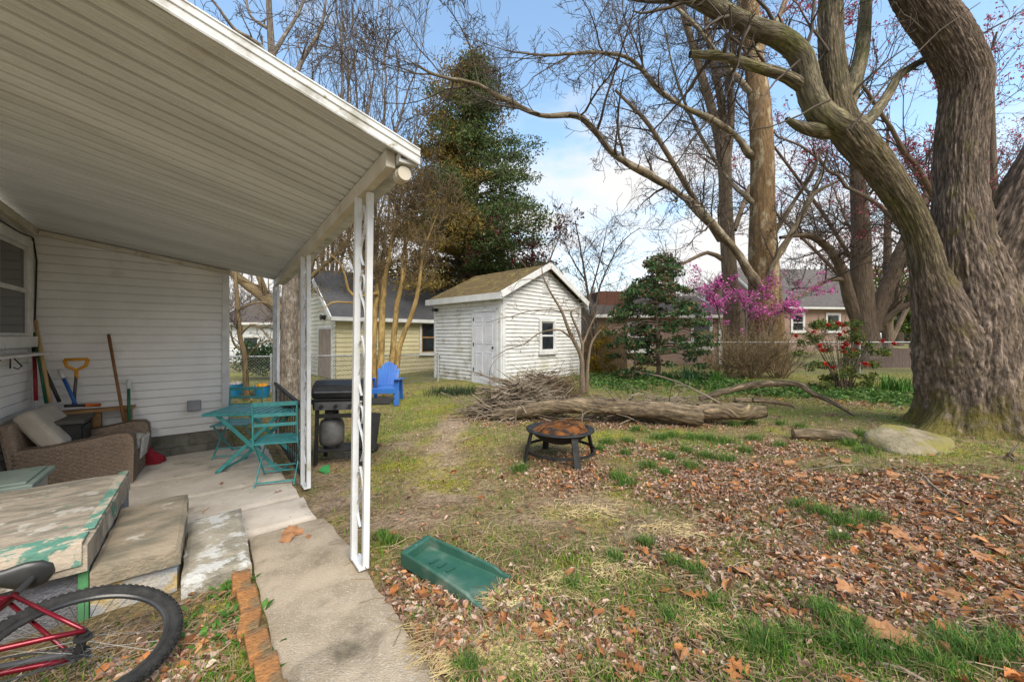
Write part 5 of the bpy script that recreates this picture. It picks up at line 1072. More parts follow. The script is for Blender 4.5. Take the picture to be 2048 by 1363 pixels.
limb_kids(cw, tl_, 3.2, 1.1, [dict(k=6, w=.17, ratio=.65, ang=.6, n=4, m=7, rr=.6, trop=(0, 0, .06)), dict(k=5, w=.22, ratio=.6, ang=.7, n=3, m=6), dict(k=3, w=.26, ratio=.6, n=3, m=4), dict(w=.3, n=3, m=3)], up=.45, t0=.5, rmin=.005, rcap=.02); fin(cw, 'crown', bk_ltwig, cm)

# --- upright bare saplings behind (dark brushy tops against the sky)
for lab, px, Y0, top, wsp, gn in (('tall brushy bare tree with upright twigs left of the cedar', 735, 14.0, 16.5, 1.0, 13), ('bare tree with upright twigs rising over the awning corner', 655, 16.0, 15.5, .8, 9)):
    b = P(px, 745, Y0); b.z = 0; bt_ = tree('brushy_tree', lab, b, 'brushy bare trees behind the garage'); tk = MB(); k_ = []
    for s in range(gn):
        a = s*2.4; sp_ = .25*wsp*(1+s % 3); p = [b+Vector((math.cos(a)*.1, math.sin(a)*.1, -.3))]
        for q in range(1, 6): p.append(b+Vector((math.cos(a)*sp_*(q/5)**1.3*4.2, math.sin(a)*sp_*(q/5)**1.3*3, top*(.75+.25*random.random())*q/5)))
        k_.append(limb(tk, p, [.07, .058, .045, .033, .02, .008], 7, .5, .5))
    fin(tk, 'trunk', bk_dark, bt_); cw = MB(); limb_kids(cw, k_, 1.05, 2.3, [dict(k=4, w=.12, ratio=.6, ang=.45, n=3, m=7, trop=(0, 0, .10)), dict(k=2, w=.16, ratio=.6, ang=.5, n=3, m=5, trop=(0, 0, .08)), dict(w=.2, n=3, m=4)], ang=.5, up=.7, t0=.25, rmin=.0045, rcap=.018); fin(cw, 'crown', bk_twig, bt_)

# --- oak by the left fence, its top showing above the awning
ob = P(580, 790, 8.7); ob.z = 0; ok = tree('oak_tree', 'tall lichen-grey oak trunk between the middle and far awning posts', ob); tk = MB(); Yo = 8.7
T0 = [PX([(578, 800, Yo), (578, 740, Yo), (580, 640, Yo), (582, 540, Yo), (580, 400, Yo), (570, 250, Yo), (548, 140, Yo), (540, 50, Yo), (535, -60, Yo)]), PX([(591, 790, Yo+.1), (592, 640, Yo+.1), (592, 540, Yo+.15), (610, 420, Yo+.3), (620, 300, Yo+.5)]), PX([(548, 150, Yo), (520, 90, Yo-.2), (470, 60, Yo-.4), (440, 20, Yo-.6), (400, -30, Yo-.8)]), PX([(546, 110, Yo), (570, 70, Yo+.3), (600, 20, Yo+.5), (620, -40, Yo+.6)]), PX([(565, 230, Yo), (600, 130, Yo+.2), (640, 60, Yo+.4), (655, -20, Yo+.5)]), PX([(560, 220, Yo), (500, 150, Yo-.3), (455, 110, Yo-.5), (430, 60, Yo-.6)]), PX([(540, 60, Yo), (500, 30, Yo+.2), (490, -30, Yo+.3)])]
tl_ = [limb(tk, a, b, 16 if i < 2 else 8, .2) for i, (a, b) in enumerate(zip(T0, [[.26, .205, .18, .17, .15, .13, .085, .065, .05], [.14, .125, .12, .10, .08], [.05, .045, .04, .03, .02], [.05, .04, .03, .02], [.06, .05, .035, .02], [.05, .04, .035, .02], [.04, .03, .02]]))]; fin(tk, 'trunk', bk_oak, ok); cw = MB(); limb_kids(cw, tl_[2:], 2.2, .95, [dict(k=3, w=.16, ratio=.6, ang=.7, n=4, m=6), dict(k=3, w=.22, ratio=.6, ang=.8, n=3, m=5), dict(w=.3, n=3, m=4)], up=.3, t0=.1, rmin=.006, rcap=.025); fin(cw, 'crown', bk_twig, ok)

# --- small crooked tree at the house corner and the leaning one behind it
sb0 = P(492, 785, 8.9); sb0.z = 0; st_ = tree('crooked_sapling', 'thin crooked bare sapling just right of the house corner', sb0); tk = MB(); Y0 = 8.9
T0 = [PX([(493, 800, Y0), (490, 720, Y0), (480, 670, Y0), (475, 610, Y0), (471, 540, Y0), (466, 460, Y0)]), PX([(480, 670, Y0), (500, 650, Y0), (520, 655, Y0), (548, 690, Y0-.1)]), PX([(487, 700, Y0), (470, 690, Y0), (458, 660, Y0), (445, 640, Y0)]), PX([(476, 620, Y0), (510, 605, Y0+.1), (540, 608, Y0+.2), (580, 640, Y0+.3)]), PX([(490, 720, Y0), (515, 690, Y0), (545, 680, Y0)])]
tl_ = [limb(tk, a, b, 8, .12, .04) for a, b in zip(T0, [[.07, .055, .05, .045, .035, .02], [.03, .025, .02, .01], [.03, .025, .015, .008], [.03, .022, .018, .008], [.02, .015, .008]])]; fin(tk, 'trunk', bk_ltwig, st_); cw = MB(); limb_kids(cw, tl_, 4, .5, TW3, up=.3, rmin=.004, rcap=.012); fin(cw, 'crown', bk_twig, st_)
lb = P(560, 700, 13.5); lt = tree('leaning_tree', 'leaning bare tree with a thick slanting stem behind the crooked sapling', Vector((lb.x, lb.y, 0))); tk = MB(); Y0 = 13.5
T0 = [PX([(600, 760, Y0), (570, 640, Y0), (535, 600, Y0), (495, 570, Y0), (465, 545, Y0), (420, 500, Y0)]), PX([(535, 600, Y0), (510, 530, Y0), (480, 470, Y0)]), PX([(600, 700, Y0), (615, 560, Y0), (640, 470, Y0), (660, 380, Y0)]), PX([(615, 560, Y0), (680, 500, Y0), (720, 440, Y0)])]
tl_ = [limb(tk, a, b, 9, .25, .05) for a, b in zip(T0, [[.25, .22, .2, .17, .14, .1], [.12, .09, .05], [.16, .12, .09, .05], [.08, .06, .03]])]; fin(tk, 'trunk', bk_ltwig, lt); cw = MB(); limb_kids(cw, tl_, 2.2, 1.6, TWs[:3], up=.4, rmin=.006, rcap=.03); fin(cw, 'crown', bk_ltwig, lt)

# --- eastern red cedar behind the shed
cb1 = P(950, 740, 18.0); cb1.z = .1; ce_ = tree('cedar_tree', 'tall dark green and bronze cedar rising behind the white shed', cb1); tk = MB(); Y0 = 18.0
T0 = [PX([(955, 760, Y0), (950, 600, Y0), (945, 450, Y0), (950, 300, Y0), (945, 200, Y0), (930, 120, Y0)]), PX([(945, 600, Y0), (915, 520, Y0), (900, 440, Y0), (895, 330, Y0)]), PX([(958, 560, Y0), (985, 480, Y0), (1000, 400, Y0), (1010, 330, Y0)])]
for a, b in zip(T0, [[.42, .34, .28, .2, .13, .04], [.16, .13, .1, .05], [.18, .14, .1, .05]]): limb(tk, a, b, 10, .4, .05)
fo = MB(); cen = []; ctone = []
for i in range(270):
    t = ((i+rng.random())/270)**1.1; zz = 3.6+t*10.8; wid = (4.9*(1-t)**.8+.6)*(.85 if t < .10 else 1); a = rng.random()*2*np.pi
    c0 = np.array([cb1.x-.3+.25*math.sin(zz), cb1.y, zz]); L0 = wid*(.40+.72*rng.random()); d0 = np.array([math.cos(a), math.sin(a), .30+.45*t])
    p = [c0]; d = d0.copy()
    for q in range(6): d = d+np.array([0, 0, -.10+.05*(q > 3)])+rng.normal(size=3)*.10; p.append(p[-1]+d*L0/6/np.linalg.norm(d))
    pp_, rr_ = limb(tk, [Vector(v) for v in p], np.linspace(.05+.02*L0/4, .008, 7), 4, .5)
    brown = rng.random() < (.60-.34*math.cos(a)) and math.cos(a+.3) < .6
    k = int(3+L0*5.0)
    for s in (.22+.78*rng.random(k)**.8)*.985:
        idx = s*(len(pp_)-1); v = pp_[int(idx)]; off = rng.normal(size=3)*np.array([.30, .30, .10])*(.5+.5*L0/3); cen.append((v+off, (.26+.22*rng.random()))); ctone.append(brown)
fin(tk, 'trunk', bk_dark, ce_)
for (c, s), tn in zip(cen, ctone):
    n = int(34*s/.4); q = ball(n, c, (s*1.25, s*1.25, s*.5)); leaves(fo, q, .115, [(.29, .20, .05), (.35, .24, .065), (.20, .17, .045)] if tn else [(.075, .125, .04), (.105, .16, .05), (.15, .18, .058)], aspect=.38)
fin(fo, 'crown', m_leafc, ce_, smooth=False)
# bare reddish shrub tree in front of the cedar's right flank
rb1 = P(1075, 720, 15.2); rd = tree('red_budded_tree', 'small tree with dull red new leaves in front of the cedar', Vector((rb1.x, rb1.y, .2))); tk = MB(); Y0 = 15.2
T0 = [PX([(1080, 760, Y0), (1078, 620, Y0), (1070, 540, Y0), (1060, 480, Y0)]), PX([(1078, 600, Y0), (1100, 520, Y0), (1120, 470, Y0)]), PX([(1072, 560, Y0), (1030, 510, Y0), (985, 490, Y0)])]
tl_ = [limb(tk, a, b, 7, .25) for a, b in zip(T0, [[.08, .07, .05, .02], [.05, .03, .015], [.05, .03, .015]])]; fin(tk, 'trunk', bk_dark, rd); cw = MB(); e = limb_kids(cw, tl_, 4, 1.1, TW3, up=.2, t0=.45, rmin=.006, rcap=.02); fin(cw, 'branches', bk_twig, rd)
bd = MB(); leaves(bd, e[rng.random(len(e)) < .8], .085, [(.15, .02, .025), (.20, .028, .03), (.09, .018, .018)]); fin(bd, 'crown', m_petal, rd)

# --- airy bare tree right of the cedar, dogwood in front of the shed
def small_bare(name, label, base, paths, rads, per_m, Lk, spec, bk=bk_twig, rmin=.005, up=.35, buds=None, rc=.015, gz0=None):
    o = tree(name, label, base); tk = MB(); tl = [limb(tk, PX(a), b, 8, .12, .03) for a, b in zip(paths, rads)]; fin(tk, 'trunk', bk, o); cw = MB(); e = limb_kids(cw, tl, per_m, Lk, spec, up=up, t0=.2, rmin=rmin, rcap=rc); fin(cw, 'crown', bk, o)
    if buds: bd = MB(); leaves(bd, e[rng.random(len(e)) < buds[0]], buds[1], buds[2]); fin(bd, 'buds', m_petal, o)
    return o, e
Y0 = 13.0; b = P(1190, 745, Y0)
small_bare('thin_bare_tree', 'thin airy bare tree against the sky between shed and holly', b, [[(1192, 765, Y0), (1188, 660, Y0), (1178, 600, Y0), (1165, 520, Y0), (1150, 440, Y0)], [(1185, 640, Y0), (1205, 560, Y0), (1240, 490, Y0), (1280, 455, Y0)], [(1178, 600, Y0), (1200, 520, Y0), (1215, 450, Y0)], [(1170, 560, Y0), (1140, 510, Y0), (1120, 460, Y0)]], [[.07, .055, .045, .035, .015], [.04, .03, .02, .01], [.035, .025, .01], [.03, .02, .01]], 3.0, 1.3, TWs[:3], up=.3, rmin=.005, rc=.015)
Y0 = 9.2; z5 = lambda l: [(x/5.244+860, y/5.244+530, Y0+d) for x, y, d in l]; b = P(1163, 775, Y0); b.z = float(gz(b.x, b.y))
small_bare('dogwood_tree', 'slender forked dogwood with pinkish twigs leaning across the shed gable', b, [z5([(1600, 1330, 0), (1595, 1150, 0), (1585, 950, 0), (1500, 780, 0), (1440, 640, -.1), (1380, 480, -.1), (1290, 330, -.1), (1215, 190, -.1), (1178, 90, -.1), (1172, -20, -.1)]), z5([(1590, 960, 0), (1600, 840, 0), (1540, 660, .1), (1480, 520, .1), (1500, 470, .1), (1600, 440, .2)]), z5([(1500, 780, 0), (1440, 730, -.1), (1370, 680, -.2), (1270, 680, -.3), (1130, 720, -.35), (980, 830, -.4), (790, 890, -.4), (650, 980, -.4)]), z5([(1380, 490, 0), (1250, 470, -.2), (1050, 480, -.3), (830, 545, -.35), (720, 560, -.4), (590, 610, -.4)]), z5([(1215, 190, 0), (1100, 150, -.1), (930, 170, -.1), (850, 310, -.1)]), z5([(1640, 1330, .1), (1650, 1150, .1), (1660, 1000, .2), (1700, 800, .3), (1820, 640, .4)]), z5([(1600, 840, 0), (1680, 640, .1), (1760, 480, .2)]),
    z5([(1380, 480, 0), (1560, 500, .1), (1640, 590, .1)])],
    [[.075, .062, .055, .045, .04, .032, .026, .02, .015, .006], [.04, .035, .03, .025, .015, .008], [.03, .026, .022, .018, .014, .011, .008, .004], [.018, .014, .011, .009, .007, .003], [.012, .01, .008, .004], [.055, .045, .035, .025, .01], [.03, .02, .01], [.015, .01, .006]], 4.0, .34, [dict(k=3, w=.2, ratio=.6, n=3, m=5), dict(w=.25, n=3, m=4, leafy=True)], bk=bk_grey, rmin=.0032, up=.25, buds=(.55, .028, [(.30, .12, .11), (.22, .09, .08), (.36, .2, .17)]), rc=.007)

# --- redbud with magenta flowers, bare thicket under it
Y0 = 12.9; b = P(1450, 748, Y0); paths = [[(1455, 770, Y0), (1450, 700, Y0), (1440, 640, Y0), (1425, 590, Y0), (1405, 560, Y0)], [(1470, 770, Y0), (1490, 690, Y0), (1490, 620, Y0), (1470, 580, Y0), (1455, 560, Y0)], [(1480, 770, Y0), (1530, 700, Y0), (1545, 640, Y0), (1580, 610, Y0), (1612, 590, Y0), (1640, 578, Y0)], [(1495, 640, Y0), (1520, 600, Y0), (1535, 570, Y0)], [(1545, 640, Y0), (1570, 625, Y0), (1605, 625, Y0)], [(1445, 660, Y0), (1420, 645, Y0), (1400, 630, Y0)]]
o, e = small_bare('redbud_tree', 'redbud covered in magenta blossom in front of the sycamore trunk', b, paths, [[.05, .04, .03, .02, .01], [.05, .04, .03, .02, .01], [.045, .035, .03, .022, .015, .006], [.025, .015, .008], [.02, .012, .006], [.015, .01, .005]], 4.5, .55, [dict(k=4, w=.2, ratio=.6, n=3, m=5, leafy=True), dict(w=.25, n=3, m=4, leafy=True)], up=.25, rc=.01)
fl = MB(); zs = e[:, 2]; k = (zs > 2.05)+.10*(zs > 1.6); sel = e[rng.random(len(e)) < k*.95]; sel = np.repeat(sel, 5, 0)+rng.normal(size=(len(sel)*5, 3))*.055
for (px, py, s) in ((1410, 575, .22), (1440, 570, .25), (1470, 585, .28), (1500, 590, .28), (1530, 575, .2), (1560, 610, .22), (1585, 605, .2), (1545, 625, .2), (1600, 620, .14), (1430, 600, .15), (1450, 645, .12)): sel = np.concatenate([sel, ball(int(430*s), tuple(P(px, py, Y0)), (s*1.5, s, s*.8))])
leaves(fl, sel, .052, [(.66, .12, .44), (.74, .17, .50), (.55, .08, .36), (.78, .28, .58)], aspect=.8); fin(fl, 'blossom', m_petal, o)
Y0 = 11.6
for i, (px, s, lab) in enumerate(((1500, 1.0, 'bare brown thicket of arching stems under the redbud'), (1560, .9, 'bare tan shrub between the thicket and the quince bush'), (1450, .7, 'bare twiggy shrub by the fence post under the redbud'))):
    b = P(px, 768, Y0); b.z = float(gz(b.x, b.y)); o = tree('bare_shrub', lab, b, 'bare shrubs along the right fence', 'shrub'); cw = MB(); n = int(60*s); a = rng.random(n)*2*np.pi; d = np.stack([np.cos(a)*.6, np.sin(a)*.4, np.ones(n)], 1)
    grow(cw, np.array(tuple(b))+np.stack([np.cos(a)*.25, np.sin(a)*.2, 0*a-.05], 1)*rng.random((n, 1)), d, (.8+.9*rng.random(n))*s*1.05, np.full(n, .011), [dict(k=4, w=.12, curve=.05, ratio=.55, ang=.6, n=3, m=8, trop=(0, 0, -.02)), dict(k=3, w=.2, ratio=.55, n=3, m=5), dict(w=.25, n=3, m=4)], rmin=.004); fin(cw, 'stems', bk_ltwig, o)

# --- holly, forsythia, quince
def bush_leaf(name, label, base, blobs, size, cols, m=m_leafc, stem=None, aspect=.55, cat='bush', flowers=None, mats=bk_dark):
    o = tree(name, label, base, None, cat)
    if stem:
        tk = MB(); [limb(tk, PX(a), b, 8, .12, .03) for a, b in stem]; fin(tk, 'trunk', mats, o)
    fo = MB()
    for c, s, n in blobs: leaves(fo, ball(n, tuple(c), s), size, cols, aspect)
    fin(fo, 'leaves', m, o, smooth=False)
    if flowers:
        for c, s, n, sz, cl in flowers: fl = MB(); leaves(fl, ball(n, tuple(c), s), sz, cl, .8); fin(fl, 'flower', m_petal, o, smooth=False)
    return o
Y0 = 11.3; b = P(1318, 752, Y0); blobs = []; stems = [([(1318, 770, Y0), (1316, 690, Y0), (1312, 610, Y0), (1314, 540, Y0), (1316, 505, Y0)], [.07, .06, .045, .03, .01])]
for i in range(165):
    t = rng.random(); y = 512+t*228; hw = 14+100*min(1, t*1.6)*(1 if t < .75 else .8); x = 1318+rng.uniform(-1, 1)*hw; d = rng.uniform(-.8, .8)
    c = P(x, y+rng.uniform(-8, 8)+abs(x-1318)*.12, Y0+d); blobs.append((c, (.27, .24, .10), 70)); 
    if i % 2 == 0: stems.append(([(1316, y-8, Y0), ((1316+x)/2, y-10, Y0+d/2), (x, y+abs(x-1318)*.12, Y0+d)], [.022, .014, .005]))
bush_leaf('holly_tree', 'layered dark green holly with a few bronze leaves in front of the tan house', b, blobs, .085, [(.045, .11, .038), (.07, .15, .05), (.10, .19, .06), (.035, .08, .03), (.08, .13, .045), (.26, .13, .07)], stem=stems, cat='tree')
Y0 = 12.9; b = P(1203, 752, Y0); bl = [(P(x, y, Y0+dy), (.22, .2, .25), 330) for x, y, dy in ((1195, 690, 0), (1210, 680, .1), (1188, 720, -.1), (1215, 715, 0), (1200, 740, 0), (1225, 740, .1), (1205, 660, .1), (1185, 745, 0))]
bush_leaf('forsythia_bush', 'yellow forsythia in bloom beside the right wall of the shed', b, bl, .05, [(.42, .27, .012), (.34, .21, .01), (.24, .19, .02)], m_petal, stem=[([(1203, 765, Y0), (1190+12*i, 700, Y0), (1180+15*i, 650, Y0)], [.02, .014, .005]) for i in range(4)], mats=bk_ltwig)
Y0 = 9.6; b = P(1690, 785, Y0); b.z = float(gz(b.x, b.y)); bl = []; fl_b = []; stq = []
for i in range(52):
    t = rng.random(); y = 645+t*130; hw = 35+55*(1-abs(t-.45)*1.3); x = 1690+rng.uniform(-1, 1)*hw-8*(1-t); bl.append((P(x, y, Y0+rng.uniform(-.5, .5)), (.16, .16, .11), 90))
for x, y in ((1592, 672), (1630, 663), (1657, 649), (1676, 645), (1686, 650), (1680, 669), (1690, 663), (1640, 690), (1638, 692), (1685, 695), (1692, 688), (1694, 687), (1708, 700), (1716, 687), (1713, 684), (1764, 681), (1789, 686), (1650, 727), (1735, 728), (1645, 700), (1654, 700), (1703, 712), (1710, 659), (1688, 704), (1728, 726), (1665, 735)): fl_b.append((P(x, y, Y0+rng.uniform(-.6, .1)), (.055, .05, .05), 22, .046, [(.52, .035, .02), (.58, .06, .025), (.42, .02, .03)]))
for i in range(26): a = rng.uniform(-1, 1); stq.append(([(1688+a*8, 790, Y0), (1688+a*35, 730, Y0+rng.uniform(-.2, .2)), (1690+a*75, 655+abs(a)*15, Y0+rng.uniform(-.4, .4))], [.014, .01, .004]))
stq.append(([(1705, 780, Y0), (1720, 730, Y0), (1745, 700, Y0-.1), (1768, 680, Y0-.1)], [.01, .008, .003]))
bush_leaf('quince_bush', 'flowering quince with red blossoms among olive-green leaves', b, bl, .055, [(.10, .16, .03), (.14, .19, .04), (.18, .17, .03), (.07, .11, .03)], stem=stq, flowers=fl_b)
Y0 = 11.5; b = P(505, 745, 13.0)
bush_leaf('evergreen_bush', 'round dark evergreen bush behind the left fence near the house corner', b, [(P(x, y, 13.0), (.75, .6, .42), 900) for x, y in ((505, 722, ), (528, 728), (540, 712), (515, 700))], .07, [(.03, .075, .02), (.045, .10, .03), (.02, .05, .015)])
# far trees
for lab, px, py, Y0, s, cols in (('bright spring-green tree left of the maple trunk, far behind', 1800, 590, 34, (2.6, 2, 3.2), [(.20, .24, .035), (.26, .29, .05), (.15, .19, .03)]), ('dark olive conifer behind the gabled house roof', 1662, 575, 40, (4.0, 3, 3.4), [(.055, .065, .025), (.075, .08, .03), (.04, .05, .02)]), ('dark conifer far behind the yellow garage', 850, 600, 34, (3, 3, 3.4), [(.04, .055, .02), (.06, .07, .03)]), ('low green tree at the far right beyond the fence', 1830, 640, 24, (1.4, 1, .8), [(.10, .16, .03), (.14, .2, .04)])):
    b = P(px, 700, Y0); c = P(px, py, Y0); bl = [(c+Vector((s[0]*rng.uniform(-.8, .8), s[1]*rng.uniform(-.8, .8), s[2]*rng.uniform(-.8, .8))), (s[0]*.42, s[1]*.42, s[2]*.36), 210) for _ in range(16)]
    bush_leaf('distant_tree', lab, b, bl, .26, cols, stem=[([(px, 720, Y0), (px, (py+700)/2, Y0), (px+4, py, Y0)], [.3, .25, .1])], cat='tree')
# hazy line of bare woods at the back
wd_ = MB(); n = 260; x = rng.uniform(-70, 85, n); y = rng.uniform(46, 75, n); z = np.where(x > 5, 1, 0)+0*x
grow(wd_, np.stack([x, y, z-.5], 1), np.stack([0*x, 0*x, 1+0*x], 1)+rng.normal(size=(n, 3))*.06, rng.uniform(5, 8, n), np.full(n, .16), [dict(k=10, w=.05, ratio=.6, ang=.7, n=4, m=7, t0=.2, rr=.5), dict(k=6, w=.14, ratio=.55, ang=.7, n=3, m=5), dict(k=3, w=.2, ratio=.5, n=3, m=4), dict(w=.2, n=3, m=3)], rmin=.018)
o = wd_.build('woods', mat('hazy_twigs', (.21, .175, .16), (.15, .125, .115), scale=.3, rough=1)); tag(o, kind='stuff', label='hazy mass of bare far-off woods behind the houses', cat='woods')
hb_ = MB(); q = np.concatenate([ball(500, (xx, yy, zz), (2.4, 1.5, 1.1)) for xx, yy, zz in [(rng.uniform(-34, 50), rng.uniform(36, 44), rng.uniform(.3, 1.6)) for _ in range(60)]]); leaves(hb_, q, .3, [(.08, .09, .04), (.11, .10, .05), (.13, .11, .07), (.06, .075, .035)])
o = hb_.build('undergrowth', m_leafc); tag(o, kind='stuff', label='low olive undergrowth far behind the fences', cat='undergrowth')
# ================================================================== the yard
def blob(px, py, rx, ry, w=1.0, h=1.45):
    g = G(px, py); return (g.x, g.y, rx/F*g.y, ry*g.y**2/(F*h), w)
def field(x, y, bl):
    s = np.zeros_like(x)
    for (cx, cy, rx, ry, w) in bl: s = np.maximum(s, w*np.exp(-(((x-cx)/rx)**2+((y-cy)/ry)**2)))
    return s
B_lit = [blob(*q) for q in ((1800, 1010, 420, 110), (1950, 1180, 330, 150), (1650, 1130, 200, 60, .9), (1480, 960, 260, 60, .95), (1330, 905, 180, 30, .7), (1120, 950, 150, 40, .8), (860, 1170, 110, 60, .8), (830, 1150, 60, 30, 1), (1050, 1230, 160, 60, .65), (1380, 1100, 160, 60, .55), (1260, 1290, 200, 60, .7), (1560, 1230, 130, 40, .7), (1000, 840, 130, 14, .9), (1250, 850, 220, 12, .9), (1700, 805, 120, 14, .8), (1560, 900, 120, 25, .8), (1500, 800, 120, 12, .7), (900, 1280, 80, 50, .7), (1800, 1260, 260, 60, .6), (1110, 1140, 120, 30, .4), (1870, 720, 130, 16, 1), (330, 1330, 120, 70, .8))]
B_grs = [blob(*q) for q in ((800, 850, 120, 40, .9), (850, 800, 90, 14, 1), (780, 960, 80, 60, .55), (1000, 1040, 220, 50, .55), (1180, 1150, 140, 60, .7), (1350, 1200, 160, 70, .75), (1450, 1060, 120, 40, .35), (1280, 1240, 100, 50, .5), (1600, 1310, 180, 50, .9), (1900, 1330, 220, 40, 1), (1680, 1050, 110, 28, .8), (1380, 890, 130, 30, .6), (1600, 820, 180, 14, .8), (1750, 1130, 80, 30, .5), (900, 900, 70, 50, .5), (1100, 1330, 150, 40, .35), (1250, 765, 120, 8, 1))]
B_mos = [blob(*q) for q in ((1130, 1122, 26, 12, 1.2), (880, 968, 50, 10, 1), (950, 880, 40, 12, .8), (880, 820, 40, 8, .9), (1310, 905, 35, 6, 1), (1250, 990, 40, 14, .6), (820, 930, 60, 14, .8), (1520, 1130, 60, 16, .6), (1850, 905, 90, 12, 1), (1240, 870, 40, 8, .6), (960, 930, 30, 14, .7))]
B_dirt = [blob(*q) for q in ((900, 990, 70, 30, 1.2), (885, 900, 34, 60, 1.2), (905, 850, 34, 24, 1.1), (880, 940, 40, 40, 1.2), (800, 1040, 110, 30, 1.15), (1160, 1010, 110, 26, .9), (1080, 1040, 130, 18, .8), (690, 990, 60, 40, 1), (1300, 1060, 200, 40, .6), (800, 890, 40, 10, .8), (1500, 1120, 200, 30, .5), (820, 870, 60, 6, .6), (670, 930, 60, 30, 1), (330, 1250, 130, 60, .9))]
def fields(x, y):
    n1 = fbm(x*1.9+5, y*1.9+2, 4); n2 = fbm(x*3.1+40, y*3.1+11, 4)
    far = sm(y, 5, 9)
    lit = np.clip(np.maximum(field(x, y, B_lit), .15)*(1.7*n1+.15), 0, 1); gr = np.clip(np.maximum(field(x, y, B_grs), .34+.3*far)*(2.0*n2+.14), 0, 1)
    mo = np.clip(field(x, y, B_mos)*1.1*(.4+n2)+.55*sm(n1*n2, .30, .42), 0, 1); di = np.clip(np.maximum(field(x, y, B_dirt), .1)*(1.5*n2+.3), 0, 1)
    return lit, gr, mo, di
def gcol(x, y):
    lit, gr, mo, di = fields(x, y); n = fbm(x*6, y*6+3, 4)[..., None]
    c = np.array([.235, .145, .083])*(.75+.5*n); lerp = lambda c, k, q: c*(1-k[..., None])+np.array(q)*(.7+.6*n)*k[..., None]
    c = lerp(c, lit*.8, (.31, .17, .105)); c = lerp(c, gr*.8, (.20, .235, .038)); c = lerp(c, di*.95, (.36, .265, .185)); c = lerp(c, mo*.85, (.33, .30, .028))
    return np.minimum(c*1.22, .8)
xs = np.concatenate([-np.geomspace(500, 9, 26), np.arange(-8.6, 13, .085), np.geomspace(13.1, 500, 26)]); ys = np.concatenate([-np.geomspace(60, 1.2, 8), np.arange(-.9, 14.5, .075), np.geomspace(14.7, 900, 40)])
gx, gy = np.meshgrid(xs, ys, indexing='ij'); gzv = gz(gx, gy)+.010*(fbm(gx*7, gy*7, 3)-.5)*(gy < 15)
mb = MB(); nx, ny = gx.shape; ii, jj = np.meshgrid(np.arange(nx-1), np.arange(ny-1), indexing='ij'); q = np.stack([ii*ny+jj, (ii+1)*ny+jj, (ii+1)*ny+jj+1, ii*ny+jj+1], -1).reshape(-1, 4)
gc = gcol(gx, gy).reshape(-1, 3); mb.add(np.stack([gx, gy, gzv], -1).reshape(-1, 3), q, col=np.concatenate([gc, np.ones((len(gc), 1))], 1))
m_ground = mat('yard_soil', (.2, .15, .1), vcol=True, scale=26, detail=9, rough=.98, bump=2.0, bscale=38, spots=(.40, .29, .20), sscale=55, slo=.62, fine=(34, .5))
go = mb.build('ground', m_ground, smooth=True); go['kind'] = 'structure'

def inside_hard(x, y, pad=0.0):
    a = x*D1[0]+y*D1[1]; b = x*D2[0]+y*D2[1]
    s = ((a < .80+pad) & (b > 3.66) & (b < 7.05) & (a > -1.8)) | ((a > .12) & (a < .80+pad) & (b <= 3.7)) | ((a < .76) & (b > 2.93) & (b < 4.8) & (a > -2)) | ((b > 6.9) & (b < 11) & (a < .26)) | ((a < -1.6) & (b < 11))
    c, d = math.cos(yaw), math.sin(yaw); u, v_ = (x-c_.x)*c+(y-c_.y)*d, -(x-c_.x)*d+(y-c_.y)*c; s = s | ((np.abs(u) < Lb-.02) & (np.abs(v_) < .13))
    # shed footprint
    v = np.stack([x-sc_.x, y-sc_.y], -1); r = SA-R(90); lx = v[..., 0]*math.cos(r)+v[..., 1]*math.sin(r); ly = -v[..., 0]*math.sin(r)+v[..., 1]*math.cos(r)
    return s | ((lx > -.05) & (lx < LX) & (ly > -.05) & (ly < LY))
def scatter(n, y0=1.05, y1=12.5, pw=-.5):
    u = rng.random(n); e = pw; y = (y0**e+(y1**e-y0**e)*u)**(1/e); x = y*rng.uniform(-1.45, 1.75, n)+rng.uniform(-.7, .9, n); return x, y
# dead-leaf litter
x, y = scatter(300000); x2, y2 = scatter(170000, 4.6, 13.5, .7); x, y = np.concatenate([x, x2]), np.concatenate([y, y2]); x3 = rng.uniform(.6, 8.5, 150000); y3 = rng.uniform(1.8, 6.2, 150000); k = rng.random(150000) < np.clip(field(x3, y3, B_lit)-.35, 0, 1)*1.4; x, y = np.concatenate([x, x3[k]]), np.concatenate([y, y3[k]])
k = ~inside_hard(x, y); x, y = x[k], y[k]; lit, gr, mo, di = fields(x, y); k = rng.random(len(x)) < np.clip(lit*1.3-.3*mo-.55*di-.25*gr, .03, 1); x, y = x[k], y[k]
z = gz(x, y)+.006+.022*rng.random(len(x)); C = np.stack([x, y, z], 1)
big = rng.random(len(x)) < .024
LC = [(.50, .33, .24), (.60, .44, .35), (.38, .21, .14), (.15, .08, .052), (.44, .24, .14), (.60, .46, .37), (.28, .145, .09), (.48, .25, .12), (.56, .40, .31)]
lt_ = MB(); leaves(lt_, C[~big], .027, LC, aspect=.45, up=1.7, jit=.85, fold=.5); leaves(lt_, C[big]+np.array([0, 0, .006]), .058, [(.46, .18, .06), (.36, .15, .06), (.50, .25, .11), (.26, .11, .05)], aspect=.62, up=2.2, jit=.5, fold=.45)
m_litter = mat('dead_leaves', (.3, .2, .1), vcol=True, scale=30, rough=.85, trans=.12)
o = lt_.build('leaf_litter', m_litter); tag(o, 'brown carpet of small dead leaves over the yard', 'leaf litter', kind='stuff')
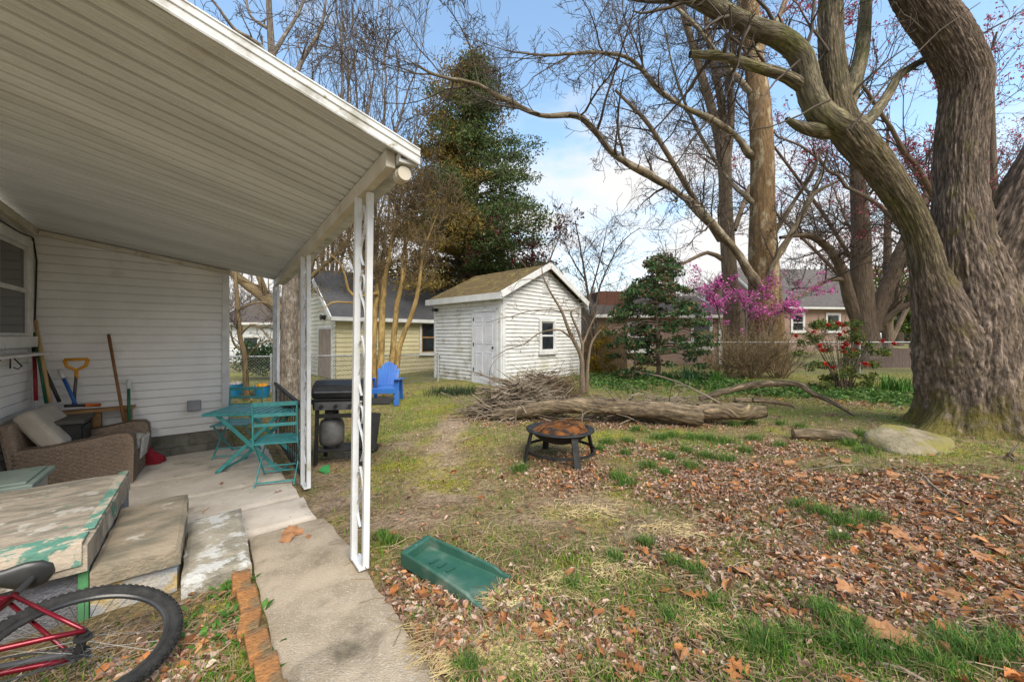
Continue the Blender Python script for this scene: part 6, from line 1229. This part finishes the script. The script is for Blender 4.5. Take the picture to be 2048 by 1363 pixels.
# straw and twig bits
x, y = scatter(26000); k = ~inside_hard(x, y); x, y = x[k], y[k]; n = len(x); a = rng.random(n)*2*np.pi; d = np.stack([np.cos(a), np.sin(a), .12*rng.normal(size=n)], 1); l = rng.uniform(.04, .20, n)
PT = np.stack([np.stack([x, y, gz(x, y)+.012], 1)+d*(l*t)[:, None]+np.stack([0*x, 0*x, .012*np.sin(t*3.1)*np.ones(n)], 1)+rng.normal(size=(n, 3))*.004 for t in (0, .5, 1)], 1)
PT[:, :, 2] = np.maximum(PT[:, :, 2], gz(PT[:, :, 0], PT[:, :, 1])+.004)
tw_ = MB(); tubes(tw_, PT, np.repeat(rng.uniform(.0010, .0028, n)[:, None], 3, 1), 3); o = tw_.build('twig_litter', mat('straw_bits', (.36, .27, .16), (.17, .11, .07), scale=3, rough=.9)); tag(o, 'scattered straw and tiny twigs among the dead leaves', 'twig litter', kind='stuff')
PTs = []
for (px, py, rx, ry, n) in ((1000, 1320, 70, 26, 420), (930, 1300, 40, 30, 260), (1040, 1270, 60, 20, 220), (995, 1205, 30, 14, 150), (1110, 1170, 60, 20, 200), (1170, 1020, 70, 12, 160), (1340, 1060, 60, 14, 140), (1230, 1140, 60, 20, 160), (1180, 1290, 70, 26, 220), (860, 1290, 50, 30, 200), (1380, 1240, 70, 20, 160), (1560, 1140, 60, 14, 120)):
    g = G(px, py); q = rng.normal(size=(n, 2))*.6; xx = g.x+q[:, 0]*rx/F*g.y; yy = g.y+q[:, 1]*ry*g.y**2/(F*1.45); k = ~inside_hard(xx, yy); xx, yy = xx[k], yy[k]; n = len(xx); a = rng.random(n)*6.28; l = rng.uniform(.05, .17, n); bnd = rng.normal(size=n)*.9
    c = [np.stack([xx, yy, gz(xx, yy)+.010], 1)]
    for j in range(3): aa_ = a+bnd*j*.4; c.append(c[-1]+np.stack([np.cos(aa_)*l/3, np.sin(aa_)*l/3, (.012 if j == 0 else -.004)+0*l], 1))
    PTs.append(np.stack(c, 1))
PTs = np.concatenate(PTs); PTs[:, :, 2] = np.maximum(PTs[:, :, 2], gz(PTs[:, :, 0], PTs[:, :, 1])+.006)
sw_ = MB(); tubes(sw_, PTs, np.repeat(rng.uniform(.0011, .0022, len(PTs))[:, None], 4, 1), 3); o = sw_.build('dry_straw', mat('dry_straw', (.62, .50, .26), (.44, .33, .15), scale=2, rough=.8)); tag(o, 'mats of dry yellow straw across the lawn', 'straw', kind='stuff')
# thin lawn grass
x, y = scatter(560000, 1.05, 14); x2, y2 = scatter(330000, 4.6, 14.5, .6); x, y = np.concatenate([x, x2]), np.concatenate([y, y2]); k = ~inside_hard(x, y, .02); x, y = x[k], y[k]; lit, gr, mo, di = fields(x, y); k = rng.random(len(x)) < np.clip(gr*1.05-.8*di+.15*mo, 0.015, 1)*(.45+.55*(fbm(x*5, y*5+7, 3) > .47)); x, y = x[k], y[k]
gb_ = MB(); Bp = np.stack([x, y, gz(x, y)-.004], 1); blades(gb_, Bp, .052, .0040, [(.11, .26, .022), (.16, .32, .032), (.26, .35, .045), (.46, .40, .14), (.08, .20, .022), (.22, .33, .035)], lean=1.1)
m_grass = mat('grass_blades', (.1, .15, .03), vcol=True, scale=20, rough=.6, trans=.3)
o = gb_.build('grass', m_grass); tag(o, 'short thin lawn grass in patches', 'grass', kind='stuff')
# moss and clover: low yellow-green carpets
x, y = scatter(150000, 1.05, 10); k = ~inside_hard(x, y, .02); x, y = x[k], y[k]; lit, gr, mo, di = fields(x, y); k = rng.random(len(x)) < np.clip(mo*1.1-.15, 0.0, 1); x, y = x[k], y[k]
ms = MB(); leaves(ms, np.stack([x, y, gz(x, y)+.004+.010*rng.random(len(x))], 1), .016, [(.38, .34, .025), (.30, .31, .03), (.18, .27, .035), (.44, .38, .04)], aspect=.7, up=1.0); o = ms.build('moss', m_grass); tag(o, 'low yellow-green moss and clover patches', 'moss', kind='stuff')
# lush tufts
tuf = [(1040, 942, 24), (1216, 888, 22), (1255, 886, 18), (1276, 862, 22), (1318, 878, 22), (1345, 874, 20), (1388, 878, 26), (1452, 886, 30), (1410, 916, 26), (1375, 905, 20), (1452, 922, 26), (1381, 936, 30), (1297, 936, 28), (1237, 958, 30), (1255, 972, 22), (1508, 880, 20), (1340, 918, 22), (1420, 880, 20), (1330, 950, 20), (1200, 900, 16), (1490, 905, 20), (1250, 910, 18), (1560, 850, 14), (1600, 855, 14), (1560, 895, 18), (1640, 1030, 34), (1690, 1052, 40), (1745, 1045, 34), (1600, 1015, 24), (1680, 1082, 26), (1530, 1300, 60), (1592, 1275, 38), (1640, 1235, 40), (1655, 1225, 30), (1700, 1262, 40), (1715, 1310, 60), (1650, 1290, 30), (1850, 1335, 66), (1905, 1305, 66), (1955, 1320, 60), (2020, 1310, 60), (1790, 1330, 40), (935, 1335, 34), (945, 1350, 30), (1350, 1130, 30), (1390, 1150, 30), (1290, 1090, 26), (1230, 1120, 26), (1340, 1240, 30), (1140, 1175, 24), (780, 1085, 26), (760, 1075, 20), (1720, 870, 20), (1790, 892, 18), (1500, 848, 18), (1470, 852, 16), (1730, 905, 22), (1700, 890, 20), (1460, 1290, 30), (1430, 1210, 24)]
tb_ = MB()
for (px, py, s) in tuf:
    g = G(px, py); rr_ = s/F*g.y*.62; n = int(min(520, 120+rr_*3200)); q = rng.normal(size=(n, 2))*np.array([rr_*.62, rr_*.55]); bx_, by_ = g.x+q[:, 0], g.y+q[:, 1]
    k = ~inside_hard(bx_, by_); bx_, by_ = bx_[k], by_[k]
    blades(tb_, np.stack([bx_, by_, gz(bx_, by_)-.005], 1), float(np.clip(rr_*1.45, .065, .115)), .0034, [(.055, .16, .02), (.08, .21, .028), (.12, .26, .036), (.18, .32, .05), (.042, .12, .018), (.30, .34, .10)], lean=1.1)
o = tb_.build('grass_tufts', m_grass); tag(o, 'lush dark green grass tufts growing through the dead leaves', 'grass', kind='stuff')
# green ground cover along the fence and around the beds
x, y = [], []
gcv = MB()
for (px, py, rx, ry, w, hh_) in ((1290, 757, 110, 12, 2600, .10), (1400, 765, 80, 10, 1800, .09), (1230, 765, 60, 10, 1200, .06), (1560, 786, 120, 7, 900, .05), (1720, 788, 100, 10, 1300, .07), (1790, 800, 60, 10, 1300, .06), (1640, 785, 60, 8, 900, .07), (1480, 772, 60, 8, 900, .08)):
    g = G(px, py); q = rng.normal(size=(w, 2))*.55; xx = g.x+q[:, 0]*rx/F*g.y; yy = g.y+q[:, 1]*ry*g.y**2/(F*1.4); k = ~inside_hard(xx, yy); xx, yy = xx[k], yy[k]
    leaves(gcv, np.stack([xx, yy, gz(xx, yy)+hh_*rng.random(len(xx))], 1), .075, [(.07, .17, .03), (.11, .23, .045), (.16, .27, .06), (.05, .12, .03), (.2, .26, .08)], aspect=.6, up=.8)
o = gcv.build('ground_cover', m_leafc); tag(o, 'leafy green ground cover below the right fence', 'ground cover', kind='stuff')
def clump(name, label, px, py, rad, n, h, w, cols, group=None, lean=.9):
    g = G(px, py); t = thing(name, label, 'plant', g, group=group); m = MB(); q = rng.normal(size=(n, 2))*rad*.5
    blades(m, np.stack([q[:, 0], q[:, 1], gz(g.x+q[:, 0], g.y+q[:, 1])-g.z-.005], 1), h, w, cols, lean); m.build('leaves', m_grass, t); return t
gcs = [(.05, .16, .02), (.08, .22, .03), (.12, .28, .045)]
clump('daylily_clump', 'clump of bright green strap leaves left of the maple root', 1792, 782, .36, 260, .42, .020, gcs); clump('iris_clump', 'clump of upright pale green leaves under the holly', 1378, 762, .30, 150, .50, .022, [(.06, .16, .06), (.09, .2, .08)])
clump('iris_clump', 'small clump of green blades by the far fence post', 1430, 764, .22, 90, .38, .02, gcs)
for i, (px, lab) in enumerate(((885, 'dark grassy border clump at the left corner of the shed'), (915, 'dark grassy border clump in the middle of the shed wall'), (948, 'dark grassy border clump beside the shed door'))): clump('liriope_clump', lab, px, 786, .42, 420, .17, .008, [(.025, .055, .022), (.04, .075, .03), (.06, .09, .04)], 'grassy border along the shed')
# leafy weeds by the bricks
for i, (px, py, s, lab) in enumerate(((452, 1185, .085, 'leafy green weed against the topmost edging brick'), (478, 1230, .09, 'leafy green weed left of the third edging brick'), (495, 1165, .07, 'small weed in the gap between brick and walkway'), (375, 1235, .07, 'leafy weed at the right rim of the bicycle wheel'), (415, 1275, .10, 'broad bright weed patch right of the bicycle wheel'), (470, 1290, .09, 'leafy weed beside the lower edging bricks'), (530, 1335, .09, 'leafy weed overhanging the lowest edging brick'), (310, 1300, .08, 'weed growing inside the bicycle wheel rim'), (300, 1345, .08, 'weed at the lower edge inside the bicycle wheel'), (520, 1345, .05, 'small weed at the bottom edge by the walkway'))):
    g = G(px, py); t = thing('weed', lab, 'weed', g, group='weeds by the edging bricks'); m = MB(); n = 90; V, Fs, Cc = [], [], []
    for j in range(44):
        a = rng.random()*6.28; l = s*(.3+.5*rng.random()); ox, oy = rng.normal(size=2)*s*.62; d = np.array([math.cos(a), math.sin(a), .5+.7*rng.random()]); sd_v = np.array([-math.sin(a), math.cos(a), 0])*l*.20; p0 = np.array([ox, oy, .0]); p1 = p0+d*l*.55; p2 = p0+d*l*np.array([1, 1, .65])
        V += [p0, p1-sd_v, p1+sd_v, p2]; b = j*4; Fs += [(b, b+1, b+2), (b+1, b+3, b+2)]; cc = np.array([(.09, .24, .03), (.13, .30, .045), (.06, .17, .025)][j % 3])*(.8+.4*rng.random()); Cc += [(*cc, 1)]*4
    m.add(V, Fs, col=Cc); m.build('leaves', m_grass, t)

# ------------------------------------------------------------------ fallen timber
def fallen(name, label, pts, rad, amp=.13, n=36, group=None, rot_end=True, m=None):
    b = Vector(pts[0]); t = thing(name, label, 'log', b, group=group); mb = MB(); p, r = bark_limb(mb, [Vector(q)-b for q in pts], rad, n=n, seg=.04, amp=amp, ph=rng.random()*30); mb.build('log_body', m or bk_log, t, smooth=True)
    for s in (0, -1):
        e = MB(); c = p[s]; d = Vector(p[0]-p[1]) if s == 0 else Vector(p[-1]-p[-2]); x_, y_, d = frame_of(d); k = 20; vs = [Vector(c)+d*.012]+[Vector(c)+(x_*math.cos(q)+y_*math.sin(q))*r[s]*1.02-d*.005 for q in np.linspace(0, 2*math.pi, k, endpoint=False)]
        e.add(vs, [(0, 1+j, 1+(j+1) % k) for j in range(k)])
        e.build('cut_end', m_cut, t)
    return t
m_cut = mat('cut_wood_end', (.30, .22, .13), (.20, .14, .085), scale=9, rough=.95, bump=.4, dirt=(.12, .09, .06), dscale=6)
def GP(px, py, dz, Yd): p = P(px, py, Yd); return p
fallen('fallen_log', 'long fallen log with furrowed mossy bark lying across the yard', PX([(985, 832, 6.7), (1060, 820, 6.65), (1121, 812, 6.6), (1190, 811, 6.55), (1262, 816, 6.45), (1330, 822, 6.35), (1404, 832, 6.2)]), [.095, .125, .13, .145, .14, .155, .16], group='fallen timber')
fallen('fallen_log', 'thick short log butted against the right end of the long log', PX([(1396, 822, 6.45), (1450, 822, 6.4), (1500, 824, 6.38), (1530, 822, 6.35)]), [.13, .145, .13, .10], group='fallen timber')
fallen('fallen_limb', 'arched fallen limb with a bent end behind the logs', PX([(1400, 797, 7.6), (1450, 782, 7.6), (1500, 770, 7.6), (1560, 766, 7.6), (1598, 768, 7.5), (1625, 786, 7.3), (1660, 802, 7.1), (1710, 832, 6.6)]), [.055, .062, .066, .07, .062, .05, .04, .012], n=24, group='fallen timber')
fallen('fallen_limb', 'short straight dead limb between the arched limb and the log', PX([(1470, 800, 7.0), (1520, 800, 7.0), (1575, 808, 6.9), (1590, 814, 6.8)]), [.045, .045, .035, .02], n=16, group='fallen timber')
fallen('short_log', 'short cut log with striped bark beside the flat rock', PX([(1586, 868, 5.55), (1640, 868, 5.45), (1690, 872, 5.35), (1712, 876, 5.3)]), [.085, .085, .08, .06], n=28, group='fallen timber')
def brush(label, px, py, Yd, w, d, h, n, seed, thick=.012, mats=None):
    b = P(px, py, Yd); b.z = float(gz(b.x, b.y)); t = thing('brush_pile', label, 'brush pile', b, group='brush piles'); mb = MB(); r_ = np.random.default_rng(seed)
    a = r_.normal(size=n)*.55+np.where(r_.random(n) < .5, 0, np.pi)+.25; d0 = np.stack([np.cos(a), np.sin(a)*.7, r_.normal(size=n)*.28], 1); u = r_.normal(size=(n, 2))*.38; hh_ = h*np.exp(-2.0*(u**2).sum(1))*r_.random(n)
    c = np.stack([u[:, 0]*w, u[:, 1]*d, hh_+.03], 1); l = r_.uniform(.35, 1.35, n); m_ = 7; tt = np.linspace(-.5, .5, m_)
    bend = r_.normal(size=(n, 3))*.22; PT = c[:, None]+d0[:, None]*(l[:, None]*tt)[..., None]+bend[:, None]*((tt**2-.08)[None, :, None])*l[:, None, None]+np.cumsum(r_.normal(size=(n, m_, 3))*.016, 1)
    PT[:, :, 2] = np.maximum(PT[:, :, 2], .012)
    tubes(mb, PT, (r_.uniform(.3, 1, n)*thick)[:, None]*np.linspace(1, .4, m_)[None], 5); mb.build('sticks', mats or bk_grey_s, t, smooth=True); return t
bk_grey_s = bark('weathered_stick_bark', (.30, .245, .18), (.14, .11, .08), (.20, .165, .11), bump=.6)
brush('big brush pile of grey sticks at the left end of the long log', 1035, 824, 7.2, .82, .6, .60, 560, 3, .018); brush('brown brush pile heaped against the shed gable', 1085, 782, 8.7, .95, .5, .62, 460, 4, .011, bark('brown_stick_bark', (.20, .14, .09), (.10, .07, .045), (.15, .11, .07), bump=.5)); brush('low scatter of branches on top of the long log', 1300, 806, 6.8, 1.5, .35, .42, 300, 6, .014)
def stick(label, pts, rad, kids=0, mats=None, group='dead branches in the yard'):
    b = Vector(pts[0]); t = thing('dead_branch', label, 'branch', b, group=group); mb = MB(); l = limb(mb, [Vector(q)-b for q in pts], rad, 7, .06, .015)
    if kids: limb_kids(mb, [l], kids, .35, [dict(k=2, w=.15, n=4, m=5), dict(w=.2, n=3, m=4)], up=.3, rmin=.002, rcap=.008)
    mb.build('stick_body', mats or bk_grey_s, t, smooth=True); return t
stick('long forked branch leaning out of the brush pile toward the shed door', PX([(1085, 792, 7.4), (1020, 772, 7.5), (960, 748, 7.6), (940, 742, 7.7)]), [.03, .025, .015, .008], 3); stick('straight sapling pole leaning over the long log', PX([(1440, 806, 6.9), (1380, 775, 7.2), (1330, 755, 7.6), (1270, 742, 8.2)]), [.024, .02, .016, .008], 2); stick('thin upright twig standing in the brush pile', PX([(985, 800, 7.0), (980, 765, 7.0), (981, 735, 7.0), (998, 712, 7.0)]), [.012, .01, .007, .003], 2)
stick('curved pale branch rising in front of the long log', PX([(1164, 850, 6.2), (1166, 828, 6.2), (1190, 815, 6.2), (1197, 788, 6.2)]), [.014, .013, .01, .005], 2); stick('hooked pale stick propped on the left end of the log', PX([(1030, 848, 6.4), (1033, 820, 6.35), (1042, 811, 6.4), (1052, 826, 6.35)]), [.016, .018, .018, .014]); stick('forked grey branch lying by the maple root at the right edge', PX([(1955, 928, 4.55), (2010, 914, 4.5), (2022, 908, 4.45), (2032, 888, 4.5)]), [.011, .013, .012, .006], 1); stick('grey branch running off the right edge below the maple', PX([(2018, 910, 4.46), (2048, 936, 4.3), (2090, 960, 4.2)]), [.012, .012, .01])
stick('bleached stick on the grass right of the splash block', [G(982, 1254)+Z*.012, G(1015, 1232)+Z*.015, G(1046, 1212)+Z*.02], [.011, .012, .011]); stick('pale broken stick standing in the right-hand grass', [G(1668, 1094)+Z*.0, G(1674, 1080)+Z*.03, G(1666, 1066)+Z*.05], [.012, .013, .009]); stick('thin bent brown twig left of the fire pit path', [G(902, 980)+Z*.012, G(915, 985)+Z*.02, G(922, 972)+Z*.04], [.006, .006, .004])
stick('long thin root-like stick across the lawn centre', [G(1470, 1098)+Z*.008, G(1560, 1130)+Z*.012, G(1640, 1165)+Z*.008, G(1700, 1185)+Z*.006], [.008, .010, .009, .005], 1); stick('dark stick lying in the grass at the bottom edge', [G(1752, 1338)+Z*.03, G(1800, 1350)+Z*.03, G(1850, 1370)+Z*.02], [.009, .009, .008]); stick('dark crooked stick right of the grass tufts', [G(1780, 1222)+Z*.01, G(1840, 1200)+Z*.02, G(1870, 1200)+Z*.015, G(1905, 1218)+Z*.01], [.005, .008, .008, .005], 2); stick('thin branch left of the fire pit', [G(910, 888)+Z*.01, G(945, 876)+Z*.03, G(968, 868)+Z*.03], [.006, .008, .005], 3); stick('thin grey stick by the green splash block', [G(870, 1090)+Z*.01, G(830, 1092)+Z*.012, G(800, 1100)+Z*.01], [.006, .007, .005])
stick('dark stick at the bottom left of the lawn tufts', [G(1430, 1325)+Z*.01, G(1480, 1345)+Z*.015, G(1530, 1352)+Z*.01], [.008, .009, .007]); stick('long low stick in the leaves before the flat rock', [G(1600, 945)+Z*.02, G(1700, 935)+Z*.03, G(1800, 950)+Z*.02], [.006, .008, .005], 2); stick('curved brown vine in the leaf bank at the right', [G(1840, 950)+Z*.03, G(1860, 975)+Z*.05, G(1900, 1005)+Z*.03, G(1945, 1020)+Z*.02], [.006, .009, .009, .005], 1); stick('thin dark stick along the right leaf bank', [G(1760, 1010)+Z*.02, G(1850, 1045)+Z*.02, G(1980, 1075)+Z*.02], [.007, .01, .006])

# flat rock by the maple
rk = G(1825, 892); t = thing('flat_rock', 'flat lichen-covered boulder at the foot of the maple', 'rock', rk, R(8)); t.scale = (1, 1, .8); mb = MB(); n = 40; vs = []
for i, (q, z_) in enumerate(((1.02, -.1), (1.02, .02), (.98, .075), (.90, .11), (.6, .135), (.3, .15), (.05, .152))):
    for k in range(n):
        a = 2*math.pi*k/n; s = 1+.16*math.sin(2*a+.6)+.09*math.sin(5*a+1)+.05*float(vnoise(k*.9, i*.7)); vs.append((.54*q*s*math.cos(a), .42*q*s*math.sin(a), z_*(1+.22*math.cos(a+2.2))+.16*q*math.sin(a)*(z_ > 0)+.03*float(vnoise(math.cos(a)*q*4+9, math.sin(a)*q*4+9))))
mb.add(vs, [(i*n+k, i*n+(k+1) % n, (i+1)*n+(k+1) % n, (i+1)*n+k) for i in range(6) for k in range(n)]+[tuple(6*n+k for k in range(n))]); mb.build('rock_body', mat('mossy_rock', (.30, .25, .165), (.18, .155, .09), scale=5, detail=9, rough=.98, bump=1.6, bscale=24, dirt=(.23, .20, .06), dscale=2.2, dlo=.44, dhi=.62, spots=(.36, .33, .27), sscale=22, slo=.66), t, smooth=True)

# single large leaves
m_oak = mat('brown_oak_leaf', (.40, .165, .055), (.28, .11, .038), scale=22, rough=.7, bump=.3, bscale=90, trans=.15); m_pale = mat('pale_plane_leaf', (.46, .235, .11), (.36, .165, .075), scale=14, rough=.75, bump=.3, bscale=80, trans=.15)
def leaf_mesh(kind, L0):
    if kind == 'oak': prof_ = [(0, .02), (.10, .05), (.18, .22), (.24, .30), (.28, .10), (.36, .12), (.46, .40), (.52, .44), (.55, .13), (.64, .12), (.74, .34), (.80, .30), (.82, .10), (.92, .14), (1.0, .0)]
    else: prof_ = [(0, .03), (.04, .22), (.16, .46), (.24, .38), (.36, .36), (.50, .58), (.58, .42), (.66, .26), (.80, .28), (.86, .16), (1.0, .0)]
    mb = MB(); vs = []; 
    for x_, w_ in prof_:
        z_ = .10*math.sin(x_*3.0); vs += [(x_*L0-.5*L0, 0, z_*L0), (x_*L0-.5*L0, w_*L0*.85, (z_+.22*w_+.06*math.sin(9*x_))*L0), (x_*L0-.5*L0, -w_*L0*.85, (z_+.10*w_*math.sin(5*x_))*L0)]
    fs = []
    for i in range(len(prof_)-1): a, b = i*3, i*3+3; fs += [(a, b, b+1, a+1), (a, a+2, b+2, b)]
    mb.add(vs, fs); mb.tube([(-.75*L0, .03*L0, .02*L0), (-.6*L0, .01*L0, .01*L0), (-.45*L0, 0, .005*L0)], .008*L0, 4); return mb
protos = {}
def put_leaf(kind, px, py, size, label=None, ground=True, loc=None):
    key = (kind, round(size, 2))
    if key not in protos: o = leaf_mesh(kind, size).build('fallen_leaf', m_oak if kind == 'oak' else m_pale, smooth=False); protos[key] = o
    else: o = protos[key].copy(); COL.objects.link(o)
    g = loc if loc is not None else G(px, py); o.location = g+Z*.022; o.rotation_euler = (rng.normal()*.22, rng.normal()*.22, rng.random()*6.28)
    tag(o, label or ('brown lobed oak leaf lying loose on the lawn' if kind == 'oak' else 'broad tan dead leaf lying on the leaf bank'), 'leaf', 'large fallen leaves' if not label else 'large single leaves'); return o
put_leaf('plane', 1785, 1285, .20, 'biggest curled tan leaf, on the grass tufts at lower right')
put_leaf('plane', 0, 0, .16, 'larger of two brown leaves on the walkway below the steps', loc=H(.52, 3.45, -.088)); put_leaf('plane', 0, 0, .12, 'smaller of two brown leaves on the walkway below the steps', loc=H(.47, 3.36, -.083))
for px, py in ((1100, 1247), (1252, 1232), (1258, 1275), (1262, 1345), (1575, 1235), (1545, 1212), (1162, 1068), (873, 1188), (845, 1192), (980, 1240), (1375, 1197), (1400, 1200), (1080, 1275), (760, 1070), (785, 1072), (940, 1110), (925, 1120), (1480, 1345), (1465, 1360), (1700, 1372), (1640, 880), (1330, 1190)): put_leaf('oak', px, py, .11)
for px, py in ((1642, 935), (1690, 925), (1510, 936), (1600, 955), (1700, 958), (1790, 955), (1850, 975), (1890, 990), (1730, 955), (1640, 965), (1960, 1120), (1990, 1105), (1800, 1080), (1830, 1105), (1930, 1010), (1980, 960), (2020, 1045), (1870, 950), (1560, 975), (1480, 1150), (1900, 1200), (1970, 1195), (1780, 1060), (1820, 940), (1750, 1000), (1910, 960), (1660, 905), (1580, 930), (2030, 1180), (1690, 1185)): put_leaf('plane', px, py, .13)
for a, b, lab in ((.55, 4.55, 'small brown leaf on the patio below the nearest teal chair'), (-.02, 3.62, 'brown leaf caught on the middle step edge'), (.60, 3.3, 'tiny brown leaf beside the bottom step'), (.1, 5.2, 'dark leaf on the middle patio slab')): put_leaf('oak', 0, 0, .07, lab, loc=H(a, b, -.118 if b > 4 else (.185 if b > 3.5 else -.08)))
